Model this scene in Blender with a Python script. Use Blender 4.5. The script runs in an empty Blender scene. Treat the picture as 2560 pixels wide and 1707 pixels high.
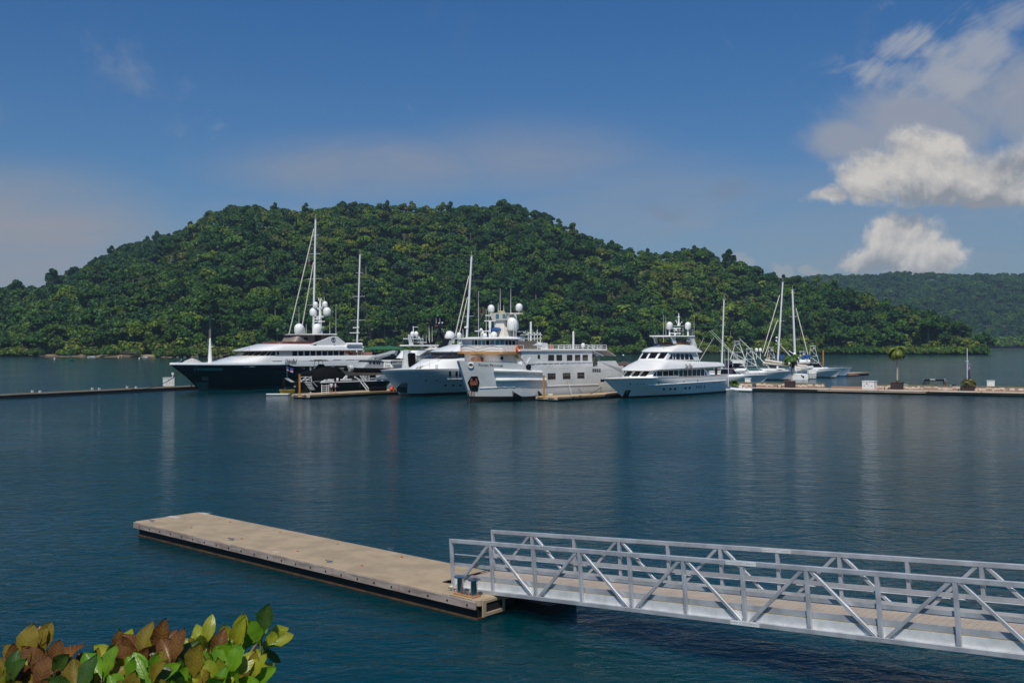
import bpy, bmesh, math, random
import numpy as np
from mathutils import Vector, Matrix, Euler
from mathutils.bvhtree import BVHTree
SC = bpy.context.scene
COL = SC.collection
rad = math.radians
# ------------------------------------------------------------------ camera
F, HY, EYE = 2463.0, 858.0, 8.4          # focal length and horizon in photo pixels, eye height above the water
cam_data = bpy.data.cameras.new("camera")
cam_data.sensor_width = 36.0
cam_data.lens = 36.0 * F / 2560.0
cam_data.shift_y = (853.5 - HY) / 2560.0 * -1.0
cam_data.clip_start = 0.2
cam_data.clip_end = 30000.0
cam = bpy.data.objects.new("camera", cam_data)
cam.location = (0, 0, EYE)
cam.rotation_euler = (rad(90), 0, 0)
COL.objects.link(cam)
SC.camera = cam
# ------------------------------------------------------------------ view and sun
SC.view_settings.view_transform = 'Standard'
SC.view_settings.look = 'None'
SC.view_settings.exposure = -0.22
SC.view_settings.gamma = 1.0
SC.view_settings.use_curve_mapping = False
SUN_EL, SUN_AZ = 56.0, 190.0              # azimuth clockwise from +Y: behind the camera, a little to the left
sd = Vector((math.sin(rad(SUN_AZ)) * math.cos(rad(SUN_EL)), math.cos(rad(SUN_AZ)) * math.cos(rad(SUN_EL)), math.sin(rad(SUN_EL))))
sun_data = bpy.data.lights.new("sun", 'SUN')
sun_data.energy = 4.7
sun_data.angle = rad(0.53)
sun_data.color = (1.0, 0.94, 0.84)
sun = bpy.data.objects.new("sun", sun_data)
sun.rotation_euler = (-sd).to_track_quat('-Z', 'Y').to_euler()
sun.location = (-60, -120, 160)
COL.objects.link(sun)
# ------------------------------------------------------------------ sky with clouds
W = bpy.data.worlds.new("World")
SC.world = W
W.use_nodes = True
nt = W.node_tree
nt.nodes.clear()
class NT:
    """tiny helper to wire shader nodes"""
    def __init__(s, tree): s.t = tree
    def n(s, kind, **kw):
        o = s.t.nodes.new(kind)
        for k, v in kw.items(): setattr(o, k, v)
        return o
    def put(s, sock, v):
        if hasattr(v, 'is_output') or hasattr(v, 'links'): s.t.links.new(v, sock)
        else: sock.default_value = v
    def m(s, op, a, b=0.0, c=None, clamp=False):
        o = s.n('ShaderNodeMath', operation=op, use_clamp=clamp)
        s.put(o.inputs[0], a); s.put(o.inputs[1], b)
        if c is not None: s.put(o.inputs[2], c)
        return o.outputs[0]
    def v(s, op, a, b=(0, 0, 0)):
        o = s.n('ShaderNodeVectorMath', operation=op)
        s.put(o.inputs[0], a); s.put(o.inputs[1], b)
        return o.outputs['Value'] if op in ('LENGTH', 'DOT_PRODUCT', 'DISTANCE') else o.outputs[0]
    def noise(s, vec, scale, detail=4, rough=0.55, out='Fac', dist=0.0):
        o = s.n('ShaderNodeTexNoise')
        s.put(o.inputs['Vector'], vec)
        o.inputs['Scale'].default_value = scale; o.inputs['Detail'].default_value = detail
        o.inputs['Roughness'].default_value = rough; o.inputs['Distortion'].default_value = dist
        return o.outputs[out]
    def rng(s, x, a, b, c=0.0, d=1.0, smooth=True):
        o = s.n('ShaderNodeMapRange')
        o.interpolation_type = 'SMOOTHSTEP' if smooth else 'LINEAR'
        s.put(o.inputs[0], x); s.put(o.inputs[1], a); s.put(o.inputs[2], b); s.put(o.inputs[3], c); s.put(o.inputs[4], d)
        return o.outputs[0]
    def mix(s, f, a, b, blend='MIX'):
        o = s.n('ShaderNodeMix', data_type='RGBA', blend_type=blend)
        s.put(o.inputs[0], f); s.put(o.inputs[6], a); s.put(o.inputs[7], b)
        return o.outputs[2]
w = NT(nt)
sky = w.n('ShaderNodeTexSky', sky_type='NISHITA')
sky.sun_disc = False
sky.sun_elevation = rad(SUN_EL); sky.sun_rotation = rad(SUN_AZ)
sky.altitude = 0; sky.air_density = 1.0; sky.dust_density = 1.2; sky.ozone_density = 2.2
tc = w.n('ShaderNodeTexCoord')
sep = w.n('ShaderNodeSeparateXYZ'); nt.links.new(tc.outputs['Generated'], sep.inputs[0])
dx, dy, dz = sep.outputs
ys = w.m('MAXIMUM', dy, 0.05)
cx = w.m('DIVIDE', dx, ys); cz = w.m('DIVIDE', dz, ys)
comb = w.n('ShaderNodeCombineXYZ'); nt.links.new(cx, comb.inputs[0]); nt.links.new(cz, comb.inputs[1])
P = comb.outputs[0]                       # direction as slopes: x/y and z/y
def sl(x, y): return ((x - 1280) / F, (HY - y) / F, 0)
n1 = w.noise(P, 9.0, 7, 0.6, 'Color'); n2 = w.noise(P, 28.0, 6, 0.6, 'Color')
warp = w.v('ADD', w.v('SCALE', w.v('SUBTRACT', n1, (.5, .5, .5))), w.v('SCALE', w.v('SUBTRACT', n2, (.5, .5, .5))))
for o in [x for x in nt.nodes if x.type == 'VECT_MATH' and x.operation == 'SCALE']: o.inputs['Scale'].default_value = 0.075
[x for x in nt.nodes if x.type == 'VECT_MATH' and x.operation == 'SCALE'][1].inputs['Scale'].default_value = 0.03
PW = w.v('ADD', P, warp)
def stretched(deg, sc):
    """coordinates turned so that streaks rise to the right by deg, then squeezed across them"""
    r = w.n('ShaderNodeMapping'); nt.links.new(P, r.inputs['Vector']); r.inputs['Rotation'].default_value[2] = rad(-deg)
    q = w.n('ShaderNodeMapping'); nt.links.new(r.outputs[0], q.inputs['Vector']); q.inputs['Scale'].default_value = sc
    return q.outputs[0]
streak = w.noise(stretched(34, (6.0, 22.0, 1)), 1.0, 8, 0.62, dist=.5)
def blob(x, y, rx, ry, a, soft=0.0, src=None):
    """soft ellipse around a direction; 1 in the middle, 0 outside"""
    d = w.v('SUBTRACT', src or PW, sl(x, y))
    d = w.v('LENGTH', w.v('MULTIPLY', d, (F / rx, F / ry, 0)))
    return w.rng(d, 1.0, soft, 0.0, a)
def union(items):
    r = items[0]
    for i in items[1:]: r = w.m('MAXIMUM', r, i)
    return r
sky_col = sky.outputs[0]
def off(v): return w.v('ADD', P, v)
fb = w.noise(P, 15.0, 9, .60, dist=.25)                       # billows
fb_sun = w.noise(off((-.0045, .0085, 0)), 15.0, 9, .60, dist=.25)
fine = w.noise(P, 6.0, 8, .62, dist=.4)
def dens(items, amt, lo, hi, n):
    d = w.m('ADD', union(items), w.m('MULTIPLY', w.m('SUBTRACT', n, .5), amt))
    return w.rng(d, lo, hi)
# thin veils first, then sheets, wisps and the cumulus clouds
long_streak = w.noise(stretched(6, (3.0, 16.0, 1)), 1.0, 8, .62, dist=.5)
veil = union([blob(0, 640, 640, 300, 1.0, .25, P), blob(930, 420, 560, 120, .74, .05, P), blob(1330, 400, 480, 150, .55, .05, P), blob(1650, 520, 600, 190, .55, .1, P), blob(2250, 600, 900, 280, .55, .1, P), blob(700, 600, 900, 170, .35, 0, P)])
veil = w.m('MULTIPLY', veil, w.rng(long_streak, .32, .64, .52, 1.0))
sheet = dens([blob(2330, 330, 420, 170, 1.1, 0, P), blob(2560, 250, 460, 240, 1.1, 0, P), blob(2120, 350, 220, 95, 1.1, 0, P), blob(2440, 420, 420, 170, .9, 0, P)], 2.1, .12, .9, fine)
sheet = w.m('MULTIPLY', sheet, .82)
wisp = dens([blob(2185, 195, 190, 90, 1.0, 0), blob(2270, 120, 190, 110, 1.0, 0), blob(2390, 185, 240, 90, 1.0, 0), blob(2480, 110, 220, 120, 1.0, 0), blob(2590, 50, 200, 110, .9, 0)], 3.6, .25, 1.2, streak)
gate = union([blob(2400, 130, 420, 260, 1, .3, P), blob(2190, 190, 220, 130, 1, .3, P)])
wisp = w.m('MULTIPLY', w.m('MULTIPLY', wisp, .85), gate)
base = lambda y: w.rng(cz, sl(0, y + 16)[1], sl(0, y - 14)[1])
c1 = w.m('MULTIPLY', union([blob(2330, 425, 200, 165, 1, 0), blob(2180, 455, 170, 110, .95, 0), blob(2470, 455, 260, 130, .85, 0), blob(2060, 500, 120, 60, .75, 0), blob(2590, 400, 160, 150, .85, 0)]), base(525))
c2 = w.m('MULTIPLY', union([blob(2270, 620, 160, 120, .98, 0), blob(2360, 650, 140, 80, .85, 0), blob(2160, 665, 130, 60, .7, 0)]), base(690))
cum = w.rng(w.m('ADD', w.m('MAXIMUM', c1, c2), w.m('MULTIPLY', w.m('SUBTRACT', fb, .5), 1.1)), .14, .60)
puff = dens([blob(1840, 645, 85, 42, .9, 0), blob(1945, 665, 70, 36, .85, 0), blob(2025, 662, 60, 30, .8, 0)], .9, .25, .6, fb)
puff = w.m('MULTIPLY', puff, .5)
dim = w.m('MULTIPLY', dens([blob(1850, 470, 170, 80, .8, 0), blob(1640, 545, 150, 50, .7, 0)], 1.2, .3, .8, fine), .35)
low = union([blob(2400, 520, 380, 85, 1, .1), blob(2560, 400, 160, 120, .75, .1), blob(2260, 690, 240, 60, 1, .1), blob(2090, 500, 120, 40, .5, 0)])
lit = w.m('ADD', w.m('MULTIPLY', w.m('SUBTRACT', fb, fb_sun), 3.2), w.m('SUBTRACT', .80, w.m('MULTIPLY', low, .78)), clamp=True)
front = w.rng(dy, .06, .2)
def layer(col, mask, c):
    return w.mix(w.m('MULTIPLY', mask, front), col, c)
K = 8.6                                    # brightness of sunlit cloud in the sky texture's own units
hz = w.rng(dz, 0.0, 0.42, 0.0, 1.0)        # the air near the horizon is greyer, the zenith bluer
col = w.mix(1.0, sky_col, w.mix(hz, (0.56, 0.77, 0.98, 1), (0.27, 0.69, 1.12, 1)), 'MULTIPLY')
col = layer(col, veil, (K * .46, K * .472, K * .53, 1))
col = layer(col, sheet, (K * .50, K * .53, K * .61, 1))
col = layer(col, wisp, (K * .56, K * .60, K * .69, 1))
col = layer(col, dim, (K * .30, K * .36, K * .44, 1))
col = layer(col, puff, (K * .62, K * .60, K * .60, 1))
col = layer(col, cum, w.mix(lit, (K * .42, K * .45, K * .50, 1), (K * .98, K * .93, K * .87, 1)))
bg = w.n('ShaderNodeBackground'); nt.links.new(col, bg.inputs[0]); bg.inputs[1].default_value = 0.085
out = w.n('ShaderNodeOutputWorld'); nt.links.new(bg.outputs[0], out.inputs[0])

# ------------------------------------------------------------------ materials
MATS = {}
def mat(name, c, rough=.5, metal=0.0, var=.10, scale=3.0, bump=0.0, bscale=20.0, spec=.5, coat=0.0, c2=None, lo=.35, hi=.65, stretch=None, alpha=1.0, rnd=0.0):
    """principled material; colour wanders between c and c2 (or +-var of c) with object-space noise"""
    if name in MATS: return MATS[name]
    m = bpy.data.materials.new(name); m.use_nodes = True
    t = NT(m.node_tree); b = m.node_tree.nodes['Principled BSDF']
    tcn = t.n('ShaderNodeTexCoord'); vec = tcn.outputs['Object']
    if stretch:
        mp = t.n('ShaderNodeMapping'); m.node_tree.links.new(vec, mp.inputs[0]); mp.inputs['Scale'].default_value = stretch; vec = mp.outputs[0]
    a = tuple(x * (1 - var) for x in c); d = tuple(min(1, x * (1 + var)) for x in c)
    if c2: a, d = c, c2
    f = t.rng(t.noise(vec, scale, 5, .6), lo, hi)
    colr = t.mix(f, (*a, 1), (*d, 1))
    if rnd:
        oi = t.n('ShaderNodeObjectInfo')
        k = t.rng(oi.outputs['Random'], 0, 1, 1 - rnd, 1 + rnd, False)
        hs = t.n('ShaderNodeHueSaturation'); m.node_tree.links.new(colr, hs.inputs['Color']); m.node_tree.links.new(k, hs.inputs['Value'])
        m.node_tree.links.new(t.rng(t.m('FRACT', t.m('MULTIPLY', oi.outputs['Random'], 7.31)), 0, 1, .5 - rnd * .05, .5 + rnd * .05, False), hs.inputs['Hue'])
        colr = hs.outputs[0]
    m.node_tree.links.new(colr, b.inputs['Base Color'])
    b.inputs['Roughness'].default_value = rough; b.inputs['Metallic'].default_value = metal
    b.inputs['Specular IOR Level'].default_value = spec; b.inputs['Coat Weight'].default_value = coat
    if bump:
        bn = t.n('ShaderNodeBump'); bn.inputs['Distance'].default_value = bump; bn.inputs['Strength'].default_value = 1.0
        m.node_tree.links.new(t.noise(vec, bscale, 4), bn.inputs['Height']); m.node_tree.links.new(bn.outputs[0], b.inputs['Normal'])
    MATS[name] = m
    return m

# ------------------------------------------------------------------ mesh helpers
class MB:
    """collects shapes; build() links them as ONE mesh object"""
    def __init__(s): s.v = []; s.f = []; s.m = []
    def add(s, vs, fs, mi=0):
        o = len(s.v); s.v += [tuple(map(float, p)) for p in vs]
        s.f += [tuple(o + i for i in q) for q in fs]; s.m += [mi] * len(fs); return s
    def box(s, c, d, rz=0.0, mi=0, M=None):
        x, y, z = (k / 2 for k in d)
        vs = [Vector((i * x, j * y, k * z)) for k in (-1, 1) for j in (-1, 1) for i in (-1, 1)]
        R = M or Matrix.Rotation(rz, 3, 'Z')
        vs = [R @ p + Vector(c) for p in vs]
        return s.add(vs, [(0, 2, 3, 1), (4, 5, 7, 6), (0, 1, 5, 4), (2, 6, 7, 3), (0, 4, 6, 2), (1, 3, 7, 5)], mi)
    def bar(s, p, q, wd, ht, up=(0, 0, 1), mi=0):
        """rectangular bar from p to q"""
        p, q = Vector(p), Vector(q); d = (q - p); L = d.length; d.normalize()
        a = Vector(up).cross(d)
        if a.length < 1e-4: a = Vector((1, 0, 0)).cross(d)
        a.normalize(); u = d.cross(a)
        M = Matrix((d, a, u)).transposed()
        return s.box((p + q) / 2, (L, wd, ht), mi=mi, M=M)
    def tube(s, pts, r, n=6, cap=True, mi=0, r2=None):
        pts = [Vector(p) for p in pts]; rings = []; N = len(pts)
        a = None
        for i, p in enumerate(pts):
            d = (pts[min(i + 1, N - 1)] - pts[max(i - 1, 0)]).normalized()
            if a is None:
                a = d.cross(Vector((0, 0, 1)))
                if a.length < .35: a = d.cross(Vector((0, 1, 0)))
            a = a - d * a.dot(d)
            a.normalize(); b = d.cross(a)
            rr = r if r2 is None else r + (r2 - r) * i / (N - 1)
            rings.append([p + (a * math.cos(k * 2 * math.pi / n) + b * math.sin(k * 2 * math.pi / n)) * rr for k in range(n)])
        vs = [v for R in rings for v in R]; fs = []
        for i in range(N - 1):
            for k in range(n):
                fs.append((i * n + k, i * n + (k + 1) % n, (i + 1) * n + (k + 1) % n, (i + 1) * n + k))
        if cap: fs += [tuple(range(n))[::-1], tuple((N - 1) * n + k for k in range(n))]
        return s.add(vs, fs, mi)
    def lathe(s, c, prof, n=14, mi=0):
        """prof: (radius, height) pairs turned about z through c"""
        vs = []; fs = []
        for r, h in prof:
            vs += [(c[0] + r * math.cos(k * 2 * math.pi / n), c[1] + r * math.sin(k * 2 * math.pi / n), c[2] + h) for k in range(n)]
        for i in range(len(prof) - 1):
            for k in range(n): fs.append((i * n + k, i * n + (k + 1) % n, (i + 1) * n + (k + 1) % n, (i + 1) * n + k))
        fs += [tuple(range(n))[::-1], tuple((len(prof) - 1) * n + k for k in range(n))]
        return s.add(vs, fs, mi)
    def ball(s, c, r, sz=1.0, n=12, mi=0):
        return s.lathe(c, [(max(.001, r * math.sin(t)), -r * sz * math.cos(t)) for t in [math.pi * i / 8 for i in range(9)]], n, mi)
    def dome(s, c, r, h, n=16, mi=0):
        """satellite dome: bevelled skirt, straight side, round cap; c is its foot"""
        hh = h - r
        prof = [(r * .45, 0), (r * .80, .03 * h), (r, .18 * h), (r, hh)] + [(max(.002, r * math.cos(a)), hh + r * math.sin(a)) for a in [rad(k) for k in (15, 30, 45, 60, 75, 90)]]
        return s.lathe(c, prof, n, mi)
    def prism(s, poly, y0, y1, mi=0, taper=None):
        """poly: (x, z) outline, extruded from y0 to y1"""
        n = len(poly)
        vs = [(x, y0, z) for x, z in poly] + [(x, y1, z) for x, z in poly]
        fs = [tuple(range(n)), tuple(range(n, 2 * n))[::-1]] + [(i, n + i, n + (i + 1) % n, (i + 1) % n) for i in range(n)]
        return s.add(vs, fs, mi)
    def slab(s, poly, z0, z1, mi=0):
        """poly: (x, y) outline, extruded from z0 to z1"""
        n = len(poly)
        vs = [(x, y, z0) for x, y in poly] + [(x, y, z1) for x, y in poly]
        fs = [tuple(range(n))[::-1], tuple(range(n, 2 * n))] + [(i, (i + 1) % n, n + (i + 1) % n, n + i) for i in range(n)]
        return s.add(vs, fs, mi)
    def grid(s, rows, mi=0, closed=False, mis=None):
        """rows of points joined into quads"""
        n = len(rows[0]); o = len(s.v)
        s.v += [tuple(map(float, p)) for r in rows for p in r]
        for i in range(len(rows) - 1):
            for k in range(n if closed else n - 1):
                k2 = (k + 1) % n
                s.f.append((o + i * n + k, o + i * n + k2, o + (i + 1) * n + k2, o + (i + 1) * n + k)); s.m.append(mis[i] if mis else mi)
        return s
    def torus(s, c, R, r, ax=(0, 0, 1), n=16, k=6, mi=0):
        q = Vector((0, 0, 1)).rotation_difference(Vector(ax))
        rows = []
        for i in range(n + 1):
            a = 2 * math.pi * i / n
            rows.append([Vector(c) + q @ Vector(((R + r * math.cos(b)) * math.cos(a), (R + r * math.cos(b)) * math.sin(a), r * math.sin(b))) for b in [2 * math.pi * j / k for j in range(k)]])
        return s.grid(rows, mi, closed=True)
    def build(s, name, m, parent=None, smooth=False, bevel=0.0, fix=True, angle=35):
        me = bpy.data.meshes.new(name)
        me.from_pydata(s.v, [], s.f)
        for q in (m if isinstance(m, (list, tuple)) else [m]): me.materials.append(q)
        me.polygons.foreach_set('material_index', s.m)
        if fix:
            b = bmesh.new(); b.from_mesh(me)
            bmesh.ops.remove_doubles(b, verts=b.verts, dist=1e-5)
            bmesh.ops.recalc_face_normals(b, faces=b.faces)
            if bevel:
                es = [e for e in b.edges if len(e.link_faces) == 2 and e.calc_face_angle(0) > rad(30)]
                bmesh.ops.bevel(b, geom=es, offset=bevel, segments=1, affect='EDGES', clamp_overlap=True)
            b.to_mesh(me); b.free()
        if smooth:
            me.polygons.foreach_set('use_smooth', [True] * len(me.polygons))
            me.set_sharp_from_angle(angle=rad(angle))
        me.update()
        o = bpy.data.objects.new(name, me); COL.objects.link(o)
        if parent: o.parent = parent
        return o
def tag(o, label=None, cat=None, group=None, kind=None):
    for k, v in (('label', label), ('category', cat), ('group', group), ('kind', kind)):
        if v: o[k] = v
    return o
def thing(name, label, cat, loc=(0, 0, 0), rz=0.0, group=None):
    o = bpy.data.objects.new(name, None); COL.objects.link(o)
    o.empty_display_size = .5; o.location = loc; o.rotation_euler = (0, 0, rz)
    return tag(o, label, cat, group)
def copy_tree(o, parent=None):
    c = o.copy(); COL.objects.link(c); c.parent = parent
    for ch in [x for x in o.children]: copy_tree(ch, c)
    return c
def ray(x, y): return Vector(((x - 1280) / F, 1.0, -(y - HY) / F))
def ground(x, y, z=0.0):
    d = ray(x, y); t = (z - EYE) / d.z
    return Vector((d.x * t, d.y * t, z))
def at(x, y, Y): return Vector((0, 0, EYE)) + ray(x, y) * Y
class Frame:
    """a berth: origin on the water at the stem, x towards the stern, y away from the camera side"""
    def __init__(s, x, y, deg):
        a = rad(deg); s.a = a; s.o = Vector((x, y, 0)); s.ex = Vector((math.cos(a), math.sin(a), 0)); s.ey = Vector((-math.sin(a), math.cos(a), 0))
    def S(s, px, py, wv):
        """(x, z) in the berth's frame where the sight line meets the plane y = wv"""
        d = ray(px, py); c = Vector((0, 0, EYE)); t = (wv - (c - s.o).dot(s.ey)) / d.dot(s.ey); p = c + d * t
        return (p - s.o).dot(s.ex), p.z
    def X(s, px, py, xv):
        """(y, z) where the sight line meets the plane x = xv"""
        d = ray(px, py); c = Vector((0, 0, EYE)); t = (xv - (c - s.o).dot(s.ex)) / d.dot(s.ex); p = c + d * t
        return (p - s.o).dot(s.ey), p.z
    def loc(s, p):
        q = p - s.o; return Vector((q.dot(s.ex), q.dot(s.ey), p.z))
    def eye(s, px, py):
        d = ray(px, py); return s.loc(Vector((0, 0, EYE))), Vector((d.dot(s.ex), d.dot(s.ey), d.z))
class Skin:
    """the shell of a thing, to seat windows, lettering and fittings on"""
    def __init__(s, fr, objs):
        vs = []; fs = []
        for o in objs:
            n = len(vs); vs += [v.co.copy() for v in o.data.vertices]; fs += [tuple(n + i for i in p.vertices) for p in o.data.polygons]
        s.t = BVHTree.FromPolygons(vs, fs); s.fr = fr
    def hit(s, px, py):
        o, d = s.fr.eye(px, py); p, n, i, dist = s.t.ray_cast(o, d.normalized())
        if p is None: return None, None
        if n.dot(d) > 0: n = -n
        return p, n
    def patch(s, mb, poly, t=.03, sub=3, mi=0):
        """closed thin plate on the surface over a picture-space outline (4 corners, in order)"""
        a, b, c, d = [Vector((p[0], p[1], 0)) for p in poly]
        rows = []; nn = []
        for i in range(sub + 1):
            u = i / sub
            rows.append([s.hit(*((a.lerp(b, u)).lerp(d.lerp(c, u), v / sub)).xy) for v in range(sub + 1)])
        flat = [q for r in rows for q in r]
        good = [q for q in flat if q[0] is not None]
        if len(good) < 4: return mb
        nm = sum((q[1] for q in good), Vector()).normalized(); pm = sum((q[0] for q in good), Vector()) / len(good)
        m = sub + 1
        if len(good) < len(flat):                       # past an edge: carry on in the plane of the rest
            for i in range(m * m):
                if flat[i][0] is None:
                    q = (a.lerp(b, (i // m) / sub)).lerp(d.lerp(c, (i // m) / sub), (i % m) / sub)
                    o, dr = s.fr.eye(q.x, q.y); flat[i] = (o + dr * ((pm - o).dot(nm) / dr.dot(nm)), nm)
        top = [q[0] + nm * t for q in flat]; bot = [q[0] - nm * t for q in flat]
        fs = []
        for i in range(sub):
            for k in range(sub):
                fs.append((i * m + k, (i + 1) * m + k, (i + 1) * m + k + 1, i * m + k + 1))
        N = m * m
        edge = [(0 * m + k) for k in range(m)] + [(i * m + sub) for i in range(1, m)] + [(sub * m + k) for k in range(sub - 1, -1, -1)] + [i * m for i in range(sub - 1, 0, -1)]
        fs2 = fs + [tuple(N + i for i in f[::-1]) for f in fs] + [(edge[i], edge[(i + 1) % len(edge)], N + edge[(i + 1) % len(edge)], N + edge[i]) for i in range(len(edge))]
        return mb.add(top + bot, fs2, mi)
def text_on(skin, parent, name, s, quad, m, italic=0.0, t=.02, small_caps=False, bold=0.0):
    """lettering wrapped onto a shell; quad = picture-space corners of its box: top left, top right, bottom right, bottom left"""
    cu = bpy.data.curves.new(name, 'FONT'); cu.body = s; cu.size = 1.0; cu.shear = italic; cu.offset = bold; cu.resolution_u = 3
    if small_caps:
        for i, ch in enumerate(s):
            if ch.islower(): cu.body_format[i].use_small_caps = True
    tmp = bpy.data.objects.new('tmp', cu); COL.objects.link(tmp)
    dg = bpy.context.evaluated_depsgraph_get(); me = bpy.data.meshes.new_from_object(tmp.evaluated_get(dg))
    bpy.data.objects.remove(tmp); bpy.data.curves.remove(cu)
    b = bmesh.new(); b.from_mesh(me); bmesh.ops.triangulate(b, faces=b.faces)
    for _ in range(2): bmesh.ops.subdivide_edges(b, edges=[e for e in b.edges if e.calc_length() > .12], cuts=1); bmesh.ops.triangulate(b, faces=b.faces)
    b.to_mesh(me); b.free()
    xs = [v.co.x for v in me.vertices]; yy = [v.co.y for v in me.vertices]
    x0, x1, y0, y1 = min(xs), max(xs), min(yy), max(yy)
    A, B, C, D = [Vector((p[0], p[1], 0)) for p in quad]
    bad = []
    for v in me.vertices:
        u, k = (v.co.x - x0) / (x1 - x0), (y1 - v.co.y) / (y1 - y0)
        q = A.lerp(B, u).lerp(D.lerp(C, u), k)
        p, n = skin.hit(q.x, q.y)
        if p is None: bad.append(v.index); continue
        v.co = p + n * t
    if bad:
        b = bmesh.new(); b.from_mesh(me); b.verts.ensure_lookup_table()
        bmesh.ops.delete(b, geom=[b.verts[i] for i in bad]); b.to_mesh(me); b.free()
    me.name = name; me.materials.clear(); me.materials.append(m)
    o = bpy.data.objects.new(name, me); COL.objects.link(o); o.parent = parent
    return o
# ------------------------------------------------------------------ water
def water_material():
    m = bpy.data.materials.new('sea_water'); m.use_nodes = True
    t = NT(m.node_tree); b = m.node_tree.nodes['Principled BSDF']
    g = t.n('ShaderNodeNewGeometry'); pos = g.outputs['Position']
    mp = t.n('ShaderNodeMapping'); m.node_tree.links.new(pos, mp.inputs[0]); mp.inputs['Rotation'].default_value[2] = rad(18); mp.inputs['Scale'].default_value = (.75, 1.25, 1)
    q = mp.outputs[0]
    h = t.m('MULTIPLY', t.noise(q, 1.7, 4, .6, dist=.5), .17)
    h = t.m('ADD', h, t.m('MULTIPLY', t.noise(q, .45, 3, .55, dist=.7), .30))
    h = t.m('ADD', h, t.m('MULTIPLY', t.noise(q, 5.5, 2, .5), .022))
    calm = t.rng(t.noise(pos, .018, 4, .6), .3, .7, .45, 1.25)     # patches of calmer and rougher water
    h = t.m('MULTIPLY', h, calm)
    bn = t.n('ShaderNodeBump'); bn.inputs['Distance'].default_value = 1.0; bn.inputs['Strength'].default_value = .55
    m.node_tree.links.new(h, bn.inputs['Height']); m.node_tree.links.new(bn.outputs[0], b.inputs['Normal'])
    c = t.mix(t.rng(t.noise(pos, .006, 3, .5), .35, .65), (.0003, .029, .040, 1), (.0005, .035, .046, 1))
    m.node_tree.links.new(c, b.inputs['Base Color'])
    b.subsurface_method = 'BURLEY'                        # light wanders metres through the water, so shadows in it are soft
    b.inputs['Subsurface Weight'].default_value = 1.0; b.inputs['Subsurface Radius'].default_value = (.5, 1.0, 1.1); b.inputs['Subsurface Scale'].default_value = 4.0
    b.inputs['Roughness'].default_value = .07; b.inputs['IOR'].default_value = 1.24; b.inputs['Specular IOR Level'].default_value = .24
    return m
wm = MB()
wm.add([(-9000, -60, 0), (9000, -60, 0), (9000, 14000, 0), (-9000, 14000, 0)], [(0, 1, 2, 3)])
tag(wm.build('water', water_material()), kind='structure')

# ------------------------------------------------------------------ hills
rng = np.random.default_rng(7)
def interp(x, tab): return np.interp(x, [p[0] for p in tab], [p[1] for p in tab])
# top of the forest against the sky, photo pixels
SKYLINE = [(-900, 790), (-400, 745), (0, 727), (98, 717), (141, 698), (196, 670), (261, 636), (326, 610), (370, 595), (435, 588), (463, 571), (490, 561), (522, 533), (566, 519), (631, 508), (675, 518), (740, 522), (816, 512), (870, 504), (925, 506), (1034, 514), (1143, 517), (1197, 512), (1262, 503), (1306, 517), (1360, 533), (1393, 550), (1437, 577), (1502, 599), (1578, 618), (1654, 631), (1698, 621), (1741, 615), (1785, 637), (1850, 656), (1905, 675), (1992, 691), (2068, 707), (2122, 718), (2177, 740), (2231, 762), (2285, 773), (2340, 781), (2373, 800), (2416, 833), (2447, 866), (2470, 884)]
SHORE = [(-900, 560), (0, 627), (200, 620), (420, 590), (560, 600), (760, 640), (1000, 690), (1500, 745), (1900, 790), (2100, 752), (2300, 735), (2470, 722)]
RIDGE = [(-900, 900), (0, 1000), (460, 1040), (620, 985), (900, 1000), (1250, 985), (1450, 960), (1700, 985), (1900, 960), (2100, 880), (2300, 812), (2400, 765), (2470, 738)]
TREE_H = 13.0
def vnoise(x, y, s, seed=0):
    return (np.sin(x * s * 1.0 + 1.3 + seed) * np.cos(y * s * 1.13 + .7 * seed) + .6 * np.sin(x * s * 2.1 - y * s * 1.7 + seed * 2.1) + .4 * np.cos(x * s * 3.7 + y * s * 3.1 + seed)) / 2.0
def hill_z(a, Y):
    a = np.asarray(a, float); Y = np.asarray(Y, float)
    ys, yr = interp(a, SHORE), interp(a, RIDGE)
    zr = np.maximum(1.5, EYE + (HY - interp(a, SKYLINE)) / F * yr - TREE_H * np.clip((2500 - a) / 200, .5, 1))
    t = (Y - ys) / np.maximum(yr - ys, 5)
    X = (a - 1280) / F * Y
    g = np.where(t < 1, np.clip(t - .035 * (1 - t), 0, 1) ** .95, np.maximum(1 - .55 * (t - 1) - .1 * (t - 1) ** 2, .0))
    bumpy = (vnoise(X, Y, .022, 1) * 9 + vnoise(X, Y, .05, 4) * 4) * np.clip(np.minimum(t, 1.0) * (1.05 - np.minimum(t, 1.0)) * 4, 0, 1) * np.clip(zr / 60, 0, 1)
    z = zr * g + bumpy * np.clip(t * 6 - .3, 0, 1) + .5 * np.clip(t * 30, 0, 1)
    z = np.where(t < 0, -1.5 + t * 5, np.maximum(z, .4))
    z = z - np.clip(a - 2440, 0, 40) * .12
    return z
def land(name, fz, aa, tt, shore, ridge, m):
    rows = []
    for a in aa:
        ys, yr = interp(a, shore), interp(a, ridge)
        Y = ys + (yr - ys) * np.array(tt)
        z = fz(np.full(len(Y), a), Y)
        rows.append([((a - 1280) / F * y, y, k) for y, k in zip(Y, z)])
    return tag(MB().grid(rows).build(name, m, smooth=True), kind='structure')
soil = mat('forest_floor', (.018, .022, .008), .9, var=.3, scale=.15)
TT = [-.04, -.01, .0, .01, .03, .06] + [i / 24 for i in range(2, 25)] + [1.05, 1.15, 1.3, 1.5, 1.8, 2.2]
land('hillside', hill_z, np.arange(-900, 2472, 22), TT, SHORE, RIDGE, soil)
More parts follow.
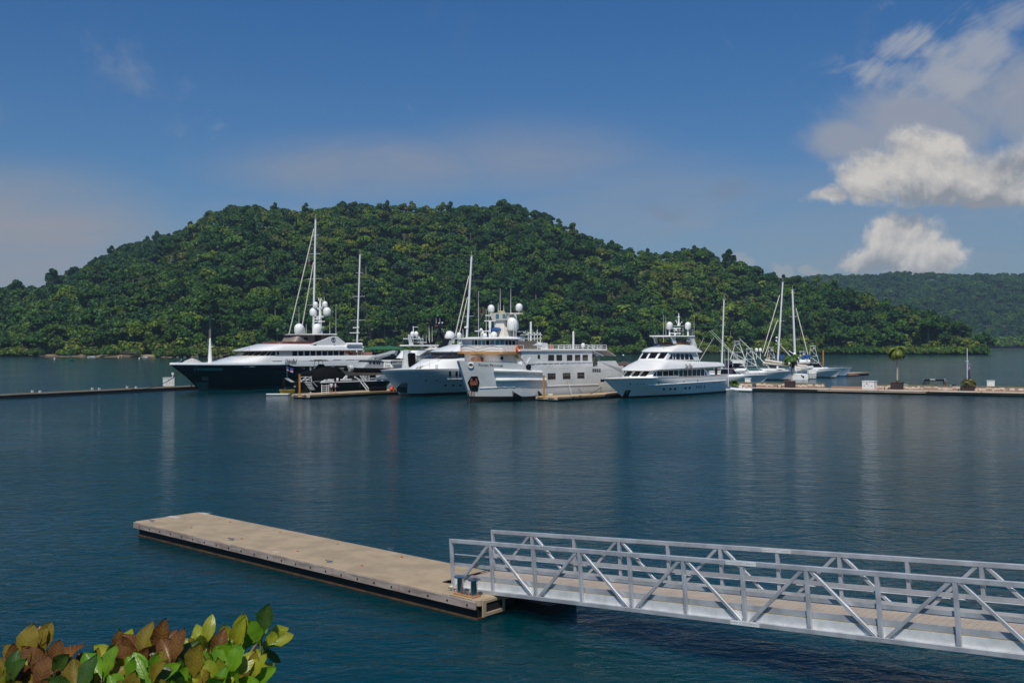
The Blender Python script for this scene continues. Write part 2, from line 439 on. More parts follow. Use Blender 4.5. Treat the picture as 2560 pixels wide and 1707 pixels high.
# the far hills beyond the bay, and the low mangrove shore in front of them
FAR_SKY = [(1700, 715), (2030, 697), (2090, 692), (2177, 693), (2231, 688), (2373, 688), (2428, 691), (2560, 690), (2800, 672), (3300, 700)]
FAR_SHORE = [(1700, 1500), (2400, 1420), (2800, 1380), (3300, 1400)]
FAR_RIDGE = [(1700, 2500), (2400, 2450), (3300, 2400)]
def far_z(a, Y):
    a = np.asarray(a, float); Y = np.asarray(Y, float)
    ys, yr = interp(a, FAR_SHORE), interp(a, FAR_RIDGE)
    zr = EYE + (HY - interp(a, FAR_SKY)) / F * yr - 13
    t = (Y - ys) / (yr - ys); X = (a - 1280) / F * Y
    flat = np.clip((t - .22) / .78, 0, 1.0)
    g = np.where(t < 1, flat ** .8, np.maximum(1 - .8 * (t - 1), 0))
    z = 1.2 + zr * g + (vnoise(X, Y, .010, 2) * 22 + vnoise(X, Y, .023, 5) * 9) * np.clip(flat * (1.02 - flat) * 4, 0, 1)
    return np.where(t < 0, -1.5, z)
land('far_hills', far_z, np.arange(1700, 3301, 32), [-.03, 0, .01, .1, .2, .24, .3, .36, .42, .5, .58, .66, .74, .82, .9, .96, 1, 1.1, 1.3, 1.7], FAR_SHORE, FAR_RIDGE, soil)

# ------------------------------------------------------------------ trees
def leaf_mat(name, c, c2, rnd=.2):
    """leaf green that drifts towards c2 in broad patches of the hillside and varies from tree to tree"""
    m = bpy.data.materials.new(name); m.use_nodes = True
    t = NT(m.node_tree); b = m.node_tree.nodes['Principled BSDF']
    g = t.n('ShaderNodeNewGeometry')
    f = t.rng(t.noise(g.outputs['Position'], .011, 3, .6), .40, .66)
    f2 = t.rng(t.noise(g.outputs['Position'], .35, 3, .6), .3, .7, .72, 1.28)
    oi = t.n('ShaderNodeObjectInfo')
    f = t.m('ADD', t.m('MULTIPLY', f, .62), t.m('MULTIPLY', oi.outputs['Random'], .42), clamp=True)
    col = t.mix(f, (*c, 1), (*c2, 1))
    hs = t.n('ShaderNodeHueSaturation'); m.node_tree.links.new(col, hs.inputs['Color'])
    k = t.rng(t.m('FRACT', t.m('MULTIPLY', oi.outputs['Random'], 13.7)), 0, 1, 1 - rnd, 1 + rnd, False)
    m.node_tree.links.new(t.m('MULTIPLY', k, f2), hs.inputs['Value'])
    m.node_tree.links.new(hs.outputs[0], b.inputs['Base Color'])
    b.inputs['Roughness'].default_value = .55; b.inputs['Specular IOR Level'].default_value = .25
    MATS[name] = m
    return m
LEAF = {
    'dark': leaf_mat('dark_leaves', (0.0128, 0.0495, 0.0050), (0.0347, 0.0860, 0.0070)),
    'mid': leaf_mat('mid_leaves', (0.0220, 0.0710, 0.0060), (0.0648, 0.1205, 0.0080)),
    'light': leaf_mat('light_leaves', (0.0486, 0.1140, 0.0070), (0.1157, 0.1613, 0.0090)),
    'olive': leaf_mat('olive_leaves', (0.0579, 0.0860, 0.0110), (0.1100, 0.1205, 0.0130)),
    'lime': leaf_mat('lime_leaves', (.085, .150, .010), (.120, .170, .012), .1),
    'gold': leaf_mat('golden_blossom', (.42, .24, .012), (.46, .28, .012), .1),
    'yellow': leaf_mat('yellow_blossom', (0.1755, 0.2048, 0.0100), (0.2700, 0.2560, 0.0120), .15),
    'blue': leaf_mat('bluish_leaves', (.012, .048, .013), (.026, .074, .014)),  # also paints distance haze into the leaves of far ridges
    'rust': leaf_mat('rust_leaves', (.10, .048, .016), (.12, .06, .018), .15),
    'palm': leaf_mat('palm_leaves', (.090, .15, .012), (.17, .20, .016)),
}
bark = mat('pale_bark', (.17, .15, .12), .85, var=.3, scale=6)
barkd = mat('dark_bark', (.07, .055, .04), .9, var=.3, scale=6)
bone = mat('bleached_wood', (.42, .37, .31), .8, var=.2, scale=5)
def crown_mb(seed, lobes, n, size, droop=.2):
    """leaf clumps scattered through the volume of several lobes; lobes: (x, y, z, rx, rz)"""
    r = np.random.default_rng(seed)
    vol = np.array([l[3] ** 2 * l[4] for l in lobes]) ** .75; vol /= vol.sum()
    which = r.choice(len(lobes), n, p=vol)
    L = np.array(lobes)[which]
    d = r.normal(size=(n, 3)); d /= np.linalg.norm(d, axis=1)[:, None]
    d[:, 2] = np.where(d[:, 2] < -.35, -d[:, 2] * .6, d[:, 2])
    k = r.uniform(.35, 1.0, n) ** .25 * (1 + .16 * np.sin(d[:, 0] * 5 + seed) * np.cos(d[:, 1] * 5 + d[:, 2] * 4))
    c = L[:, :3] + d * np.c_[L[:, 3], L[:, 3], L[:, 4]] * k[:, None]
    nrm = d * 1.25 + r.normal(size=(n, 3)) * .75 + np.array([0, 0, .3]); nrm /= np.linalg.norm(nrm, axis=1)[:, None]
    a = np.cross(nrm, r.normal(size=(n, 3))); a /= np.linalg.norm(a, axis=1)[:, None]
    b = np.cross(nrm, a)
    s = size * r.uniform(.55, 1.3, n)[:, None]
    # a five-sided ragged clump, slightly cupped
    pts = []
    for i in range(5):
        an = i * 2 * math.pi / 5
        rr = s * r.uniform(.55, 1.1, n)[:, None]
        pts.append(c + a * np.cos(an) * rr + b * np.sin(an) * rr - nrm * s * r.uniform(0, .35, n)[:, None])
    V = np.stack(pts, 1).reshape(-1, 3)
    mb = MB(); mb.v = [tuple(p) for p in V]; mb.f = [tuple(range(i * 5, i * 5 + 5)) for i in range(n)]; mb.m = [0] * n
    return mb
def limbs(mb, h, r0, tips, lean=(0, 0), base=-1.0):
    top = Vector((lean[0], lean[1], h))
    mb.tube([(0, 0, base), (lean[0] * .4, lean[1] * .3, h * .5), top], r0, 6, r2=r0 * .55)
    for t in tips:
        s = Vector((0, 0, 0)).lerp(top, .72 + .1 * (hash(t) % 3)); t = Vector(t)
        mb.tube([s, s.lerp(t, .55) + Vector((0, 0, .6)), t], r0 * .42, 5, r2=r0 * .12)
    return mb
def palm_mbs(seed, h, fr=22, L=4.4, lean=.8):
    r = random.Random(seed); tr = MB(); top = Vector((lean, lean * .4, h))
    tr.tube([(0, 0, -1), (lean * .15, 0, h * .35), (lean * .5, lean * .2, h * .7), top], .22, 7, r2=.13)
    lf = MB()
    for i in range(fr):
        az = i * 2.39996 + r.uniform(-.2, .2); el = r.uniform(-.55, 1.15)
        d = Vector((math.cos(az), math.sin(az), 0)); side = Vector((-d.y, d.x, 0))
        p = top.copy(); pts = [p.copy()]; l = L * r.uniform(.8, 1.1); e = el
        for k in range(7):
            p = p + (d * math.cos(e) + Vector((0, 0, 1)) * math.sin(e)) * l / 7; e -= .30; pts.append(p.copy())
        for k in range(7):
            a, b = pts[k], pts[k + 1]
            for q in range(3):
                o = a.lerp(b, q / 3); wd = l * .27 * math.sin(math.pi * min(1, (k + q / 3 + .9) / 7.6)) ** .6
                for sgn in (-1, 1):
                    tip = o + side * sgn * wd + (b - a).normalized() * wd * .7 - Vector((0, 0, wd * .55))
                    lf.add([o, o + (b - a) * .42, tip + (b - a) * .18, tip], [(0, 1, 2, 3)])
    return tr, lf
KINDS = {}
def kind(name, n, size, lobes, h, r0, tips, seed, bk=None):
    cr = crown_mb(seed, lobes, n, size); tr = limbs(MB(), h, r0, tips)
    KINDS[name] = (cr.build('crown', LEAF['mid'], fix=False), tr.build('trunk', bk or bark, smooth=True))
VAR = {}
def variants(name, count, R, H, flat, nl, seed):
    """irregular crowns: lobes of many sizes heaped on a dome of radius R and height H"""
    for v in range(count):
        r = random.Random(seed * 31 + v); lobes = []
        for i in range(nl):
            q = R * math.sqrt(r.random()) * .82; az = i * 2.4 + r.uniform(-.5, .5)
            rl = R * r.uniform(.26, .52); z = H - (H * .55) * (q / R) ** 2 * r.uniform(.7, 1.3) - rl * flat * .6
            lobes.append((q * math.cos(az), q * math.sin(az), z, rl, rl * flat * r.uniform(.8, 1.15)))
        tips = [(l[0] * .8, l[1] * .8, l[2] - l[4] * .4) for l in lobes[:4]]
        nm = name if v == 0 else '%s_%d' % (name, v); VAR.setdefault(name, []).append(nm)
        kind(nm, 1900, .72, lobes, H * .72, .36, tips, seed + v)
variants('round', 4, 5.0, 11.5, .85, 9, 11)
variants('spreading', 3, 6.6, 11.0, .55, 11, 21)
variants('tall', 3, 3.6, 15.5, 1.15, 8, 31)
variants('clumpy', 4, 5.6, 12.0, .8, 13, 41)
variants('layered', 2, 5.2, 12.0, .34, 14, 51)
kind('low', 1125, 0.64, [(0, 0, 3, 3.6, 2.6), (2.6, .6, 2.5, 2.7, 2.1), (-2.7, -.4, 2.6, 2.7, 2.2)], 3, .2, [(2, .6, 2.6), (-2, 0, 2.6)], 16, barkd)
t_, l_ = palm_mbs(3, 8.5); KINDS['palm'] = (l_.build('crown', LEAF['palm'], fix=False), t_.build('trunk', bark, smooth=True))
t_, l_ = palm_mbs(9, 6.2, 15, 3.8, -1.3); KINDS['palm2'] = (l_.build('crown', LEAF['palm'], fix=False), t_.build('trunk', bark, smooth=True))
mbt = MB()
for s_ in range(7):
    a_ = s_ * .9; limbs(mbt, 9 + s_ % 3, .16, [(math.cos(a_) * 2.6, math.sin(a_) * 2.6, 11), (math.cos(a_ + 1) * 2, math.sin(a_ + 1) * 2, 12.5), (math.cos(a_ + 2) * 3, math.sin(a_ + 2) * 3, 9.6)], (math.cos(a_) * 1.2, math.sin(a_) * 1.2)) if s_ else limbs(mbt, 10, .36, [(2, 1, 12), (-2, 0, 12.5)])
KINDS['bare'] = (crown_mb(21, [(0, 0, 11, 3, 1.8)], 90, .5).build('crown', LEAF['olive'], fix=False), mbt.build('trunk', bone, smooth=True))
for k_, (c_, t_) in KINDS.items():
    for o_ in (c_, t_): COL.objects.unlink(o_)
def bk(k): return k.split('_')[0]
BASE_H = {'round': 12, 'spreading': 11.2, 'tall': 15.8, 'clumpy': 12.2, 'layered': 12.2, 'low': 5.6, 'palm': 11, 'palm2': 8.6, 'bare': 12.5}
def tone_mesh(kname, tone, cache={}):
    k = (kname, tone)
    if k not in cache:
        me = KINDS[kname][0].data.copy(); me.materials.clear(); me.materials.append(LEAF[tone]); cache[k] = me
    return cache[k]
# every tree position on the hill, jittered grid in true metres; thinned where others would hide it
TREES = []          # (X, Y, z, kind, tone, scale, a, t)
def visible_field():
    out = []
    for a0 in np.arange(-260, 2476, 1.0):
        pass
    return out
gx = np.arange(-620, 470, 8.8); gy = np.arange(560, 1120, 8.8)
for Y0 in gy:
    for X0 in gx:
        X = X0 + rng.uniform(-4.2, 4.2); Y = Y0 + rng.uniform(-4.2, 4.2)
        a = 1280 + F * X / Y
        if not -420 < a < 2466: continue
        ys, yr = interp(a, SHORE), interp(a, RIDGE)
        t = (Y - ys) / max(yr - ys, 5)
        if Y < ys + 2 or t > 1.22: continue
        if 60 < a < 460 and Y < ys + 12: continue        # the strip of sand with its palms
        z = float(hill_z(a, Y))
        kn = rng.choice(['round', 'spreading', 'tall', 'clumpy', 'layered'], p=[.30, .18, .12, .30, .10])
        tone = rng.choice(['dark', 'mid', 'light', 'olive', 'blue'], p=[.34, .41, .12, .03, .10])
        s = .78 + .85 * rng.random() ** 1.6
        if rng.random() < .05: s *= 1.3
        if Y - ys < 24:
            if rng.random() < .45: kn = 'low'; tone = rng.choice(['light', 'mid', 'olive']); s = rng.uniform(.8, 1.5)
            elif rng.random() < .18: kn = 'palm'; tone = 'palm'; s = rng.uniform(.8, 1.1)
            elif rng.random() < .5: s *= 1.2
        elif rng.random() < .012: kn = 'palm'; tone = 'palm'
        if a > 2330: s *= .85
        if a < 420 and t > .7: tone = 'blue' if rng.random() < .6 else tone
        if 700 < a < 1120 and .45 < t < .95 and rng.random() < .42: tone = rng.choice(['light', 'olive', 'yellow'], p=[.6, .3, .1])
        if 1500 < a < 1900 and .3 < t < .8 and rng.random() < .35: tone = rng.choice(['light', 'olive'])
        if t > .88: s = min(s, 1.12)
        kn = str(rng.choice(VAR[kn])) if kn in VAR else kn
        TREES.append((X, Y, z, str(kn), str(tone), float(s), float(a), float(t)))
print('trees', len(TREES))
# the 300 that show largest become trees of their own, the rest one forest
def landmark(a):
    for x, s in ((60, 'at the left edge'), (140, "above the beach's left end"), (215, 'behind the green buoy'), (270, 'left of the orange hut'), (335, 'beside the orange hut'), (420, 'behind the wooden jetty'), (500, 'above the black yacht bow'),
                 (570, 'above the foredeck mast'), (680, 'above the black yacht wheelhouse'), (775, 'left of the tallest mast'), (860, 'right of the tallest mast'), (930, 'behind the second mast'), (1010, 'above the green canopy'), (1090, 'above the black radar mast'), (1170, 'left of the middle mast'),
                 (1250, "behind the ship's radar mast"), (1330, "above the ship's bridge"), (1430, "above the ship's top rail"), (1540, "above the ship's stern"), (1620, 'left of the twin domes'), (1740, 'behind the twin domes'), (1830, 'behind the lone right mast'),
                 (1930, 'behind the outriggers'), (2020, 'behind the paired masts'), (2120, 'right of the paired masts'), (2220, 'left of the slim palm'), (2300, 'right of the slim palm'), (2390, 'above the spit')):
        if a < x: return s
    return 'at the tip of the spit'
def zone(t, d):
    return 'at the waterline' if d < 14 else 'near shore' if d < 40 else 'low down' if t < .3 else 'halfway up' if t < .65 else 'high up' if t < .93 else 'on the ridge'
LOOK = {'dark': 'dark green', 'mid': 'green', 'light': 'bright green', 'olive': 'olive', 'blue': 'bluish green', 'yellow': 'yellowish', 'palm': 'yellow green', 'lime': 'lime green', 'gold': 'golden', 'rust': 'rust coloured'}
SHAPE = {'round': 'round tree', 'spreading': 'flat topped tree', 'tall': 'tall narrow tree', 'clumpy': 'clumpy tree', 'layered': 'layered tree', 'low': 'waterside bush', 'palm': 'palm', 'palm2': 'leaning palm', 'bare': 'bare pale trunked tree'}
NAME = {'low': 'mangrove_bush', 'palm': 'palm_tree', 'palm2': 'palm_tree', 'bare': 'bare_tree'}
made = []
def make_tree(X, Y, z, kn, tone, s, a, t, label=None, sz=None):
    nm = NAME.get(bk(kn), 'jungle_tree')
    o = thing(nm, '', 'palm' if 'palm' in kn else 'bush' if kn == 'low' else 'tree', (X, Y, z), rng.uniform(0, 6.28))
    o.scale = (s * rng.uniform(.9, 1.12), s * rng.uniform(.9, 1.12), s * rng.uniform(.92, 1.12) if sz is None else sz)
    c = bpy.data.objects.new('crown', tone_mesh(kn, tone)); COL.objects.link(c); c.parent = o
    k = bpy.data.objects.new('trunk', KINDS[kn][1].data); COL.objects.link(k); k.parent = o
    d = Y - interp(a, SHORE)
    made.append([o, label or '%s %s %s %s' % (LOOK[tone], SHAPE[bk(kn)], zone(t, d), landmark(a)), a, label is None])
    return o
def spot(a, py, dmin=0.0):
    """the point of the hillside seen at a photo pixel"""
    ys, yr = float(interp(a, SHORE)), float(interp(a, RIDGE))
    Y = np.linspace(ys + dmin, yr, 400); z = hill_z(np.full(400, a), Y)
    k = int(np.argmin(np.abs(HY - F * (z - EYE) / Y - py)))
    return (a - 1280) / F * Y[k], Y[k], float(z[k]), (Y[k] - ys) / max(yr - ys, 5)
special = []
for a, py, kn, tone, s, lab in (
        (527, 690, 'spreading', 'gold', .62, 'tree in golden yellow flower, the brightest on the left hillside'),
        (425, 695, 'bare', 'olive', 1.5, 'bare white trunked tree standing alone left of the golden flowering tree'),
        (655, 690, 'bare', 'olive', 1.1, 'bare pale branched tree right of the golden flowering tree'),
        (1608, 820, 'spreading', 'lime', 1.25, 'lime green tree standing out behind the left of the twin radar domes'),
        (947, 905, 'spreading', 'yellow', 1.0, 'yellow flowered shore tree above the green canopy'),
        (1205, 830, 'bare', 'rust', 1.3, 'leafless brownish tree behind the radar mast of the grey ship'),
        (2440, 884, 'palm', 'palm', .95, 'outermost palm at the tip of the spit'),
        (2412, 884, 'palm', 'palm', 1.0, 'palm second from the tip of the spit'),
        (2425, 885, 'low', 'light', 1.2, 'low green bush under the palms at the tip of the spit'),
        (2180, 770, 'spreading', 'lime', .9, 'light green flat crowned tree on the falling ridge right of the masts'),
        (352, 735, 'bare', 'olive', 1.2, 'bare grey branched tree left of the lone bare white trunked tree'),
        (1010, 620, 'bare', 'olive', 1.1, 'pale bare trunk high up left of the middle mast'),
        (1330, 590, 'bare', 'rust', 1.2, 'pale leafless tree high up near the ridge right of centre'),
        (1700, 690, 'bare', 'olive', 1.0, 'pale bare trunk above the twin radar domes'),
        (455, 905, 'palm', 'lime', 1.15, 'bright lime palm on the bank above the black yacht bow'),
        (440, 892, 'round', 'olive', .8, 'rounded tan bush tree at the waterline left of the black yacht')):
    X, Y, z, t = spot(a, min(py, 893), 6)
    make_tree(X, Y, z, kn, tone, s, a, t, lab); special.append((X, Y))
# the row of coconut palms behind the sand
for i in range(24):
    a = 72 + i * 14.5 + rng.uniform(-5, 5); Y = float(interp(a, SHORE)) + rng.uniform(9, 22)
    make_tree((a - 1280) / F * Y, Y, float(hill_z(a, Y)), ['palm', 'palm2'][i % 2], 'palm', rng.uniform(.8, 1.05), a, .05)
def shown(T):
    X, Y, z, kn, tone, s, a, t = T
    if not -20 < a < 2465: return -1
    h = BASE_H[bk(kn)] * s / Y * F
    d = Y - float(interp(a, SHORE))
    return h * (2.2 if d < 12 else 1.25 if d < 26 else 1.0 if t < .9 else 1.5) + (T[0] * 7.3 % 1) * 6 - (30 if 620 < a < 1760 and d < 30 else 0)
TREES = [T for T in TREES if all((T[0] - X) ** 2 + (T[1] - Y) ** 2 > 30 for X, Y in special)]
order = sorted(TREES, key=shown, reverse=True)
NI = 262
for T in order[:NI]: make_tree(*T)
by = {}
for r in made: by.setdefault(r[1], []).append(r)
ORD = ['first', 'second', 'third', 'fourth', 'fifth', 'sixth', 'seventh', 'eighth', 'ninth', 'tenth', 'eleventh', 'twelfth']
NUM = ['', 'one', 'two', 'three', 'four', 'five', 'six', 'seven', 'eight', 'nine', 'ten', 'eleven', 'twelve']
for lab, rs in by.items():
    rs.sort(key=lambda r: r[2])
    for i, r in enumerate(rs):
        o = r[0]; o['group'] = 'palms of the far shore' if 'palm' in o.name else 'trees and bushes of the hill'
        o['label'] = lab if len(rs) == 1 else '%s of %s %s' % (ORD[i], NUM[len(rs)], lab.replace(',', ''))
# prototypes for the mass of the forest; kept out of the scene, used by the forest object only
protos = bpy.data.collections.new('forest_kinds')
combos = [(k, tn) for g in ('round', 'spreading', 'tall', 'clumpy', 'layered') for k in VAR[g] for tn in ('dark', 'mid', 'light', 'olive', 'blue', 'yellow')] + [('low', 'light'), ('low', 'mid'), ('low', 'olive'), ('palm', 'palm')]
IDX = {}
for i, (k, tn) in enumerate(combos):
    mb = MB(); cm, tm = tone_mesh(k, tn), KINDS[k][1].data
    for me, mi in ((cm, 0), (tm, 1)):
        o = len(mb.v); mb.v += [tuple(v.co) for v in me.vertices]; mb.f += [tuple(o + j for j in p.vertices) for p in me.polygons]; mb.m += [mi] * len(me.polygons)
    ob = mb.build('kind_%03d' % i, [LEAF[tn], KINDS[k][1].data.materials[0]], fix=False); COL.objects.unlink(ob); protos.objects.link(ob); IDX[(k, tn)] = i
def forest(name, rows, label):
    me = bpy.data.meshes.new(name); me.from_pydata([r[:3] for r in rows], [], [])
    for nm, tp, vals in (('turn', 'FLOAT', [r[3] for r in rows]), ('grow', 'FLOAT', [r[4] for r in rows]), ('which', 'INT', [r[5] for r in rows])):
        me.attributes.new(nm, tp, 'POINT').data.foreach_set('value', vals)
    o = bpy.data.objects.new(name, me); COL.objects.link(o)
    ng = bpy.data.node_groups.new(name, 'GeometryNodeTree')
    ng.interface.new_socket('Geometry', in_out='INPUT', socket_type='NodeSocketGeometry'); ng.interface.new_socket('Geometry', in_out='OUTPUT', socket_type='NodeSocketGeometry')
    N = ng.nodes; i = N.new('NodeGroupInput'); u = N.new('NodeGroupOutput'); ip = N.new('GeometryNodeInstanceOnPoints'); ci = N.new('GeometryNodeCollectionInfo')
    ci.inputs[0].default_value = protos; ci.inputs['Separate Children'].default_value = True; ci.inputs['Reset Children'].default_value = True
    def attr(nm, tp):
        q = N.new('GeometryNodeInputNamedAttribute'); q.data_type = tp; q.inputs[0].default_value = nm
        return [s for s in q.outputs if s.enabled][0]
    cb = N.new('ShaderNodeCombineXYZ'); L = ng.links
    L.new(attr('turn', 'FLOAT'), cb.inputs[2])
    e2r = N.new('FunctionNodeEulerToRotation'); L.new(cb.outputs[0], e2r.inputs[0])
    L.new(i.outputs[0], ip.inputs['Points']); L.new(ci.outputs[0], ip.inputs['Instance']); ip.inputs['Pick Instance'].default_value = True
    L.new(attr('which', 'INT'), ip.inputs['Instance Index']); L.new(e2r.outputs[0], ip.inputs['Rotation']); L.new(attr('grow', 'FLOAT'), ip.inputs['Scale'])
    L.new(ip.outputs[0], u.inputs[0])
    md = o.modifiers.new('trees', 'NODES'); md.node_group = ng
    return tag(o, label, 'forest', kind='stuff')
rows = [(T[0], T[1], T[2] - .3, rng.uniform(0, 6.28), T[5], IDX[(T[3], T[4])]) for T in order[NI:] if (T[3], T[4]) in IDX]
# bushes along the water and low growth that fills the gaps between the trunks
for T in TREES:
    for q in range(2):
        X, Y = T[0] + rng.uniform(-5, 5), T[1] + rng.uniform(-5, 5); a = 1280 + F * X / Y
        if Y < interp(a, SHORE) + 5 or a > 2462 or (60 < a < 460 and Y < interp(a, SHORE) + 14): continue
        rows.append((X, Y, float(hill_z(a, Y)) - .6, rng.uniform(0, 6.28), rng.uniform(.7, 1.3), IDX[('low', ['mid', 'olive', 'light'][int(rng.integers(3))])]))
for a in np.arange(-400, 2464, 2.6):
    if 60 < a < 430 and rng.random() < .93: continue
    Y = float(interp(a, SHORE)) + rng.uniform(-1, 7)
    rows.append(((a - 1280) / F * Y, Y, -.5, rng.uniform(0, 6.28), rng.uniform(.6, 1.25), IDX[('low', ['mid', 'olive', 'light', 'mid'][int(rng.integers(4))])]))
forest('forest', rows, 'dense green jungle covering the long hill behind the marina')
rows = []
for Y0 in np.arange(1390, 2620, 15):
    for X0 in np.arange(380, 1900, 15):
        X, Y = X0 + rng.uniform(-7, 7), Y0 + rng.uniform(-7, 7); a = 1280 + F * X / Y
        if not 1960 < a < 2900: continue
        t = (Y - interp(a, FAR_SHORE)) / (interp(a, FAR_RIDGE) - interp(a, FAR_SHORE))
        if t < .004 or t > 1.04 : continue
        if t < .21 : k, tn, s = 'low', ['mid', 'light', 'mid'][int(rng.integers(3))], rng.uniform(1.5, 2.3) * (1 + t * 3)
        else: k, tn, s = str(rng.choice(VAR['round'] + VAR['clumpy'] + VAR['spreading'])), str(rng.choice(['dark', 'blue', 'blue', 'mid'])), rng.uniform(.9, 1.9)  # extra bluish leaves put part of the distance haze into the colour
        rows.append((X, Y, float(far_z(a, Y)) - .5, rng.uniform(0, 6.28), s, IDX[(k, tn)]))
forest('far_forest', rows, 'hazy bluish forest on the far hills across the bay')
print('far', len(rows))
# ------------------------------------------------------------------ floating dock in the foreground
UA = math.atan2(-.653, .757)                        # the direction of the dock and the gangway
concrete = mat('dock_concrete', (.325, .248, .162), .85, var=.12, scale=1.1, bump=.004, bscale=60)
pale_patch = mat('pale_concrete', (.44, .40, .35), .85, var=.1, scale=4)
waler = mat('weathered_timber', (.19, .15, .13), .8, scale=1.0, c2=(.33, .27, .235), stretch=(1.2, 8, 8), bump=.004, bscale=8)
rubber = mat('black_float', (.012, .012, .012), .6, var=.3)
weed = mat('weed_growth', (.045, .026, .010), .8, scale=2.5, c2=(.10, .055, .018), bump=.03, bscale=9)
alum = mat('aluminium', (.50, .51, .53), .52, metal=.55, scale=1.6, var=.16, bump=.002, bscale=30)
alum_w = mat('bright_aluminium', (.72, .72, .71), .45, metal=.35, scale=3, var=.1)
decking = mat('composite_deck', (.33, .275, .225), .75, var=.08, scale=2)
steel = mat('polished_steel', (.48, .49, .50), .2, metal=1.0, var=.05)
galv = mat('galvanised', (.50, .51, .52), .45, metal=.6, var=.15)
rust = mat('rust', (.26, .085, .025), .85, scale=14, c2=(.42, .20, .08))
dark_hole = mat('dark_recess', (.01, .01, .011), .7)
C0 = ground(1193, 1501, .62); C0.z = 0
dock = thing('floating_dock', 'long beige concrete floating dock in the foreground with dark float under its edge', 'dock', C0, UA)
LD, WD, ZD = 20.4, 3.15, .62
mb = MB()
ch = .16
mb.slab([(-LD, 0), (0 - ch, 0), (0, ch), (0, WD - .02), (-LD, WD - .02)], .40, ZD)
mb.build('deck_slab', concrete, dock, bevel=.025)
mb = MB()
for u0 in np.arange(-LD, -.2, 3.4): mb.box((u0 + 1.69, -.035, .46), (3.37, .07, .25))
mb.box((-LD - .035, WD / 2, .46), (.07, WD + .1, .25))
mb.box((-LD / 2 - .1, WD + .015, .47), (LD - .3, .07, .22))
mb.build('timber_waler', waler, dock, bevel=.012)
mb = MB()
for u0 in np.arange(-LD + .5, -.3, .85): mb.lathe((0, 0, 0), [(.001, 0), (.035, 0), (.03, .02)], 8)
mb.v = []; mb.f = []; mb.m = []
for u0 in np.arange(-LD + .5, -.25, .85): mb.tube([(u0, -.068, .45), (u0, -.085, .45)], .035, 8)
mb.build('waler_bolt', dark_hole, dock)
MB().slab([(-LD + .15, .12), (-.1, .12), (-.1, WD - .12), (-LD + .15, WD - .12)], .03, .398).build('float', rubber, dock)
MB().slab([(-LD + .1, .07), (-.05, .07), (-.05, WD - .07), (-LD + .1, WD - .07)], -.5, .055).build('weed_fringe', weed, dock)
# the framed end with its dark pocket
mb = MB(); mb.box((.03, .28, .33), (.06, .16, .52)); mb.box((.03, 1.17, .33), (.06, .10, .52)); mb.box((.03, .74, .14), (.06, .78, .12)); mb.box((.03, .74, .53), (.06, .78, .10))
mb.build('end_frame', concrete, dock, bevel=.012)
MB().box((.005, .74, .33), (.05, .78, .28)).build('end_recess', dark_hole, dock)
MB().slab([(.01, WD * .6), (1.3, WD * .6), (1.3, WD + .1), (.01, WD + .1)], -.3, .30).build('shaded_dock_end', rubber, dock)  # concrete dock end under the gangway, its shade put in as black
def cleat(p, rz, par, m, s=1.0):
    b = MB(); R = Matrix.Rotation(rz, 3, 'Z')
    def L(x, y, z): return Vector(p) + R @ Vector((x * s, y * s, z * s))
    for x in (-.07, .07): b.tube([L(x, 0, 0), L(x * .9, 0, .075)], .018 * s, 6)
    b.tube([L(-.20, 0, .095), L(-.11, 0, .075), L(.11, 0, .075), L(.20, 0, .095)], .02 * s, 6)
    b.box(L(0, 0, .008), (.26 * s, .085 * s, .012), rz)
    return b.build('cleat', m, par, smooth=True)
def dk(x, y): p = ground(x, y, ZD) - C0; c, s = math.cos(-UA), math.sin(-UA); return (p.x * c - p.y * s, p.x * s + p.y * c, ZD)
for q in ((380, 1304), (578, 1350), (823, 1406), (1132, 1476), (526, 1283), (730, 1324), (977, 1374)): cleat(dk(*q), .25, dock, steel, .85)
mb = MB()
for q in ((478, 1319), (575, 1305), (604, 1347), (700, 1330), (744, 1378), (844, 1360), (904, 1414), (1004, 1393)):
    p = dk(*q); mb.box((p[0], p[1], ZD + .01), (.10, .06, .02), .3); mb.lathe((p[0], p[1], ZD + .02), [(.02, 0), (.018, .03)], 6)
mb.build('rusty_anchor_plate', rust, dock)
mb = MB()
for q, d in (((435, 1292), (.7, .3)), ((510, 1283), (.5, .25)), ((690, 1379), (.3, .08))): p = dk(*q); mb.box((p[0], p[1], ZD + .003), (d[0], d[1], .006), .1)
mb.build('concrete_patch', pale_patch, dock)
# twin mooring post on the corner
bp = dk(1168, 1487)
post = MB().box((bp[0], bp[1], ZD + .02), (.86, .34, .04)).build('mooring_post', rust, dock, bevel=.01)
for sx in (-.29, .29): MB().lathe((bp[0] + sx, bp[1], ZD + .04), [(.105, 0), (.105, .44), (.11, .46), (.205, .475), (.205, .50), (.05, .505)], 20).build('post_barrel', steel, post, smooth=True)
MB().box((bp[0], bp[1], ZD + .06), (.36, .20, .05)).build('post_bridge', steel, post, bevel=.01)
mb = MB()
for i in range(9): mb.box((bp[0] - .42 + i * .105, bp[1] - .28, ZD + .006), (.05, .05, .012))
mb.build('grip_strip', mat('yellow_grip', (.5, .42, .2), .8), dock)

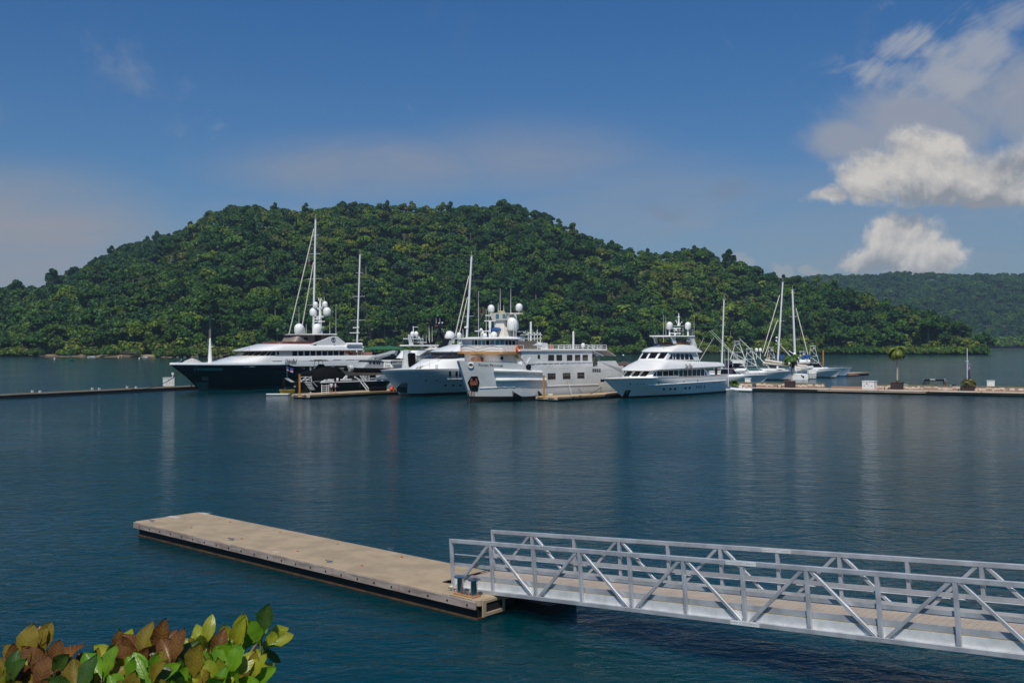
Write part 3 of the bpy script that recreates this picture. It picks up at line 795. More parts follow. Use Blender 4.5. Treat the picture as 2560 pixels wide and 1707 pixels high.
# ------------------------------------------------------------------ aluminium gangway
G0 = Vector((-1.87, 31.6, .50))
gang = thing('gangway', 'aluminium truss gangway with tan plank deck climbing from the dock', 'gangway', G0, UA)
SLOPE = .0752; PAN = 1.712; NP = 13; TH = 1.62; WG = 2.0; LG = PAN * NP
def g(s, y, z): return Vector((s - z * SLOPE, y, s * SLOPE + z))
for y in (0, WG):
    sg = -1 if y == 0 else 1
    MB().bar(g(-.05, y, TH - .06), g(LG, y, TH - .06), .105, .12).build('top_chord', alum, gang, bevel=.008)
    MB().bar(g(-.05, y, .06), g(LG, y, .06), .105, .12).build('bottom_chord', alum, gang, bevel=.008)
    for i in range(NP + 1):
        MB().bar(g(i * PAN, y, .118), g(i * PAN, y, TH - .118), .096, .096, up=(1, 0, 0)).build('post', alum, gang, bevel=.006)
    for i in range(NP):
        a, b = (i * PAN + .12, (i + 1) * PAN - .11)
        p, q = (g(a, y, .10), g(b, y, TH - .12)) if i % 2 == 0 else (g(a, y, TH - .12), g(b, y, .10))
        MB().bar(p, q, .075, .085, up=(0, 0, 1)).build('brace', alum, gang, bevel=.006)
    yi = y - sg * .095
    MB().bar(g(.02, yi, .43), g(LG, yi, .43), .03, .16).build('kick_plate', alum, gang)
    MB().bar(g(.02, yi, .80), g(LG, yi, .80), .03, .105).build('mid_rail', alum, gang)
    MB().tube([g(.05, yi, 1.12), g(LG, yi, 1.12)], .021, 6).build('hand_rail', alum, gang)
    MB().bar(g(.0, yi + sg * .04, .235), g(LG, yi + sg * .04, .235), .02, .23).build('deck_stringer', alum_w, gang)
    k = 6 * PAN
    mb = MB().bar(g(k - .42, y - .0595 if y == 0 else y - .0595, TH - .06), g(k + .42, y - .0595, TH - .06), .012, .10)
    for dx in (-.34, -.27, -.20, .20, .27, .34):
        for dz in (-.03, .03): mb.tube([g(k + dx, y - .062, TH - .06 + dz), g(k + dx, y - .085, TH - .06 + dz)], .014, 6)
    mb.bar(g(k - .40, y - .0595, .06), g(k + .40, y - .0595, .06), .012, .10)
    for dx in (-.34, -.27, -.20, .20, .27, .34):
        for dz in (-.03, .03): mb.tube([g(k + dx, y - .062, .06 + dz), g(k + dx, y - .085, .06 + dz)], .014, 6)
    mb.build('splice_plate', alum_w, gang)
    MB().bar(g(.3, yi + sg * .03, .362), g(LG, yi + sg * .03, .362), .012, .014).build('deck_edge_strip', mat('dark_yellow_strip', (.22, .18, .08), .7), gang)
mb = MB()
for i in range(int(LG / .19)): mb.bar(g(i * .19 + .095, .15, .285), g(i * .19 + .095, WG - .15, .285), .184, .03, up=(SLOPE, 0, -1))
mb.build('plank_deck', decking, gang)
mb = MB()
for i in range(NP + 1): mb.bar(g(i * PAN, .0, .2), g(i * PAN, WG, .2), .07, .09)
mb.build('cross_beam', alum, gang)
# roller foot and dark sloping plate at the dock end
MB().tube([g(-.06, -.12, .06), g(-.06, .30, .06)], .09, 12).build('roller', alum_w, gang, smooth=True)
MB().tube([g(-.06, WG - .3, .06), g(-.06, WG + .12, .06)], .09, 12).build('roller', alum_w, gang, smooth=True)
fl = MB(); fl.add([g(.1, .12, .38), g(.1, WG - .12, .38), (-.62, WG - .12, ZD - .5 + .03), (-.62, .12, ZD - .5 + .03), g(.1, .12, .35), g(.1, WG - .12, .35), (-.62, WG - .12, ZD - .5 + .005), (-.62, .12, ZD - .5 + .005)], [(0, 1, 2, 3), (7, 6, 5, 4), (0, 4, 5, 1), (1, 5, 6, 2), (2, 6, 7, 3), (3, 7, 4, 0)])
fl.build('dark_end_plate', mat('dark_flap', (.045, .04, .05), .6), gang)

# ------------------------------------------------------------------ sea almond leaves at the near edge
def leaf_material(name, c, c2, vein):
    m = bpy.data.materials.new(name); m.use_nodes = True
    t = NT(m.node_tree); b = m.node_tree.nodes['Principled BSDF']
    uv = t.n('ShaderNodeUVMap'); sp = t.n('ShaderNodeSeparateXYZ'); m.node_tree.links.new(uv.outputs[0], sp.inputs[0])
    u, v = sp.outputs[0], sp.outputs[1]
    ad = t.m('ABSOLUTE', u)
    mid = t.rng(ad, .0, .05, 1, 0)
    rib = t.m('SINE', t.m('MULTIPLY', t.m('SUBTRACT', v, t.m('MULTIPLY', ad, .22)), 58.0))
    rib = t.m('MULTIPLY', t.rng(rib, .82, 1.0), .65)
    geo = t.n('ShaderNodeNewGeometry')
    f = t.rng(t.noise(geo.outputs['Position'], 9, 4, .6), .35, .65)
    col = t.mix(f, (*c, 1), (*c2, 1))
    col = t.mix(t.m('MAXIMUM', mid, rib), col, (*vein, 1))
    m.node_tree.links.new(col, b.inputs['Base Color'])
    b.inputs['Roughness'].default_value = .38; b.inputs['Specular IOR Level'].default_value = .45
    bn = t.n('ShaderNodeBump'); bn.inputs['Distance'].default_value = .004; m.node_tree.links.new(t.m('MAXIMUM', mid, rib), bn.inputs['Height']); m.node_tree.links.new(bn.outputs[0], b.inputs['Normal'])
    tr = t.n('ShaderNodeBsdfTranslucent'); mx = t.n('ShaderNodeMixShader'); mx.inputs[0].default_value = .32
    hs = t.n('ShaderNodeHueSaturation'); m.node_tree.links.new(col, hs.inputs['Color']); hs.inputs['Value'].default_value = 1.5; m.node_tree.links.new(hs.outputs[0], tr.inputs[0])
    om = m.node_tree.nodes['Material Output']
    m.node_tree.links.new(b.outputs[0], mx.inputs[1]); m.node_tree.links.new(tr.outputs[0], mx.inputs[2]); m.node_tree.links.new(mx.outputs[0], om.inputs[0])
    return m
LM = [leaf_material('green_leaf', (.085, .22, .008), (.14, .29, .010), (.26, .36, .04)), leaf_material('yellow_leaf', (.20, .24, .014), (.30, .30, .018), (.42, .42, .06)),
      leaf_material('red_leaf', (.115, .034, .014), (.18, .075, .018), (.32, .24, .05)), leaf_material('bronze_leaf', (.15, .10, .012), (.23, .17, .016), (.40, .34, .06)), leaf_material('dark_leaf', (.03, .075, .012), (.045, .10, .014), (.10, .16, .03))]
class Leaves:
    def __init__(s): s.v = []; s.f = []; s.uv = []; s.m = []
    def leaf(s, p, d, n, L, wd, mi, cup=.25, bend=.2):
        """obovate leaf from stalk point p along d, face normal about n"""
        d = Vector(d).normalized(); side = d.cross(Vector(n)).normalized(); n = side.cross(d)
        o = len(s.v); NV, NU = 9, 5
        for i in range(NV):
            v = i / (NV - 1)
            hw = wd * .5 * max(0.0, (math.sin(math.pi * v ** 1.25)) ** .9) if 0 < v < 1 else 0.0
            if v == 1: hw = 0
            c = Vector(p) + d * L * v - n * bend * L * v * v
            for j in range(NU):
                u = -1 + 2 * j / (NU - 1)
                wv = .04 * L * math.sin(v * 17 + u * 3) * abs(u)
                s.v.append(c + side * hw * u * (1 - .12 * abs(u)) + n * (cup * hw * u * u + wv)); s.uv.append((u, v))
        for i in range(NV - 1):
            for j in range(NU - 1):
                a = o + i * NU + j; s.f.append((a, a + 1, a + NU + 1, a + NU)); s.m.append(mi)
        return s
    def build(s, name, par):
        me = bpy.data.meshes.new(name); me.from_pydata([tuple(v) for v in s.v], [], s.f)
        for q in LM: me.materials.append(q)
        me.polygons.foreach_set('material_index', s.m); me.polygons.foreach_set('use_smooth', [True] * len(s.f))
        ul = me.uv_layers.new(name='UVMap')
        for lp in me.loops: ul.data[lp.index].uv = s.uv[lp.vertex_index]
        o = bpy.data.objects.new(name, me); COL.objects.link(o); o.parent = par; return o
YB = 7.2
tree_at = Vector((-2.95, 6.6, 0))
alm = thing('sea_almond_tree', 'leafy branch tops of a sea almond tree, red and green leaves, at the bottom left', 'tree')
rr = random.Random(5)
br = MB(); br.tube([(-2.9, 6.3, 1.2), (-2.85, 6.6, 3.5), (-2.8, 7.0, 5.2)], .13, 9, r2=.07)
def pt(x, y, Y): return at(x, y, Y)
# each spray: tip in the picture, distance, leaf size, colours, count
SPRAYS = [(50, 1655, 7.0, .30, [3, 2, 3], 9), (95, 1620, 7.3, .26, [2, 3, 1], 8), (130, 1660, 7.0, .28, [2, 2, 4], 8), (20, 1690, 6.8, .27, [1, 4, 3], 8),
          (230, 1665, 7.2, .24, [4, 2, 3], 8), (300, 1630, 7.4, .26, [1, 2, 2], 9), (345, 1640, 7.1, .30, [2, 2, 3, 4], 9), (260, 1690, 6.9, .28, [3, 3, 0], 9),
          (400, 1610, 7.4, .26, [1, 1, 2], 8), (430, 1650, 7.0, .28, [2, 4, 0, 2], 9), (380, 1690, 6.8, .28, [0, 0, 3, 0], 10), (510, 1605, 7.3, .28, [1, 1, 3], 9),
          (535, 1650, 7.0, .28, [0, 0, 2, 0], 10), (480, 1690, 6.8, .28, [0, 4, 3], 9), (590, 1612, 7.2, .28, [1, 1, 0], 7), (655, 1575, 7.2, .25, [1, 0, 4, 0], 7),
          (575, 1680, 6.9, .26, [0, 1, 0], 9), (625, 1672, 7.0, .22, [1, 3, 0], 7), (320, 1720, 6.7, .28, [0, 3, 0], 8), (450, 1725, 6.7, .28, [0, 0, 4], 8), (540, 1725, 6.7, .28, [0, 1], 7), (90, 1725, 6.7, .28, [3, 2], 7), (200, 1730, 6.7, .28, [4, 3], 7)]
hub = Vector((-2.75, 7.0, 5.25))
for sx, sy, Y, ls, cols, n in SPRAYS:
    tip = pt(sx, sy + 14, Y)
    br.tube([hub + Vector((0, 0, -.3)), hub.lerp(tip, .5) + Vector((0, 0, -.16)), tip], .026, 6, r2=.009)
    lv = Leaves()
    for i in range(int(n * 1.5)):
        az = i * 2.4 + rr.uniform(-.4, .4); el = rr.uniform(.25, 1.25)
        if i == 0: el = 1.35
        d = Vector((math.cos(az) * math.cos(el), math.sin(az) * math.cos(el), math.sin(el)))
        nn = Vector((rr.uniform(-.4, .4), -1.0, .55)) + Vector((-d.x, -d.y, 0)) * .5
        L = ls * rr.uniform(.6, 1.0)
        p = tip + Vector((d.x, d.y, 0)) * .015 - Vector((0, 0, .012 * i))
        br.tube([p - Vector((0, 0, .02)), p + d * .03], .006, 5)
        lv.leaf(p + d * .02, d, nn, L, L * rr.uniform(.5, .66), cols[rr.randrange(len(cols))], rr.uniform(.1, .7), rr.uniform(-.1, .5))
    lv.build('leaf_spray', alm)
br.build('branch', mat('almond_bark', (.16, .12, .07), .85, var=.25, scale=20), alm, smooth=True)
lv = Leaves()
tp = pt(648, 1618, 7.2)
lv.leaf(tp, (.15, 0, -1), (-.3, -1, .2), .20, .085, 0, .1, .05); lv.leaf(tp + Vector((.02, 0, .01)), (.75, .1, -.75), (-.2, -1, .5), .19, .07, 4, .1, .1); lv.leaf(tp, (1, 0, .35), (0, -1, .6), .13, .075, 0); lv.build('leaf_spray', alm)
fr_m = mat('green_fruit', (.10, .16, .03), .5, var=.15, scale=30)
for q in ((566, 1612), (572, 1602), (580, 1606), (396, 1626)): MB().ball(pt(*q, 7.15), .017, 1.35, 10).build('fruit', fr_m, alm, smooth=True)
# ------------------------------------------------------------------ boat building kit
white = mat('white_gelcoat', (.78, .775, .75), .22, var=.03, scale=.6, coat=.3)
white_c = mat('cream_paint', (.74, .72, .67), .35, var=.05, scale=.8)
white_p = mat('ship_paint', (.70, .70, .68), .42, scale=.55, c2=(.80, .79, .76), bump=.012, bscale=1.1)
glass = mat('dark_glass', (.006, .006, .007), .07, var=.1, spec=.28)
glass_b = mat('brown_glass', (.035, .026, .020), .10, var=.15, spec=.6)
glass_t = mat('teal_glass', (.10, .25, .28), .12, var=.12, scale=1.2, spec=.6)
navy = mat('navy_hull', (.0035, .004, .010), .12, var=.1, coat=.6)
black = mat('black_hull', (.006, .006, .007), .25, var=.2, coat=.2)
antifoul = mat('dark_bottom_paint', (.010, .012, .012), .6, scale=1.5, c2=(.03, .022, .016))
teak = mat('teak', (.19, .085, .04), .55, scale=3, var=.2)
steelw = mat('white_tube', (.74, .74, .72), .3, var=.05)
chrome = mat('chrome', (.75, .76, .78), .15, metal=1.0, var=.03)
grey_h = mat('grey_paint', (.30, .315, .33), .5, var=.06, scale=.8)
black_c = mat('black_canvas', (.004, .004, .0045), .9, var=.3, spec=.12, scale=2, bump=.02, bscale=2)
taupe = mat('taupe_panel', (.20, .165, .135), .5, var=.06)
mahog = mat('mahogany', (.13, .040, .030), .35, scale=3, var=.25)
orange = mat('safety_orange', (.62, .085, .02), .55, var=.1)
yellowp = mat('yellow_post_paint', (.52, .24, .012), .5, var=.12, scale=4)
blue_c = mat('blue_canvas', (.012, .075, .24), .8, var=.2)
tan_c = mat('canvas_sail', (.55, .48, .40), .85, var=.12, scale=2)
rope_m = mat('dark_rope', (.03, .028, .025), .9)
ropew = mat('pale_rope', (.45, .42, .36), .9)
ink = mat('black_lettering', (.012, .012, .014), .5)
def lin(x, tab): return float(np.interp(x, [p[0] for p in tab], [p[1] for p in tab]))
def hull(par, name, mats, L, hb, sheer, stem, levels, te=(.55, .38), p=(1.6, 2.1), stern=.12, transom=0.0, wl=.80, n=26, keel=-.9, bands=None, deck=None, dz=.0, kn=.68, sharp=28):
    """moulded hull. sheer: (x, z) table; stem: (z, x) table; levels: fractions of sheer height from the waterline up"""
    S = [0] + [(i / n) ** 1.5 for i in range(1, n + 1)]
    lv = [None] + list(levels)
    rows = []
    for k, f in enumerate(lv):
        r = []
        for s in S:
            f2 = 0.0 if f is None else f
            x = s * L
            for _ in range(3):
                zt = lin(x, sheer); z = keel if f is None else f2 * zt
                xs = lin(max(z, 0), stem); xe = L + transom * z
                x = xs + s * (xe - xs)
            zt = lin(x, sheer); z = keel if f is None else f2 * zt
            t = te[0] + (te[1] - te[0]) * f2; pw = p[0] + (p[1] - p[0]) * f2
            u = min(1, s / t); b = 1 - (1 - u) ** pw
            b *= (wl + (1 - wl) * min(1, f2 / kn) ** .9) * hb * (1 - stern * max(0, (s - .55) / .45) ** 2)
            if f is None: b *= .6
            r.append((x, b, z))
        rows.append(r)
    mb = MB(); bands = bands or [0] * len(lv)
    mb.grid([[(x, -b, z) for x, b, z in r] for r in rows], mis=bands)
    mb.grid([[(x, b, z) for x, b, z in r] for r in rows], mis=bands)
    for k in range(len(rows) - 1):
        a, c = rows[k][-1], rows[k + 1][-1]
        mb.add([(a[0], -a[1], a[2]), (a[0], a[1], a[2]), (c[0], c[1], c[2]), (c[0], -c[1], c[2])], [(0, 1, 2, 3)], bands[k])
    h = mb.build(name, mats, par, smooth=True, angle=sharp)
    top = rows[-1]
    d = MB().grid([[(x, -b * .99, z - dz) for x, b, z in top], [(x, b * .99, z - dz) for x, b, z in top]])
    dd = d.build('deck', deck or white_c, par)
    return h, rows
def outline(x0, x1, b, nose, p, n=12, back=0.0):
    pts = []
    for i in range(n + 1):
        a = math.pi / 2 * i / n
        pts.append((x0 + nose * (1 - math.cos(a) ** (2 / p)), b * math.sin(a) ** (2 / p)))
    pts.append((x1, b * (1 - back)))
    return pts
def tier(levels, p=3.0, n=12, back=0.0, mi=0, capb=True):
    """deckhouse: levels of (z at the front, z at the back, x front, x back, half beam, nose length)"""
    mb = MB(); rows = []
    for zf, zb, x0, x1, b, nose in levels:
        o = outline(x0, x1, b, nose, p, n, back)
        loop = [(x, -y) for x, y in reversed(o)] + [(x, y) for x, y in o[1:]]
        rows.append([(x, y, zf + (zb - zf) * (x - x0) / (x1 - x0)) for x, y in loop])
    mb.grid(rows, mi)
    m = len(rows[0])
    for r in ([rows[0], rows[-1]] if capb else [rows[-1]]):
        h = m // 2
        mb.grid([[r[i] for i in range(h + 1)], [r[m - 1 - i] for i in range(h + 1)]], mi)
    for k in range(len(rows) - 1):
        mb.add([rows[k][0], rows[k][-1], rows[k + 1][-1], rows[k + 1][0]], [(0, 1, 2, 3)], mi)
    return mb
def rail(pts, h, name, par, m=None, r=.022, step=1.5, mid=0):
    """tube rail along a polyline of deck points"""
    mb = MB(); P3 = [Vector(p) for p in pts]; up = Vector((0, 0, h))
    mb.tube([p + up for p in P3], r, 5)
    for j in range(mid): mb.tube([p + up * (j + 1) / (mid + 1) for p in P3], r * .7, 5)
    for a, b in zip(P3, P3[1:]):
        k = max(1, int((b - a).length / step))
        for i in range(k + (b is P3[-1])): q = a.lerp(b, i / k); mb.tube([q, q + up], r, 5)
    return mb.build(name, m or steelw, par)
def antenna(par, p, h, lean=0.0, r=.035, name='antenna'):
    return MB().tube([p, (p[0] + lean * h, p[1], p[2] + h)], r, 5, r2=r * .4).build(name, steelw, par)
def dome(par, p, r, h, post=0.0, pr=.12, name='radar_dome'):
    mb = MB().dome((p[0], p[1], p[2] + post), r, h)
    if post: mb.lathe(p, [(pr, 0), (pr, post + .05)], 8)
    return mb.build(name, white, par, smooth=True)
def scanner(par, p, w, post=.35, rz=.6):
    mb = MB().lathe(p, [(.16, 0), (.12, post * .5), (.2, post * .6), (.2, post)], 10)
    mb.box((p[0], p[1], p[2] + post + .07), (.16, w, .13), rz)
    return mb.build('radar_scanner', white, par, bevel=.02)
def windows(sk, par, quads, m, name='window', t=.03, sub=3):
    for q in quads:
        q = list(q)
        if len(q) == 3: q = [q[0], q[1], q[2], ((q[2][0] * .98 + q[0][0] * .02), (q[2][1] * .98 + q[0][1] * .02))]
        mb = MB(); sk.patch(mb, q, t, sub)
        if mb.v: mb.build(name, m, par)
def crop(x0, y0, s): return lambda x, y: (x0 + x / s, y0 + y / s)
def rect(c, x0, y0, x1, y1): return [c(x0, y0), c(x1, y0), c(x1, y1), c(x0, y1)]
def boat(name, label, fr, cat='boat', group=None): return thing(name, label, cat, fr.o, fr.a, group)
# ------------------------------------------------------------------ white motor yacht at the right of the row
f = Frame(*ground(1555, 995)[:2], 48); c = crop(1480, 770, 5.88)
yw = boat('motor_yacht', 'white three deck motor yacht with twin radar domes, nearest the brick pier', f, 'yacht', 'large yachts and ships in the row')
HB = 3.55
SS = lambda x, y, w=-HB: f.S(*c(x, y), w)
bx, bz = SS(163, 1041, 0); L = SS(2022, 1200, -3.2)[0]
sh = [(bx, bz)] + [SS(*q) for q in ((830, 1030), (1270, 1017), (1930, 985))]; sh.append((L + 1, sh[-1][1]))
hl, rows = hull(yw, 'hull', [white, antifoul, teak], L, HB, sh, [(0, 0), (.4, -.25), (bz * .6, bx * .58), (bz, bx)], [0, .09, .13, .3, .5, .7, .86, .965, 1.0], te=(.55, .40), p=(1.45, 2.2), stern=.10, transom=-.22, bands=[1, 1, 0, 0, 0, 0, 0, 0, 2])
sk = Skin(f, [hl])
rr_ = [SS(*q) for q in ((820, 1130), (1200, 1112), (1600, 1088), (1970, 1062))]
mb = MB(); pts = [sk.hit(*c(*q)) for q in ((820, 1130), (950, 1125), (1100, 1117), (1300, 1106), (1500, 1094), (1700, 1081), (1850, 1071), (1965, 1063))]
mb.tube([p + n * .03 for p, n in pts if p], .10, 6); mb.build('rub_rail', white, yw, smooth=True)
MB().box((L + .75, 0, .42), (2.3, HB * 1.66, .22)).build('swim_platform', white, yw, bevel=.05)
# deckhouse tiers
z0 = sh[1][1] - .25
zf1 = SS(870, 920, -3.0)[1]; x1b = SS(1790, 990, -3.0)[0]; x1t = SS(1640, 885, -3.0)[0]
xf_b = SS(660, 1010, 0)[0]; xf_t = SS(700, 925, 0)[0]
h1 = tier([(z0, z0 - .3, xf_b - .75, x1b, 3.0, 1.3), (zf1 + .15, zf1 + .15, xf_t - .15, x1t + .4, 2.85, 1.2)], 3.6).build('main_deckhouse', white, yw, smooth=True)
# upper deck brow: bottom lip, then the long sloping panel up to the pilothouse windows
zb = SS(935, 920, -3.4)[1]; xl = SS(660, 920, 0)[0] - .8
zt = SS(1150, 760, -2.8)[1]; xu = SS(900, 760, 0)[0] - 1.1; xe = SS(1945, 865, -3.4)[0]; ze = SS(1945, 830, -3.4)[1]
h2 = tier([(zb - .10, ze - .45, xl + .2, xe, 3.3, 2.6), (zb, ze - .36, xl, xe, 3.45, 2.7), (zb + .12, ze - .25, xl + .05, xe, 3.5, 2.7), (zb + (zt - zb) * .5, ze + .18, xl + (xu - xl) * .42, xe - .1, 3.30, 2.6), (zt - .1, ze + .35, xu - .3, xe - .4, 2.9, 2.2), (zt, ze + .40, xu, xe - .6, 2.7, 2.0)], 3.0).build('upper_deck', white, yw, smooth=True)
zt2 = SS(1170, 655, -2.6)[1]; xe2 = SS(1580, 760, -2.6)[0]
h3 = tier([(zt - .15, zt - .2, xu - .1, xe2, 2.65, 1.2), (zt2 + .1, zt2 + .1, SS(930, 655, 0)[0] - .5, SS(1520, 655, -2.6)[0], 2.5, 1.1)], 3.6).build('pilothouse', white, yw, smooth=True)
xl2 = SS(930, 650, 0)[0] - 1.0; xe3 = SS(1615, 645, -2.8)[0]; zr = SS(1180, 535, -2.0)[1]; xr = SS(1180, 535, 0)[0] - 1.6
h4 = tier([(zt2, zt2 - .05, xl2 + .2, xe3, 2.75, 2.2), (zt2 + .14, zt2 + .08, xl2, xe3 + .1, 2.9, 2.3), (zt2 + .55, zt2 + .35, xl2 + .7, xe3 - .5, 2.8, 2.2), (zr, zr - .15, xr, xe3 - 1.9, 2.2, 1.7)], 2.8).build('flybridge', white, yw, smooth=True)
tier([(zr - .05, zr - .2, xr + .25, xe3 - 2.6, 2.15, 1.6), (zr + .36, zr + .2, xr + .15, xe3 - 2.6, 2.2, 1.6)], 2.8).build('flybridge_coaming', teak, yw, smooth=True)
# hardtop on its arch
zh = SS(1240, 415, -1.8)[1]; xa, xb = SS(995, 430, -.6)[0] , SS(1480, 415, -1.6)[0]
ht = tier([(zh - .12, zh - .12, xa + .3, xb - .2, 1.9, 1.4), (zh, zh, xa, xb, 2.1, 1.5), (zh + .12, zh + .12, xa + .1, xb - .1, 2.0, 1.5)], 2.6).build('hardtop', white, yw, smooth=True)
for sy in (-1, 1):
    MB().prism([(xa + 1.2, zh), (xa + 3.0, zh), (xa + 2.7, zh - .5), (xa + 3.1, zr + .1), (xa + 2.2, zr + .1), (xa + 1.9, zh - .5)], sy * 1.75 - .09, sy * 1.75 + .09).build('hardtop_leg', white, yw, bevel=.03)
    MB().prism([(xb - 2.4, zh), (xb - .3, zh), (xb + .9, zr - .5), (xb - .3, zr - .5), (xb - 1.2, zh - .5)], sy * 1.85 - .12, sy * 1.85 + .12).build('hardtop_leg', white, yw, bevel=.03)
for (px, py, r, h, po) in ((1140, 405, .52, 1.25, 1.0), (1411, 405, .52, 1.25, 1.05)):
    w_ = -1.2 if px < 1300 else -1.2
    x, z = SS(px, py, w_); dome(yw, (x, w_, zh + .1), r, h, po, .13)
xm = SS(1275, 400, 0)[0]
scanner(yw, (xm - 1.6, -.3, zh + .1), 1.9); scanner(yw, (xm - 1.3, -.3, zh + .9), 1.6)
mb = MB(); mb.lathe((xm, 0, zh + .1), [(.3, 0), (.3, .05)], 8)
for q in ((-.5, -.5), (.5, -.5), (-.5, .5), (.5, .5)): mb.tube([(xm + q[0], q[1], zh + .1), (xm + q[0], q[1], zh + 1.75)], .03, 5)
for z_ in (.95, 1.75): mb.box((xm, 0, zh + z_), (1.3, 1.3, .05))
mb.lathe((xm, 0, zh + 1.75), [(.28, 0), (.16, .5), (.12, 1.3), (.2, 1.35), (.2, 1.5), (.08, 1.6), (.06, 2.1)], 8)
for a_ in range(5): mb.ball((xm + .5 * math.cos(a_ * 1.3), .5 * math.sin(a_ * 1.3), zh + 2.1 + .25 * (a_ % 3)), .11)
mb.build('signal_mast', steelw, yw)
mb = MB()
for sx in (0, .62): mb.tube([(xm + .2 + sx, -1.75, zr + .2), (xm + .2 + sx, -1.75, zh)], .03, 5)
for k in range(5): mb.tube([(xm + .2, -1.75, zr + .5 + k * .4), (xm + .82, -1.75, zr + .5 + k * .4)], .025, 5)
mb.build('ladder', chrome, yw)
for px, t_, b_, w_ in ((1050, 100, 505, -1.9), (1087, 110, 405, -1.2), (1500, 105, 555, -2.0), (1472, 300, 405, -1.0)):
    x, z = SS(px, b_, w_); x2, z2 = SS(px, t_, w_); antenna(yw, (x, w_, z), z2 - z)
rail([(xr + .4, -1.6, zr + .15), (xr + 2.5, -2.2, zr + .15), (xe3 - 2.8, -2.25, zr + .0)], .42, 'flybridge_rail', yw, chrome)
# glass
F1 = Skin(f, [h1]); F3 = Skin(f, [h3]); F2 = Skin(f, [h2])
q4 = lambda *a: [c(a[i], a[i + 1]) for i in range(0, len(a), 2)]
windows(F1, yw, [q4(520, 931, 600, 929, 548, 1003, 463, 1003), q4(645, 929, 723, 927, 675, 1003, 578, 1003), q4(765, 929, 848, 929, 795, 1003, 703, 1003), q4(936, 938, 941, 938, 941, 1000, 890, 1000)] +
        [q4(a, t, b, t - 3, b, u - 2, a, u) for a, b, t, u in ((957, 1030, 930, 1000), (1046, 1117, 926, 997), (1128, 1193, 921, 995), (1205, 1268, 918, 992), (1283, 1333, 914, 1004), (1345, 1400, 911, 1002), (1412, 1465, 909, 1000), (1477, 1530, 906, 998), (1540, 1590, 904, 996), (1602, 1648, 902, 994))] + [q4(1662, 940, 1667, 944, 1690, 990, 1662, 991)], glass)
windows(F3, yw, [q4(757, 660, 838, 659, 790, 745, 708, 745), q4(868, 659, 978, 658, 925, 740, 822, 740), q4(1010, 660, 1115, 660, 1055, 743, 960, 742), q4(1171, 672, 1177, 672, 1182, 748, 1127, 748)] +
        [q4(a, 672, b, 672, b + 2, 754, a + 2, 753) for a, b in ((1197, 1218), (1237, 1288), (1303, 1350), (1367, 1418))] + [q4(1430, 672, 1455, 673, 1496, 756, 1437, 756)], glass)
text_on(F2, yw, 'name_lettering', 'Glen Ellen', q4(1365, 826, 1470, 822, 1472, 884, 1367, 890), ink, .35, bold=.012, t=.07)
for q in ((1057, 1193), (1152, 1190), (1222, 1187), (1375, 1178), (1435, 1172)):
    windows(sk, yw, [q4(q[0] - 13, q[1] - 14, q[0] + 13, q[1] - 16, q[0] + 13, q[1] + 12, q[0] - 13, q[1] + 14)], glass, 'porthole', sub=1)
for x_ in (1540, 1572, 1602, 1650): windows(sk, yw, [q4(x_ - 2, 1135, x_ + 7, 1134, x_ + 1, 1176, x_ - 8, 1177)], glass, 'hull_slit', sub=1)
windows(sk, yw, [q4(548, 1100, 578, 1099, 578, 1114, 548, 1115), q4(968, 1078, 992, 1078, 992, 1100, 968, 1100), q4(1336, 1064, 1358, 1064, 1358, 1086, 1336, 1086), q4(1540, 1054, 1560, 1054, 1560, 1076, 1540, 1076)] + [q4(x_, 1108, x_ + 32, 1106, x_ + 32, 1114, x_, 1116) for x_ in (648, 695, 742)], chrome, 'fairlead', sub=1)
windows(sk, yw, [q4(492, 1206, 570, 1204, 527, 1312, 442, 1318)], black, 'anchor_pocket', sub=4)
windows(sk, yw, [q4(492, 1212, 535, 1212, 520, 1252, 484, 1252)], chrome, 'anchor', t=.09, sub=2)
MB().box((bx - .15, 0, bz - .25), (.7, .25, .4)).build('bow_roller', black, yw)
rail([(bx + .5, -.5, bz), (bx + 2.0, -1.5, bz), (bx + 3.6, -2.25, bz - .02)], .3, 'bow_rail', yw, chrome)
for x_, w_ in ((SS(1825, 940, -2.9)[0], -2.9), (SS(1825, 940, -2.9)[0], 2.9)): MB().box((x_, w_, sh[-1][1] + .75), (.34, .3, 1.7)).build('aft_pillar', teak, yw)
MB().box((L - 3, 0, sh[-1][1] - .4), (4.5, 6.2, .06)).build('aft_deck', teak, yw)
# ------------------------------------------------------------------ grey white expedition ship in the middle
f = Frame(*ground(1178, 1003)[:2], 48); c = crop(1130, 720, 5.058)
yw = boat('expedition_ship', 'grey white steel ship with rusty anchor in a dark pocket, a name on its bow', f, 'ship', 'large yachts and ships in the row')
HB = 5.0
SS = lambda x, y, w=-HB: f.S(*c(x, y), w)
bx, bz = SS(88, 918, 0); L = SS(2140, 1330, -4.7)[0]
x1, z1 = SS(855, 956, -4.9); zd = SS(1500, 1003)[1]
sh = [(bx, bz), SS(700, 945, -HB * .93), (x1, z1), (x1 + 1.6, zd + .05), (L + 1, zd)]
hull_m = mat('weathered_hull_paint', (.62, .635, .615), .45, scale=.35, c2=(.74, .74, .71), bump=.03, bscale=.8)
hl, rows = hull(yw, 'hull', [hull_m, antifoul, white_p], L, HB, sh, [(0, 0), (bz, bx)], [0, .13, .2, .36, .5, .7, .86, 1.0], te=(.235, .225), p=(2.1, 2.3), n=64, sharp=50, stern=.0, transom=.05, bands=[1, 1, 0, 0, 0, 0, 0, 0], wl=.92, kn=.6)
sk = Skin(f, [hl])
q4 = lambda *a: [c(a[i], a[i + 1]) for i in range(0, len(a), 2)]
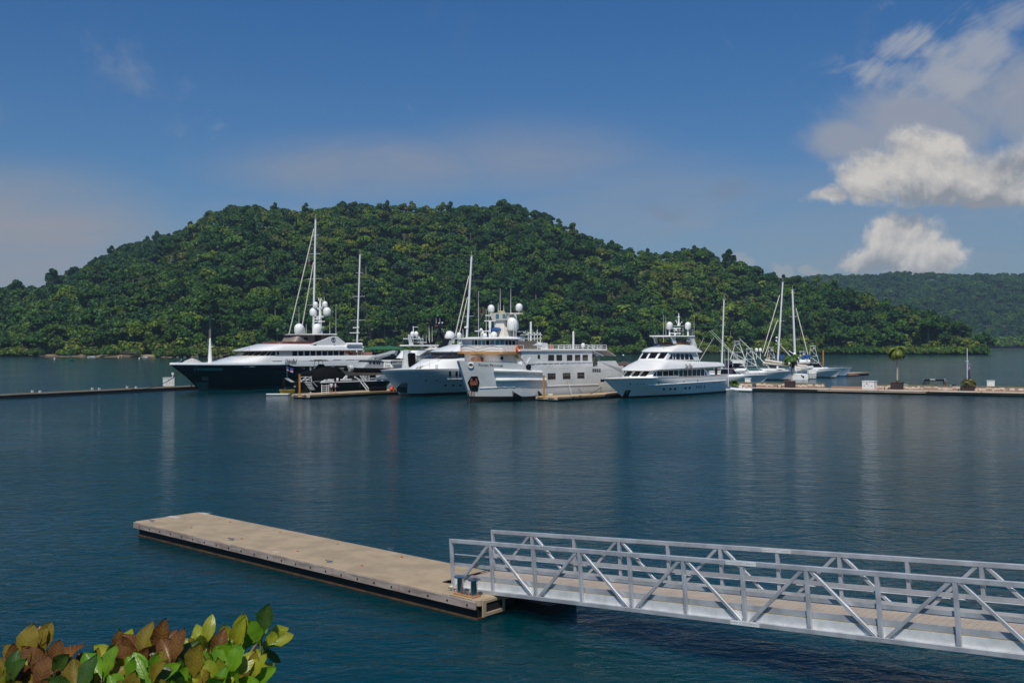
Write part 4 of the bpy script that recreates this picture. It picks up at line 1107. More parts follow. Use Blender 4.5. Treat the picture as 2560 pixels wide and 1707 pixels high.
for y0, y1, xa, xb in ((1040, 1066, 528, 1128), (1158, 1160, 552, 1178)):
    mb = MB(); ps = [sk.hit(*c(xa + (xb - xa) * i / 10, y0 + (y1 - y0) * i / 10)) for i in range(11)]
    mb.tube([p + n * .1 for p, n in ps if p], .24, 8); mb.build('rubbing_strake', white_p, yw, smooth=True)
mb = MB(); ps = [sk.hit(*c(350 + 1500 * i / 14, 1262 - 44 * i / 14)) for i in range(15)]; mb.tube([p + n * .02 for p, n in ps if p], .06, 5); mb.build('knuckle_line', white_p, yw)
for xa, xb in ((760, 880), (1082, 1150)):
    a, n = sk.hit(*c(xa, 1296)); b, _ = sk.hit(*c(xb, 1368)); d, _ = sk.hit(*c(xa + 5, 1368))
    if a and b and d: MB().add([a + n * .05, b + n * .05, d + n * .05, a + n * .5 + Vector((0, 0, -.1)), d + n * .5], [(0, 1, 2), (0, 3, 4, 2), (3, 1, 4), (0, 1, 3), (1, 2, 4)]).build('side_fender', black, yw)
windows(sk, yw, [q4(240, 1117, 322, 1113, 348, 1190, 197, 1194), q4(197, 1195, 348, 1191, 326, 1306, 236, 1304)], black, 'anchor_pocket', sub=4)
mb = MB()
for q in (q4(238, 1150, 258, 1150, 262, 1200, 234, 1215), q4(300, 1148, 318, 1150, 324, 1212, 298, 1198), q4(232, 1202, 322, 1200, 318, 1222, 236, 1224), q4(270, 1178, 288, 1178, 288, 1212, 270, 1212)): sk.patch(mb, q, .14, 1)
mb.build('anchor', mat('rusty_anchor', (.42, .15, .07), .8, scale=4, c2=(.30, .09, .04)), yw)
windows(sk, yw, [q4(235, 1308, 290, 1308, 285, 1365, 225, 1365)], mat('rust_streak', (.62, .56, .48), .6, scale=1.6, c2=(.36, .16, .06), stretch=(3, 3, .5)), 'rust_streak', t=.015, sub=2)
windows(sk, yw, [q4(205, 1290, 222, 1290, 232, 1430, 222, 1430)], rust, 'rusty_stem', t=.02, sub=2)
p, n = sk.hit(*c(240, 976)); mb = MB().torus(p + n * .03, .36, .1, n, 18, 6); mb.build('hawse_ring', white_p, yw, smooth=True)
windows(sk, yw, [q4(226, 966, 254, 966, 254, 986, 226, 986)], rust, 'hawse_hole', t=.04, sub=1)
text_on(sk, yw, 'name_lettering', 'Pacific Provider', q4(338, 955, 648, 966, 648, 1000, 338, 990), ink, 0, small_caps=True, t=.008, bold=.012)
windows(sk, yw, [q4(1208, 1078, 1308, 1076, 1309, 1150, 1210, 1153), q4(1400, 1073, 1495, 1071, 1497, 1146, 1402, 1149), q4(1583, 1068, 1673, 1066, 1674, 1139, 1585, 1141)], glass_b, 'window')
mb = MB()
for i in range(4):
    for k in range(3): sk.patch(mb, rect(c, 1775 + i * 27, 1020 + k * 15, 1797 + i * 27, 1029 + k * 15), .03, 1)
mb.build('louvre', dark_hole, yw)
# accommodation block, flush with the side
zt = SS(1500, 797)[1]; xa = SS(890, 870)[0]; xe = SS(1780, 860)[0]; xo = SS(1960, 795)[0]
HH = HB - .12
h1 = tier([(zd - 1.2, zd - 1.2, xa - .3, xe, HH, .6), (zt, zt, xa - .3, xe, HH, .6)], 4).build('accommodation_block', white_p, yw, bevel=.02)
MB().slab([(xa - .6, -HB - .05), (xo, -HB - .05), (xo, HB + .05), (xa - .6, HB + .05)], zt + .02, zt + .3).build('boat_deck', white_p, yw, bevel=.03)
xv = SS(2070, 835)[0]
MB().prism([(xo + .02, zt + .02), (xo + .02, zt + .12), (xv, zt - .75), (xv, zt - .87)], -HB, HB).build('stern_awning', mat('beige_awning', (.52, .47, .42), .8), yw)
mb = MB()
for y in (-HB + .1, HB - .1): mb.tube([(xv - .1, y, zt - .8), (xv + .1, y, zd + 1.6)], .06, 6)
mb.build('awning_post', steelw, yw)
sk1 = Skin(f, [h1])
windows(sk1, yw, [rect(c, 1083, 843, 1112, 893)] + [rect(c, a, 843, b, 916) for a, b in ((1216, 1289), (1320, 1390), (1452, 1521), (1554, 1621), (1650, 1717))], glass_b)
# aft bulwark, door and sloping quarter
z3 = SS(1950, 922)[1]; xq = SS(1845, 922)[0]; xr = SS(2070, 922)[0]; xs = SS(2170, 1080)[0]
for sy in (-1, 1): MB().prism([(xq, zd - .6), (xq, z3), (xr, z3), (xs, SS(2170, 1080)[1]), (L + .3, zd - .6)], sy * (HB - .03) - .04, sy * (HB - .03) + .04).build('quarter_bulwark', white_p, yw)
MB().box((xe + .55, -HB + .4, zd + .9), (.9, .1, 2.2)).build('door', glass_b, yw)
zz = SS(1400, 1000)[1]
rail([(x1 + 2.2, -HB + .03, zd), (xe, -HB + .03, zd)], SS(1400, 935)[1] - zd, 'side_rail', yw, step=1.35, r=.035)
MB().bar((x1 + 1.6, -HB + .02, zd + .2), (xe, -HB + .02, zd + .2), .05, .4).build('side_bulwark', white_p, yw)
rail([(xa + 3.4, -HB + .05, zt + .3), (xo - .1, -HB + .05, zt + .3), (xo - .1, HB - .05, zt + .3)], SS(1500, 722)[1] - zt - .3, 'boat_deck_rail', yw, step=1.15, r=.04, mid=1)
mb = MB()
for k in range(7):
    for sy in (-.7, .7): pass
xs0 = xe + .4
for sy in (-.5, .5): mb.bar((xs0, -HB + 1.1 + sy, zt + .1), (xs0 + 3.2, -HB + 1.1 + sy, zd + 1.7), .06, .25); mb.tube([(xs0, -HB + 1.1 + sy, zt + 1.0), (xs0 + 3.2, -HB + 1.1 + sy, zd + 2.5)], .04, 5)
for k in range(8): mb.box((xs0 + .4 * k + .2, -HB + 1.1, zt - k * .3), (.3, 1.0, .05))
mb.build('aft_stair', steelw, yw)
# bridge block
zb1 = SS(600, 832, -4.0)[1]; xf = SS(365, 880, 0)[0]; xb_ = SS(835, 900, -4.0)[0]
cream = mat('cream_house_paint', (.74, .68, .61), .5, var=.05)
tier([(bz - 1.2, bz - 1.2, xf + .1, xb_, 3.7, .8), (zb1, zb1, xf - .1, xb_, 3.7, .8)], 5).build('bridge_house', cream, yw, smooth=True)
p_ = f.S(*c(630, 886), -3.7); MB().tube([(p_[0], -3.69, p_[1]), (p_[0], -3.75, p_[1])], .28, 12).build('porthole', glass, yw)
wing = tier([(zb1 - .02, zb1 - .02, xf - .9, xb_ + .7, 4.75, 1.4), (zb1 + .32, zb1 + .32, xf - .9, xb_ + .7, 4.75, 1.4)], 4)
wing.build('bridge_deck', mat('ochre_trim', (.46, .23, .07), .6, var=.12), yw)
zb2 = SS(500, 727, -4.2)[1]
tier([(zb1 + .3, zb1 + .3, xf - .5, xb_ + .2, 4.2, 1.2), (zb2, zb2, xf - .5, xb_ + .2, 4.2, 1.2)], 4).build('bridge_bulwark', white_p, yw, smooth=True)
zb3 = SS(640, 652, -4.0)[1]
h3 = tier([(zb2 - .1, zb2 - .1, xf - .25, xb_ + .1, 4.0, 1.2), (zb3 + .1, zb3 + .1, xf - .5, xb_ + .1, 4.05, 1.2)], 4)
h3 = h3.build('wheelhouse', mat('pale_grey_paint', (.60, .62, .66), .5), yw, smooth=True)
zr = SS(500, 617, -3.0)[1]
tier([(zb3 + .0, zb3, xf - 1.0, xb_ + .4, 4.4, 1.4), (zb3 + .12, zb3 + .12, xf - 1.1, xb_ + .4, 4.5, 1.4), (zr, zr, xf + .3, xb_ + .3, 3.4, 1.2)], 4).build('wheelhouse_roof', white_p, yw, smooth=True)
s3 = Skin(f, [h3])
wx = [(255, 277), (292, 318), (333, 368), (385, 421), (435, 470), (487, 532), (553, 597), (612, 662), (676, 705), (718, 748), (763, 793)]
for i, (a, b) in enumerate(wx):
    t = 660 + (4 if i > 7 else 0) + (4 if i > 9 else 0)
    windows(s3, yw, [rect(c, a, t, b, t + 60 if i < 8 else t + 64)], glass if i in (1, 4, 8, 9, 10) else glass_t, t=.04)
rail([(xb_ + .5, -4.65, zb1 + .32), (xf + .5, -4.65, zb1 + .32), (xf - .4, -3.9, zb1 + .32), (xf - .8, 0, zb1 + .32), (xf - .4, 3.9, zb1 + .32), (xf + .5, 4.65, zb1 + .32)], zb2 - zb1 - .3, 'bridge_rail', yw, r=.035, step=1.4, mid=1)
lb = f.S(*c(836, 770), -4.78); MB().torus((lb[0], -4.8, lb[1]), .42, .13, (0, 1, 0), 18, 8).build('lifebuoy', orange, yw, smooth=True)
# radar mast on the wheelhouse
xm = SS(645, 610, 0)[0]; zt1 = SS(645, 410, 0)[1]; zt2 = SS(645, 318, 0)[1]
cmast = mat('cream_mast_paint', (.62, .58, .50), .6, scale=2, c2=(.70, .66, .58))
mb = MB(); rows_ = []
for z, hx, hy, ox in ((zr - .1, 1.5, 1.3, .3), (zr + 1.2, 1.1, 1.0, .1), (zr + 2.0, .75, .8, 0), (zt1, .75, .8, 0)): rows_.append([(xm + ox - hx, -hy, z), (xm + ox + hx, -hy, z), (xm + ox + hx, hy, z), (xm + ox - hx, hy, z)])
mb.grid(rows_, closed=True); mst = mb.build('radar_mast', cmast, yw, bevel=.03)
mb = MB(); mb.add([(xm - 1.0, -1.3, zt1), (xm + 1.0, -1.3, zt1), (xm + 1.0, 1.3, zt1), (xm - 1.0, 1.3, zt1), (xm - 1.2, -1.7, zt2), (xm + 1.3, -1.7, zt2), (xm + 1.3, 1.7, zt2), (xm - 1.2, 1.7, zt2)], [(0, 1, 2, 3), (7, 6, 5, 4), (0, 1, 5, 4), (1, 2, 6, 5), (2, 3, 7, 6), (3, 0, 4, 7)])
mb.box((xm + .1, -2.6, zt2 - .12), (.9, 1.9, .2)); mb.box((xm + .1, 2.5, zt2 - .3), (.9, 1.7, .2))
cro = mb.build('crows_nest', cmast, mst, bevel=.03)
sc_ = Skin(f, [cro]); windows(sc_, mst, [rect(c, 556, 328, 595, 385), rect(c, 640, 330, 690, 380)], glass_t, t=.04)
for px, py, w_, r, h, po in ((528, 303, 2.6, .52, 1.15, .3), (785, 292, -3.2, .52, 1.15, .35)):
    x, z = SS(px, py, w_); dome(yw, (xm + .1, w_ * .98, zt2 - .1), r, h, po, .08)
for px, py, w_, r, h in ((768, 538, -1.8, .88, 2.0), (600, 530, 1.6, .85, 1.9), (755, 455, -1.0, .8, 1.7)):
    x, z = SS(px, py, w_); dome(yw, (x, w_, z), r, h)
MB().box((xm + 1.9, -.6, SS(768, 540, -1.8)[1] - .1), (1.6, 3.4, .16)).build('dome_platform', cmast, yw, bevel=.03)
MB().lathe((xm - .6, -.2, zt2), [(.5, 0), (.6, .18), (.4, .3)], 14).build('mast_cap', mat('yellowed_plastic', (.60, .48, .24), .5), yw, smooth=True)
for px, t_, b_, w_ in ((335, 30, 610, -.6), (432, 270, 600, -.5), (466, 280, 600, .4), (610, -5, 310, .3), (584, 180, 300, .5), (743, -5, 300, -.8), (810, 295, 615, -3.2), (781, 350, 615, -3.0), (655, 205, 300, 0)):
    x, z = SS(px, b_, w_); x2, z2 = SS(px, t_, w_); antenna(yw, (x, w_, z - .1), z2 - z, r=.05)
x_ = SS(480, 600, -.3)[0]; scanner(yw, (x_, -.3, zr), 1.7, 2.3); scanner(yw, (x_ - .8, .4, zr), 2.4, .8)
mb = MB(); 
for px, py, r in ((368, 530, .26), (412, 600, .38), (530, 592, .5)): x, z = SS(px, py, -.8); mb.ball((x, -.8, z), r); mb.lathe((x, -.8, zr - .05), [(.07, 0), (.07, max(.1, z - zr))], 6)
mb.build('nav_dome', white, yw, smooth=True)
xt = SS(545, 560, 0)[0]; MB().add([(xt - 1, -.6, zr + .9), (xt + 1.4, -.6, zr + 1.3), (xt + 1.4, .9, zr + 1.3), (xt - 1, .9, zr + .9), (xt + .2, .2, zr + 1.5), (xt, 0, zr + .7)], [(0, 1, 4), (1, 2, 4), (2, 3, 4), (3, 0, 4), (1, 0, 5), (2, 1, 5), (3, 2, 5), (0, 3, 5)]).build('blue_cover', blue_c, yw)
# fore deck gear and boat deck gear
x_, z_ = SS(305, 915, 0); mb = MB(); mb.lathe((x_, 0, bz - .3), [(.9, 0), (.7, .7), (.4, .8)], 12); mb.box((x_ + 1.4, .2, bz + .1), (1.2, 1.4, .6)); mb.tube([(x_ + 1.5, .2, bz), (x_ + 1.5, .2, bz + 1.9)], .06, 6); mb.bar((x_ - .8, .2, bz + .8), (x_ + .6, .2, bz + .8), .1, .1)
mb.build('windlass', mat('rusty_windlass', (.12, .05, .03), .8, scale=5, c2=(.25, .10, .05)), yw)
MB().prism([SS(952, 938), SS(992, 878), SS(1032, 958), SS(952, 962)], -HB - .02, -HB + .06).build('bulwark_gusset', white_p, yw)
mb = MB(); a = Vector((x1 - .1, -HB + .5, zb1 - .2)); b = Vector((x1 + 1.9, -HB + .5, zd))
for sy in (-.35, .35): mb.bar(a + Vector((0, sy, 0)), b + Vector((0, sy, 0)), .06, .2)
for k in range(9): q = a.lerp(b, k / 8.5); mb.box(q, (.25, .7, .05))
mb.build('bridge_stair', mat('ochre_steps', (.42, .30, .16), .7), yw)
p, n = sk.hit(*c(960, 1010)); 
MB().torus((SS(960, 998)[0], -HB - .1, SS(960, 998)[1]), .3, .17, (.3, 1, .2), 16, 7).build('fairlead_ring', black, yw, smooth=True)  # black ring standing in for a dark fairlead opening
xg = SS(970, 750)[0]
mb = MB()
for k in range(4): mb.box((xg - 1.2 + k * 1.05, -HB + .5, zt + .95), (.98, .06, 1.25))
mb.build('brown_screen', taupe, yw)
mb = MB(); mb.tube([(xg - 1.8, -1.6, zt + 1.7), (xg + 2.6, -1.6, zt + 1.9)], .5, 10, r2=.42); mb.build('covered_tender', white, yw, smooth=True)
mb = MB(); x_ = SS(1040, 700, -2)[0]
for k in range(5): mb.bar((x_ - 1.6 + k * .7, -2.2, zt + .3), (x_ - 1.6 + k * .7, -2.2, zt + 2.9 + .35 * (k % 2)), .09, .09)
for k in range(3): mb.bar((x_ - 1.8, -2.2, zt + 1.3 + k * .6), (x_ + 1.6, -2.2, zt + 1.3 + k * .6), .09, .09); mb.bar((x_ - 1.8, -.8, zt + 1.3 + k * .6), (x_ + 1.6, -.8, zt + 1.3 + k * .6), .09, .09)
for k in range(4): mb.bar((x_ - 1.5 + k, -2.2, zt + 2.5), (x_ - 1.2 + k, -.8, zt + 2.9), .08, .08)
mb.lathe((x_ - .1, -1.4, zt + .3), [(.16, 0), (.16, 4.1), (.05, 4.2)], 8)
mb.build('deck_crane', steelw, yw)
x_ = SS(1100, 760)[0]; mb = MB(); mb.tube([(x_ - 1.2, -HB + 1.0, zt + .85), (x_, -HB + .9, zt + 1.0), (x_ + 1.3, -HB + 1.0, zt + .85)], .5, 10); mb.build('rescue_boat', white, yw, smooth=True)
MB().box((SS(1190, 770)[0], -HB + 1.0, zt + .75), (.9, .9, 1.0)).box((SS(1245, 770)[0] + .2, -HB + 1.6, zt + .75), (1.5, .5, .95)).build('deck_locker', white_p, yw, bevel=.03)
x_, z_ = SS(1535, 545, -3.5); MB().lathe((x_, -3.5, zt + .3), [(.15, 0), (.15, z_ - zt - .4), (.05, z_ - zt - .3)], 8).build('exhaust_pipe', steelw, yw)
dome(yw, (SS(1658, 780, -3)[0], -3, zt + .3), .32, .6, .35, .07)
MB().box((SS(1355, 765)[0], -3.4, zt + .7), (.3, .3, .7)).build('orange_locker', orange, yw)
# ------------------------------------------------------------------ black hulled super yacht at the left end of the row
f = Frame(*ground(497, 976)[:2], 48)
A, B, C_, D = crop(400, 500, 2.958), crop(700, 740, 9.8), crop(660, 850, 6.533), crop(400, 860, 7.35)
yw = boat('super_yacht', 'long black hulled super yacht with white upper decks, leftmost of the row', f, 'yacht', 'large yachts and ships in the row')
HB = 4.9
S = lambda q, w=-HB: f.S(*q, w)
bx, bz = S(D(203, 390), 0); L = S((945, 955), -4.6)[0]
q4 = lambda k, *a: [k(a[i], a[i + 1]) for i in range(0, len(a), 2)]
zs = S(C_(300, 405))[1]
sh = [(bx, bz), S((640, 913.5), -HB * .9), S((713, 913)), S((741, 911))]
xk = sh[-1][0]; sh += [(xk + 1.8, zs - 1.4), (L + 2, zs - 1.5)]
hl, rows = hull(yw, 'hull', [navy, mat('green_bottom_paint', (.008, .03, .028), .5), chrome], L, HB, sh, [(0, 0), (bz * .45, bx * .36), (bz, bx)], [0, .05, .075, .3, .55, .8, 1.0], te=(.50, .36), p=(1.4, 2.3), stern=.06, transom=.1, bands=[1, 1, 2, 0, 0, 0, 0], wl=.80, kn=.75)
sk = Skin(f, [hl])
# white bulwark cap and raised fore body
top = rows[-1]
mb = MB(); xk2 = S((741, 911))[0]
side = [q for q in top if q[0] < xk2]
for sg in (-1, 1):
    rws = []
    for (x, b, z) in side:
        t = (x - bx) / (xk2 - bx); h = .42 + .1 * t
        o = .10
        rws.append([(x - (.15 if b < .3 else 0), sg * (b + .0), z + .002), (x - (.3 if b < .3 else 0), sg * (b + o), z + .14), (x - (.25 if b < .3 else 0), sg * (b + o * .6), z + h), (x, sg * max(0, b - .3), z + h + .06)])
    mb.grid(rws)
cap = mb.build('bulwark_cap', white, yw, smooth=True)
rows_d = [[(x, -max(0, b - .2), z + .3), (x, max(0, b - .2), z + .3)] for x, b, z in side]; MB().grid(rows_d).build('fore_deck', white_c, yw)
# main body: sloping front up to the bridge deck
zb = S((731, 890), -4.6)[1]; xe = S((935, 895), -4.6)[0]; zz0 = zs + .2
xf0 = S(D(960, 345), 0)[0] - 2.2; xf1 = S(D(1480, 220), 0)[0] - 1.2
h1 = tier([(zz0 - .4, zs - .4, xf0, xe - 1.0, 4.84, 9), (zz0 + .2, zs + .2, xf0 + .3, xe - .3, 4.86, 9), (zz0 + (zb - zz0) * .45, zz0 + (zb - zz0) * .45, xf0 + (xf1 - xf0) * .5, xe, 4.86, 7), (zb, zb, xf1, xe + .3, 4.6, 5)], 2.1, 16).build('main_deckhouse', white, yw, smooth=True)
# bridge deck windows band
zc = S((731, 876), -4.3)[1]; xe2 = S((875, 885), -4.3)[0]
xg0 = S(D(1480, 215), 0)[0] - .6; xg1 = S(D(1700, 130), 0)[0] - 1.0
h2 = tier([(zb - .05, zb - .05, xg0, xe2, 4.2, 5), (zc + .15, zc + .15, xg1, xe2 - 1.2, 3.9, 4)], 2.2, 16).build('bridge_deckhouse', mat('champagne_paint', (.50, .45, .40), .35, var=.04), yw, smooth=True)
# brow over the bridge
zd_ = S((700, 859.5), -4.0)[1]; xl = S(D(1490, 122), 0)[0] - 1.2; xd = S((905, 870), -4.4)[0]
h3 = tier([(zc - .1, zc - .1, xl + .3, xd, 4.4, 6), (zc + .02, zc + .02, xl, xd + .2, 4.6, 6.2), (zc + .55, zc + .7, xl + 2.6, xd, 4.5, 5), (zd_, zd_ - .1, xl + 5.6, xd - 1.0, 3.9, 3.5)], 2.1, 16).build('bridge_roof', white, yw, smooth=True)
xm0 = S(B(0, 1150), -3.6)[0]; 
tier([(zd_ - .2, zd_ - .2, xm0 - .6, S(B(900, 1150), -3.6)[0] + 6, 3.6, 3), (zd_ + .42, zd_ + .5, xm0 - .4, S(B(900, 1150), -3.6)[0] + 6, 3.5, 3)], 2.2).build('sundeck_coaming', mahog, yw, smooth=True)
# side fin of the sundeck with the round emblem
fin = [S(q, -4.05) for q in (B(720, 1190), B(1000, 1090), B(1190, 1012), B(1290, 985), B(1400, 990), B(1480, 1050), B(1600, 1150), B(1640, 1180), B(2050, 1230), B(2060, 1262), B(1900, 1310), B(760, 1310))]
fins = []
for sg in (-1, 1): fins.append(MB().prism(fin, sg * 4.05 - .12, sg * 4.05 + .12).build('sundeck_fin', white, yw, bevel=.05))
sf = Skin(f, fins[:1])
p, n = sf.hit(*B(1305, 1070)); MB().torus(p + n * .02, .42, .07, n, 22, 6).build('round_emblem', ink, yw, smooth=True)
mb = MB(); sf.patch(mb, q4(B, 1290, 1045, 1322, 1050, 1312, 1066, 1296, 1082), .04, 1); sf.patch(mb, q4(B, 1296, 1080, 1312, 1066, 1320, 1094, 1308, 1100), .04, 1); mb.build('emblem_mark', ink, yw)
mb = MB(); sf.patch(mb, q4(B, 750, 1240, 862, 1180, 890, 1180, 890, 1244), .05, 2); mb.build('side_vent', dark_hole, yw)
mb = MB(); sf.patch(mb, q4(B, 1310, 1196, 1365, 1198, 1368, 1250, 1345, 1250), .05, 1); mb.build('side_vent', dark_hole, yw)
mb = MB(); ps = [sf.hit(*B(630 + i * 110, 1257)) for i in range(12)]
# sundeck house, hardtop, domes
xh0 = S(B(420, 1040), -2.4)[0]; xh1 = S(B(850, 1040), -2.4)[0]; zh = S(B(800, 965), -2.6)[1]
h5 = tier([(zd_, zd_, xh0 - 1.2, xh1, 2.4, 1.6), (zh, zh, xh0, xh1, 2.4, 1.6)], 3).build('sundeck_house', taupe, yw, smooth=True)
windows(Skin(f, [h5]), yw, [rect(B, 592, 1010, 680, 1070)], glass)
MB().box((S(B(1090, 1040), -2.4)[0], 0, (zd_ + zh) / 2), (1.4, 4.6, zh - zd_ - .02)).build('sundeck_bar', taupe, yw)
xt0, xt1 = S(B(250, 985), -1.2)[0], S(B(1390, 940), -2.8)[0]
tier([(zh, zh + .1, xt0 + .5, xt1, 2.8, 3), (zh + .14, zh + .22, xt0, xt1, 3.0, 3.2), (zh + .26, zh + .36, xt0 + .6, xt1 - .2, 2.8, 3)], 2.2).build('hardtop', white, yw, smooth=True)
zt_ = zh + .3
for px, r, h, w_ in ((470, .95, 2.0, -1.6), (912, .97, 2.05, -1.9)):
    x, z = S(B(px, 925), w_); dome(yw, (x, w_, zt_), r, h)
xm = S(B(985, 920), 0)[0]
mb = MB(); mb.lathe((xm, 0, zt_), [(.5, 0), (.42, 1.2), (.3, 3.0), (.2, 6.0), (.14, S(B(985, 70), 0)[1] - zt_)], 10)
mst = mb.build('radar_mast', white, yw, smooth=True)
for z_, w_, r, h in ((S(B(1135, 270), -1.6)[1], 1.55, .52, 1.15), (S(B(1225, 480), -2.3)[1], 2.2, .78, 1.65)):
    mb = MB(); mb.bar((xm, -w_, z_ - .08), (xm, w_, z_ - .08), .5, .1); mb.bar((xm, -w_ * .5, z_ - .2), (xm, w_ * .5, z_ - .3), .4, .3); mb.build('mast_arm', white, mst, bevel=.03)
    for sg in (-1, 1): dome(mst, (xm, sg * w_, z_), r, h)
for py, w_, ln in ((560, .6, 1.5), (625, -.9, 2.5), (695, .7, 2.1), (770, -.6, 1.9)): 
    z_ = S(B(985, py), 0)[1]; MB().box((xm - .5, w_ * .5, z_), (.2, ln, .16), .35).bar((xm, w_ * .5, z_ - .14), (xm - .6, w_ * .5, z_ - .14), .2, .2).build('radar_scanner', white, mst, bevel=.02)
mb = MB()
for q in ((-.4, 0), (.4, .2), (0, .5)): mb.lathe((xm + q[0], q[1], S(B(985, 110), 0)[1]), [(.08, 0), (.08, .35), (.15, .4), (.15, .5)], 6)
mb.build('mast_light', white, mst)
for px, t_, b_, w_ in ((465, 250, 735, -1.4), (640, 680, 915, -.5), (1220, 500, 920, -2.4), (1370, 200, 940, -2.8), (1035, 90, 270, -.5), (1083, 0, 170, -1.4), (600, 780, 915, .2)):
    x, z = S(B(px, b_), w_); x2, z2 = S(B(px, t_), w_); antenna(yw, (x, w_, z), z2 - z, r=.045)
for k in range(3):
    x = S(B(1690 + k * 125, 1185), -4.5)[0]; z = S(B(1690, 1185), -4.5)[1]
    MB().tube([(x - .62, -4.5, z), (x - .55, -4.5, z), (x + .55, -4.5, z), (x + .62, -4.5, z)], .36, 10).build('life_raft', white, yw, smooth=True)
# glass, lettering, bow fittings
s2 = Skin(f, [h2]); s1 = Skin(f, [h1])
windows(s2, yw, [rect(C_, a, 180, b, 262) for a, b in ((464, 540), (566, 640), (666, 740), (764, 835), (860, 932), (954, 1027), (1048, 1122), (1140, 1213), (1234, 1305))] + [q4(D, 2150, 134, 2188, 132, 2188, 203, 2150, 204)], glass)
windows(s2, yw, [q4(D, 1560, 148, 1640, 146, 1590, 214, 1500, 216), q4(D, 1650, 146, 1750, 144, 1690, 214, 1602, 214), q4(D, 1765, 144, 1880, 142, 1800, 213, 1705, 214), q4(D, 1895, 142, 1990, 140, 1915, 212, 1815, 213), q4(D, 2005, 140, 2060, 138, 2000, 211, 1930, 212), q4(D, 2075, 138, 2120, 137, 2120, 208, 2015, 211)], glass)
text_on(Skin(f, [h1, cap]), yw, 'name_lettering', 'Unbridled', q4(C_, 345, 306, 538, 306, 530, 388, 340, 386), ink, .4, t=.07, bold=.012)
mb = MB(); s1.patch(mb, q4(C_, 135, 341, 290, 338, 290, 345, 135, 348), .03, 3); 
for a, b in ((893, 1030), (1125, 1255), (1345, 1470)): s1.patch(mb, q4(C_, a, 324, b, 320, b, 327, a, 331), .03, 3)
mb.build('side_vent', dark_hole, yw)
mb = MB(); s1.patch(mb, q4(C_, 560, 343, 1560, 322, 1560, 325, 560, 346), .02, 6); mb.build('style_line', grey_h, yw)
windows(sk, yw, [q4(D, 622, 447, 1145, 442, 1145, 480, 618, 484)], dark_hole, 'fairlead_recess', t=.02, sub=4)
mb = MB()
for x_ in (630, 690, 745, 800, 845, 880, 925, 965, 1010, 1050, 1090, 1125): sk.patch(mb, q4(D, x_, 449, x_ + 26, 449, x_ + 26, 478, x_ - 6, 479), .05, 1)
sk.patch(mb, q4(D, 622, 446, 1145, 441, 1145, 446, 620, 451), .05, 4); sk.patch(mb, q4(D, 620, 480, 1145, 477, 1145, 482, 620, 485), .05, 4)
mb.build('fairlead_bar', chrome, yw)
windows(sk, yw, [q4(D, 768, 604, 896, 602, 890, 668, 762, 666)], mat('grey_recess', (.10, .11, .11), .4), 'anchor_pocket', sub=2)
windows(sk, yw, [q4(D, 640, 700, 890, 696, 880, 836, 722, 840)], mat('stainless_plate', (.16, .22, .20), .3, metal=.8), 'stem_plate', t=.02, sub=5)  # dark green tint paints the water's reflection into the steel
windows(sk, yw, [q4(C_, x_, 518, x_ + 10, 518, x_ + 10, 530, x_, 530) for x_ in (232, 278, 325)], chrome, 'porthole', sub=1)
xp = S(D(920, 360), 0)[0]; zf = sh[1][1] + .25
mb = MB(); mb.lathe((xp, 0, zf - .3), [(.42, 0), (.36, 1.2), (.24, 3.2), (.16, S(A(372, 1020), 0)[1] - zf), (.05, S(A(372, 1020), 0)[1] - zf + .3)], 10); mb.bar((xp, -1.1, S(D(920, 48), 0)[1]), (xp, .4, S(D(920, 48), 0)[1]), .12, .12)
for k in range(8): mb.bar((xp, -.45, zf + .8 + k * .36), (xp, .45, zf + .8 + k * .36), .05, .05)
mb.build('foredeck_mast', white, yw)
xc = S(D(590, 345), 0)[0]; MB().lathe((xc, 0, bz + .25), [(1.9, 0), (1.2, .5), (.35, .85), (.05, .95)], 14).build('tender_cover', mat('grey_canvas', (.42, .42, .40), .8), yw)
rail([(S(D(1045, 300), -1.5)[0], -1.5, zf + .6), (S(D(1250, 290), -2.6)[0], -2.6, zf + 1.0), (S(D(1460, 265), -3.2)[0], -3.2, zf + 1.5), (S(D(1640, 225), -3.6)[0], -3.6, zf + 2.2)], .8, 'fore_rail', yw, mat('dark_rail', (.05, .04, .035), .4), r=.03, step=2.2)
mb = MB(); x_, z_ = S(D(392, 285), 0); mb.tube([(x_, 0, z_), (x_, 0, bz + .8), (x_ - .9, 0, bz + .5)], .05, 5); mb.ball((x_, 0, z_), .1); mb.build('jack_staff', chrome, yw)
# aft: main deck openings, side bulwark behind the step in the hull, cushions
z5 = zs - 1.45
MB().box(((xk + 2 + xe) / 2, 0, (z5 + zs - .5) / 2), (xe - xk - 3, 8.4, zs - z5 - .5)).build('aft_deckhouse', white, yw)
mb = MB()
for a, b in ((662, 742), (775, 806), (1000, 1085), (1150, 1222), (1240, 1310)):
    x0_, x1_ = S(C_(a, 440), -4.2)[0], S(C_(b, 440), -4.2)[0]; mb = MB().box(((x0_ + x1_) / 2, -4.22, zs - 1.0), (x1_ - x0_, .06, 1.15)); mb.build('window', glass, yw)
MB().box((xe - 2.4, 0, zb + .3), (5, 8.0, .55)).build('aft_cushion', mat('red_cushion', (.30, .085, .06), .8, scale=2, c2=(.42, .18, .14)), yw, bevel=.1)
for x_, z_ in (S(B(1652, 1370), -4.3), S(B(1688, 1370), -4.3)): MB().torus((x_, -4.25, z_), .3, .08, (0, 1, 0), 14, 6).build('lifebuoy', orange, yw, smooth=True)
mb = MB()
for px in (1895, 2005, 2060): x_, z_ = S(B(px, 1400), -4.2); mb.tube([(x_, -4.2, zb), (x_, -4.2, zc)], .06, 6)
mb.build('awning_post', steelw, yw)
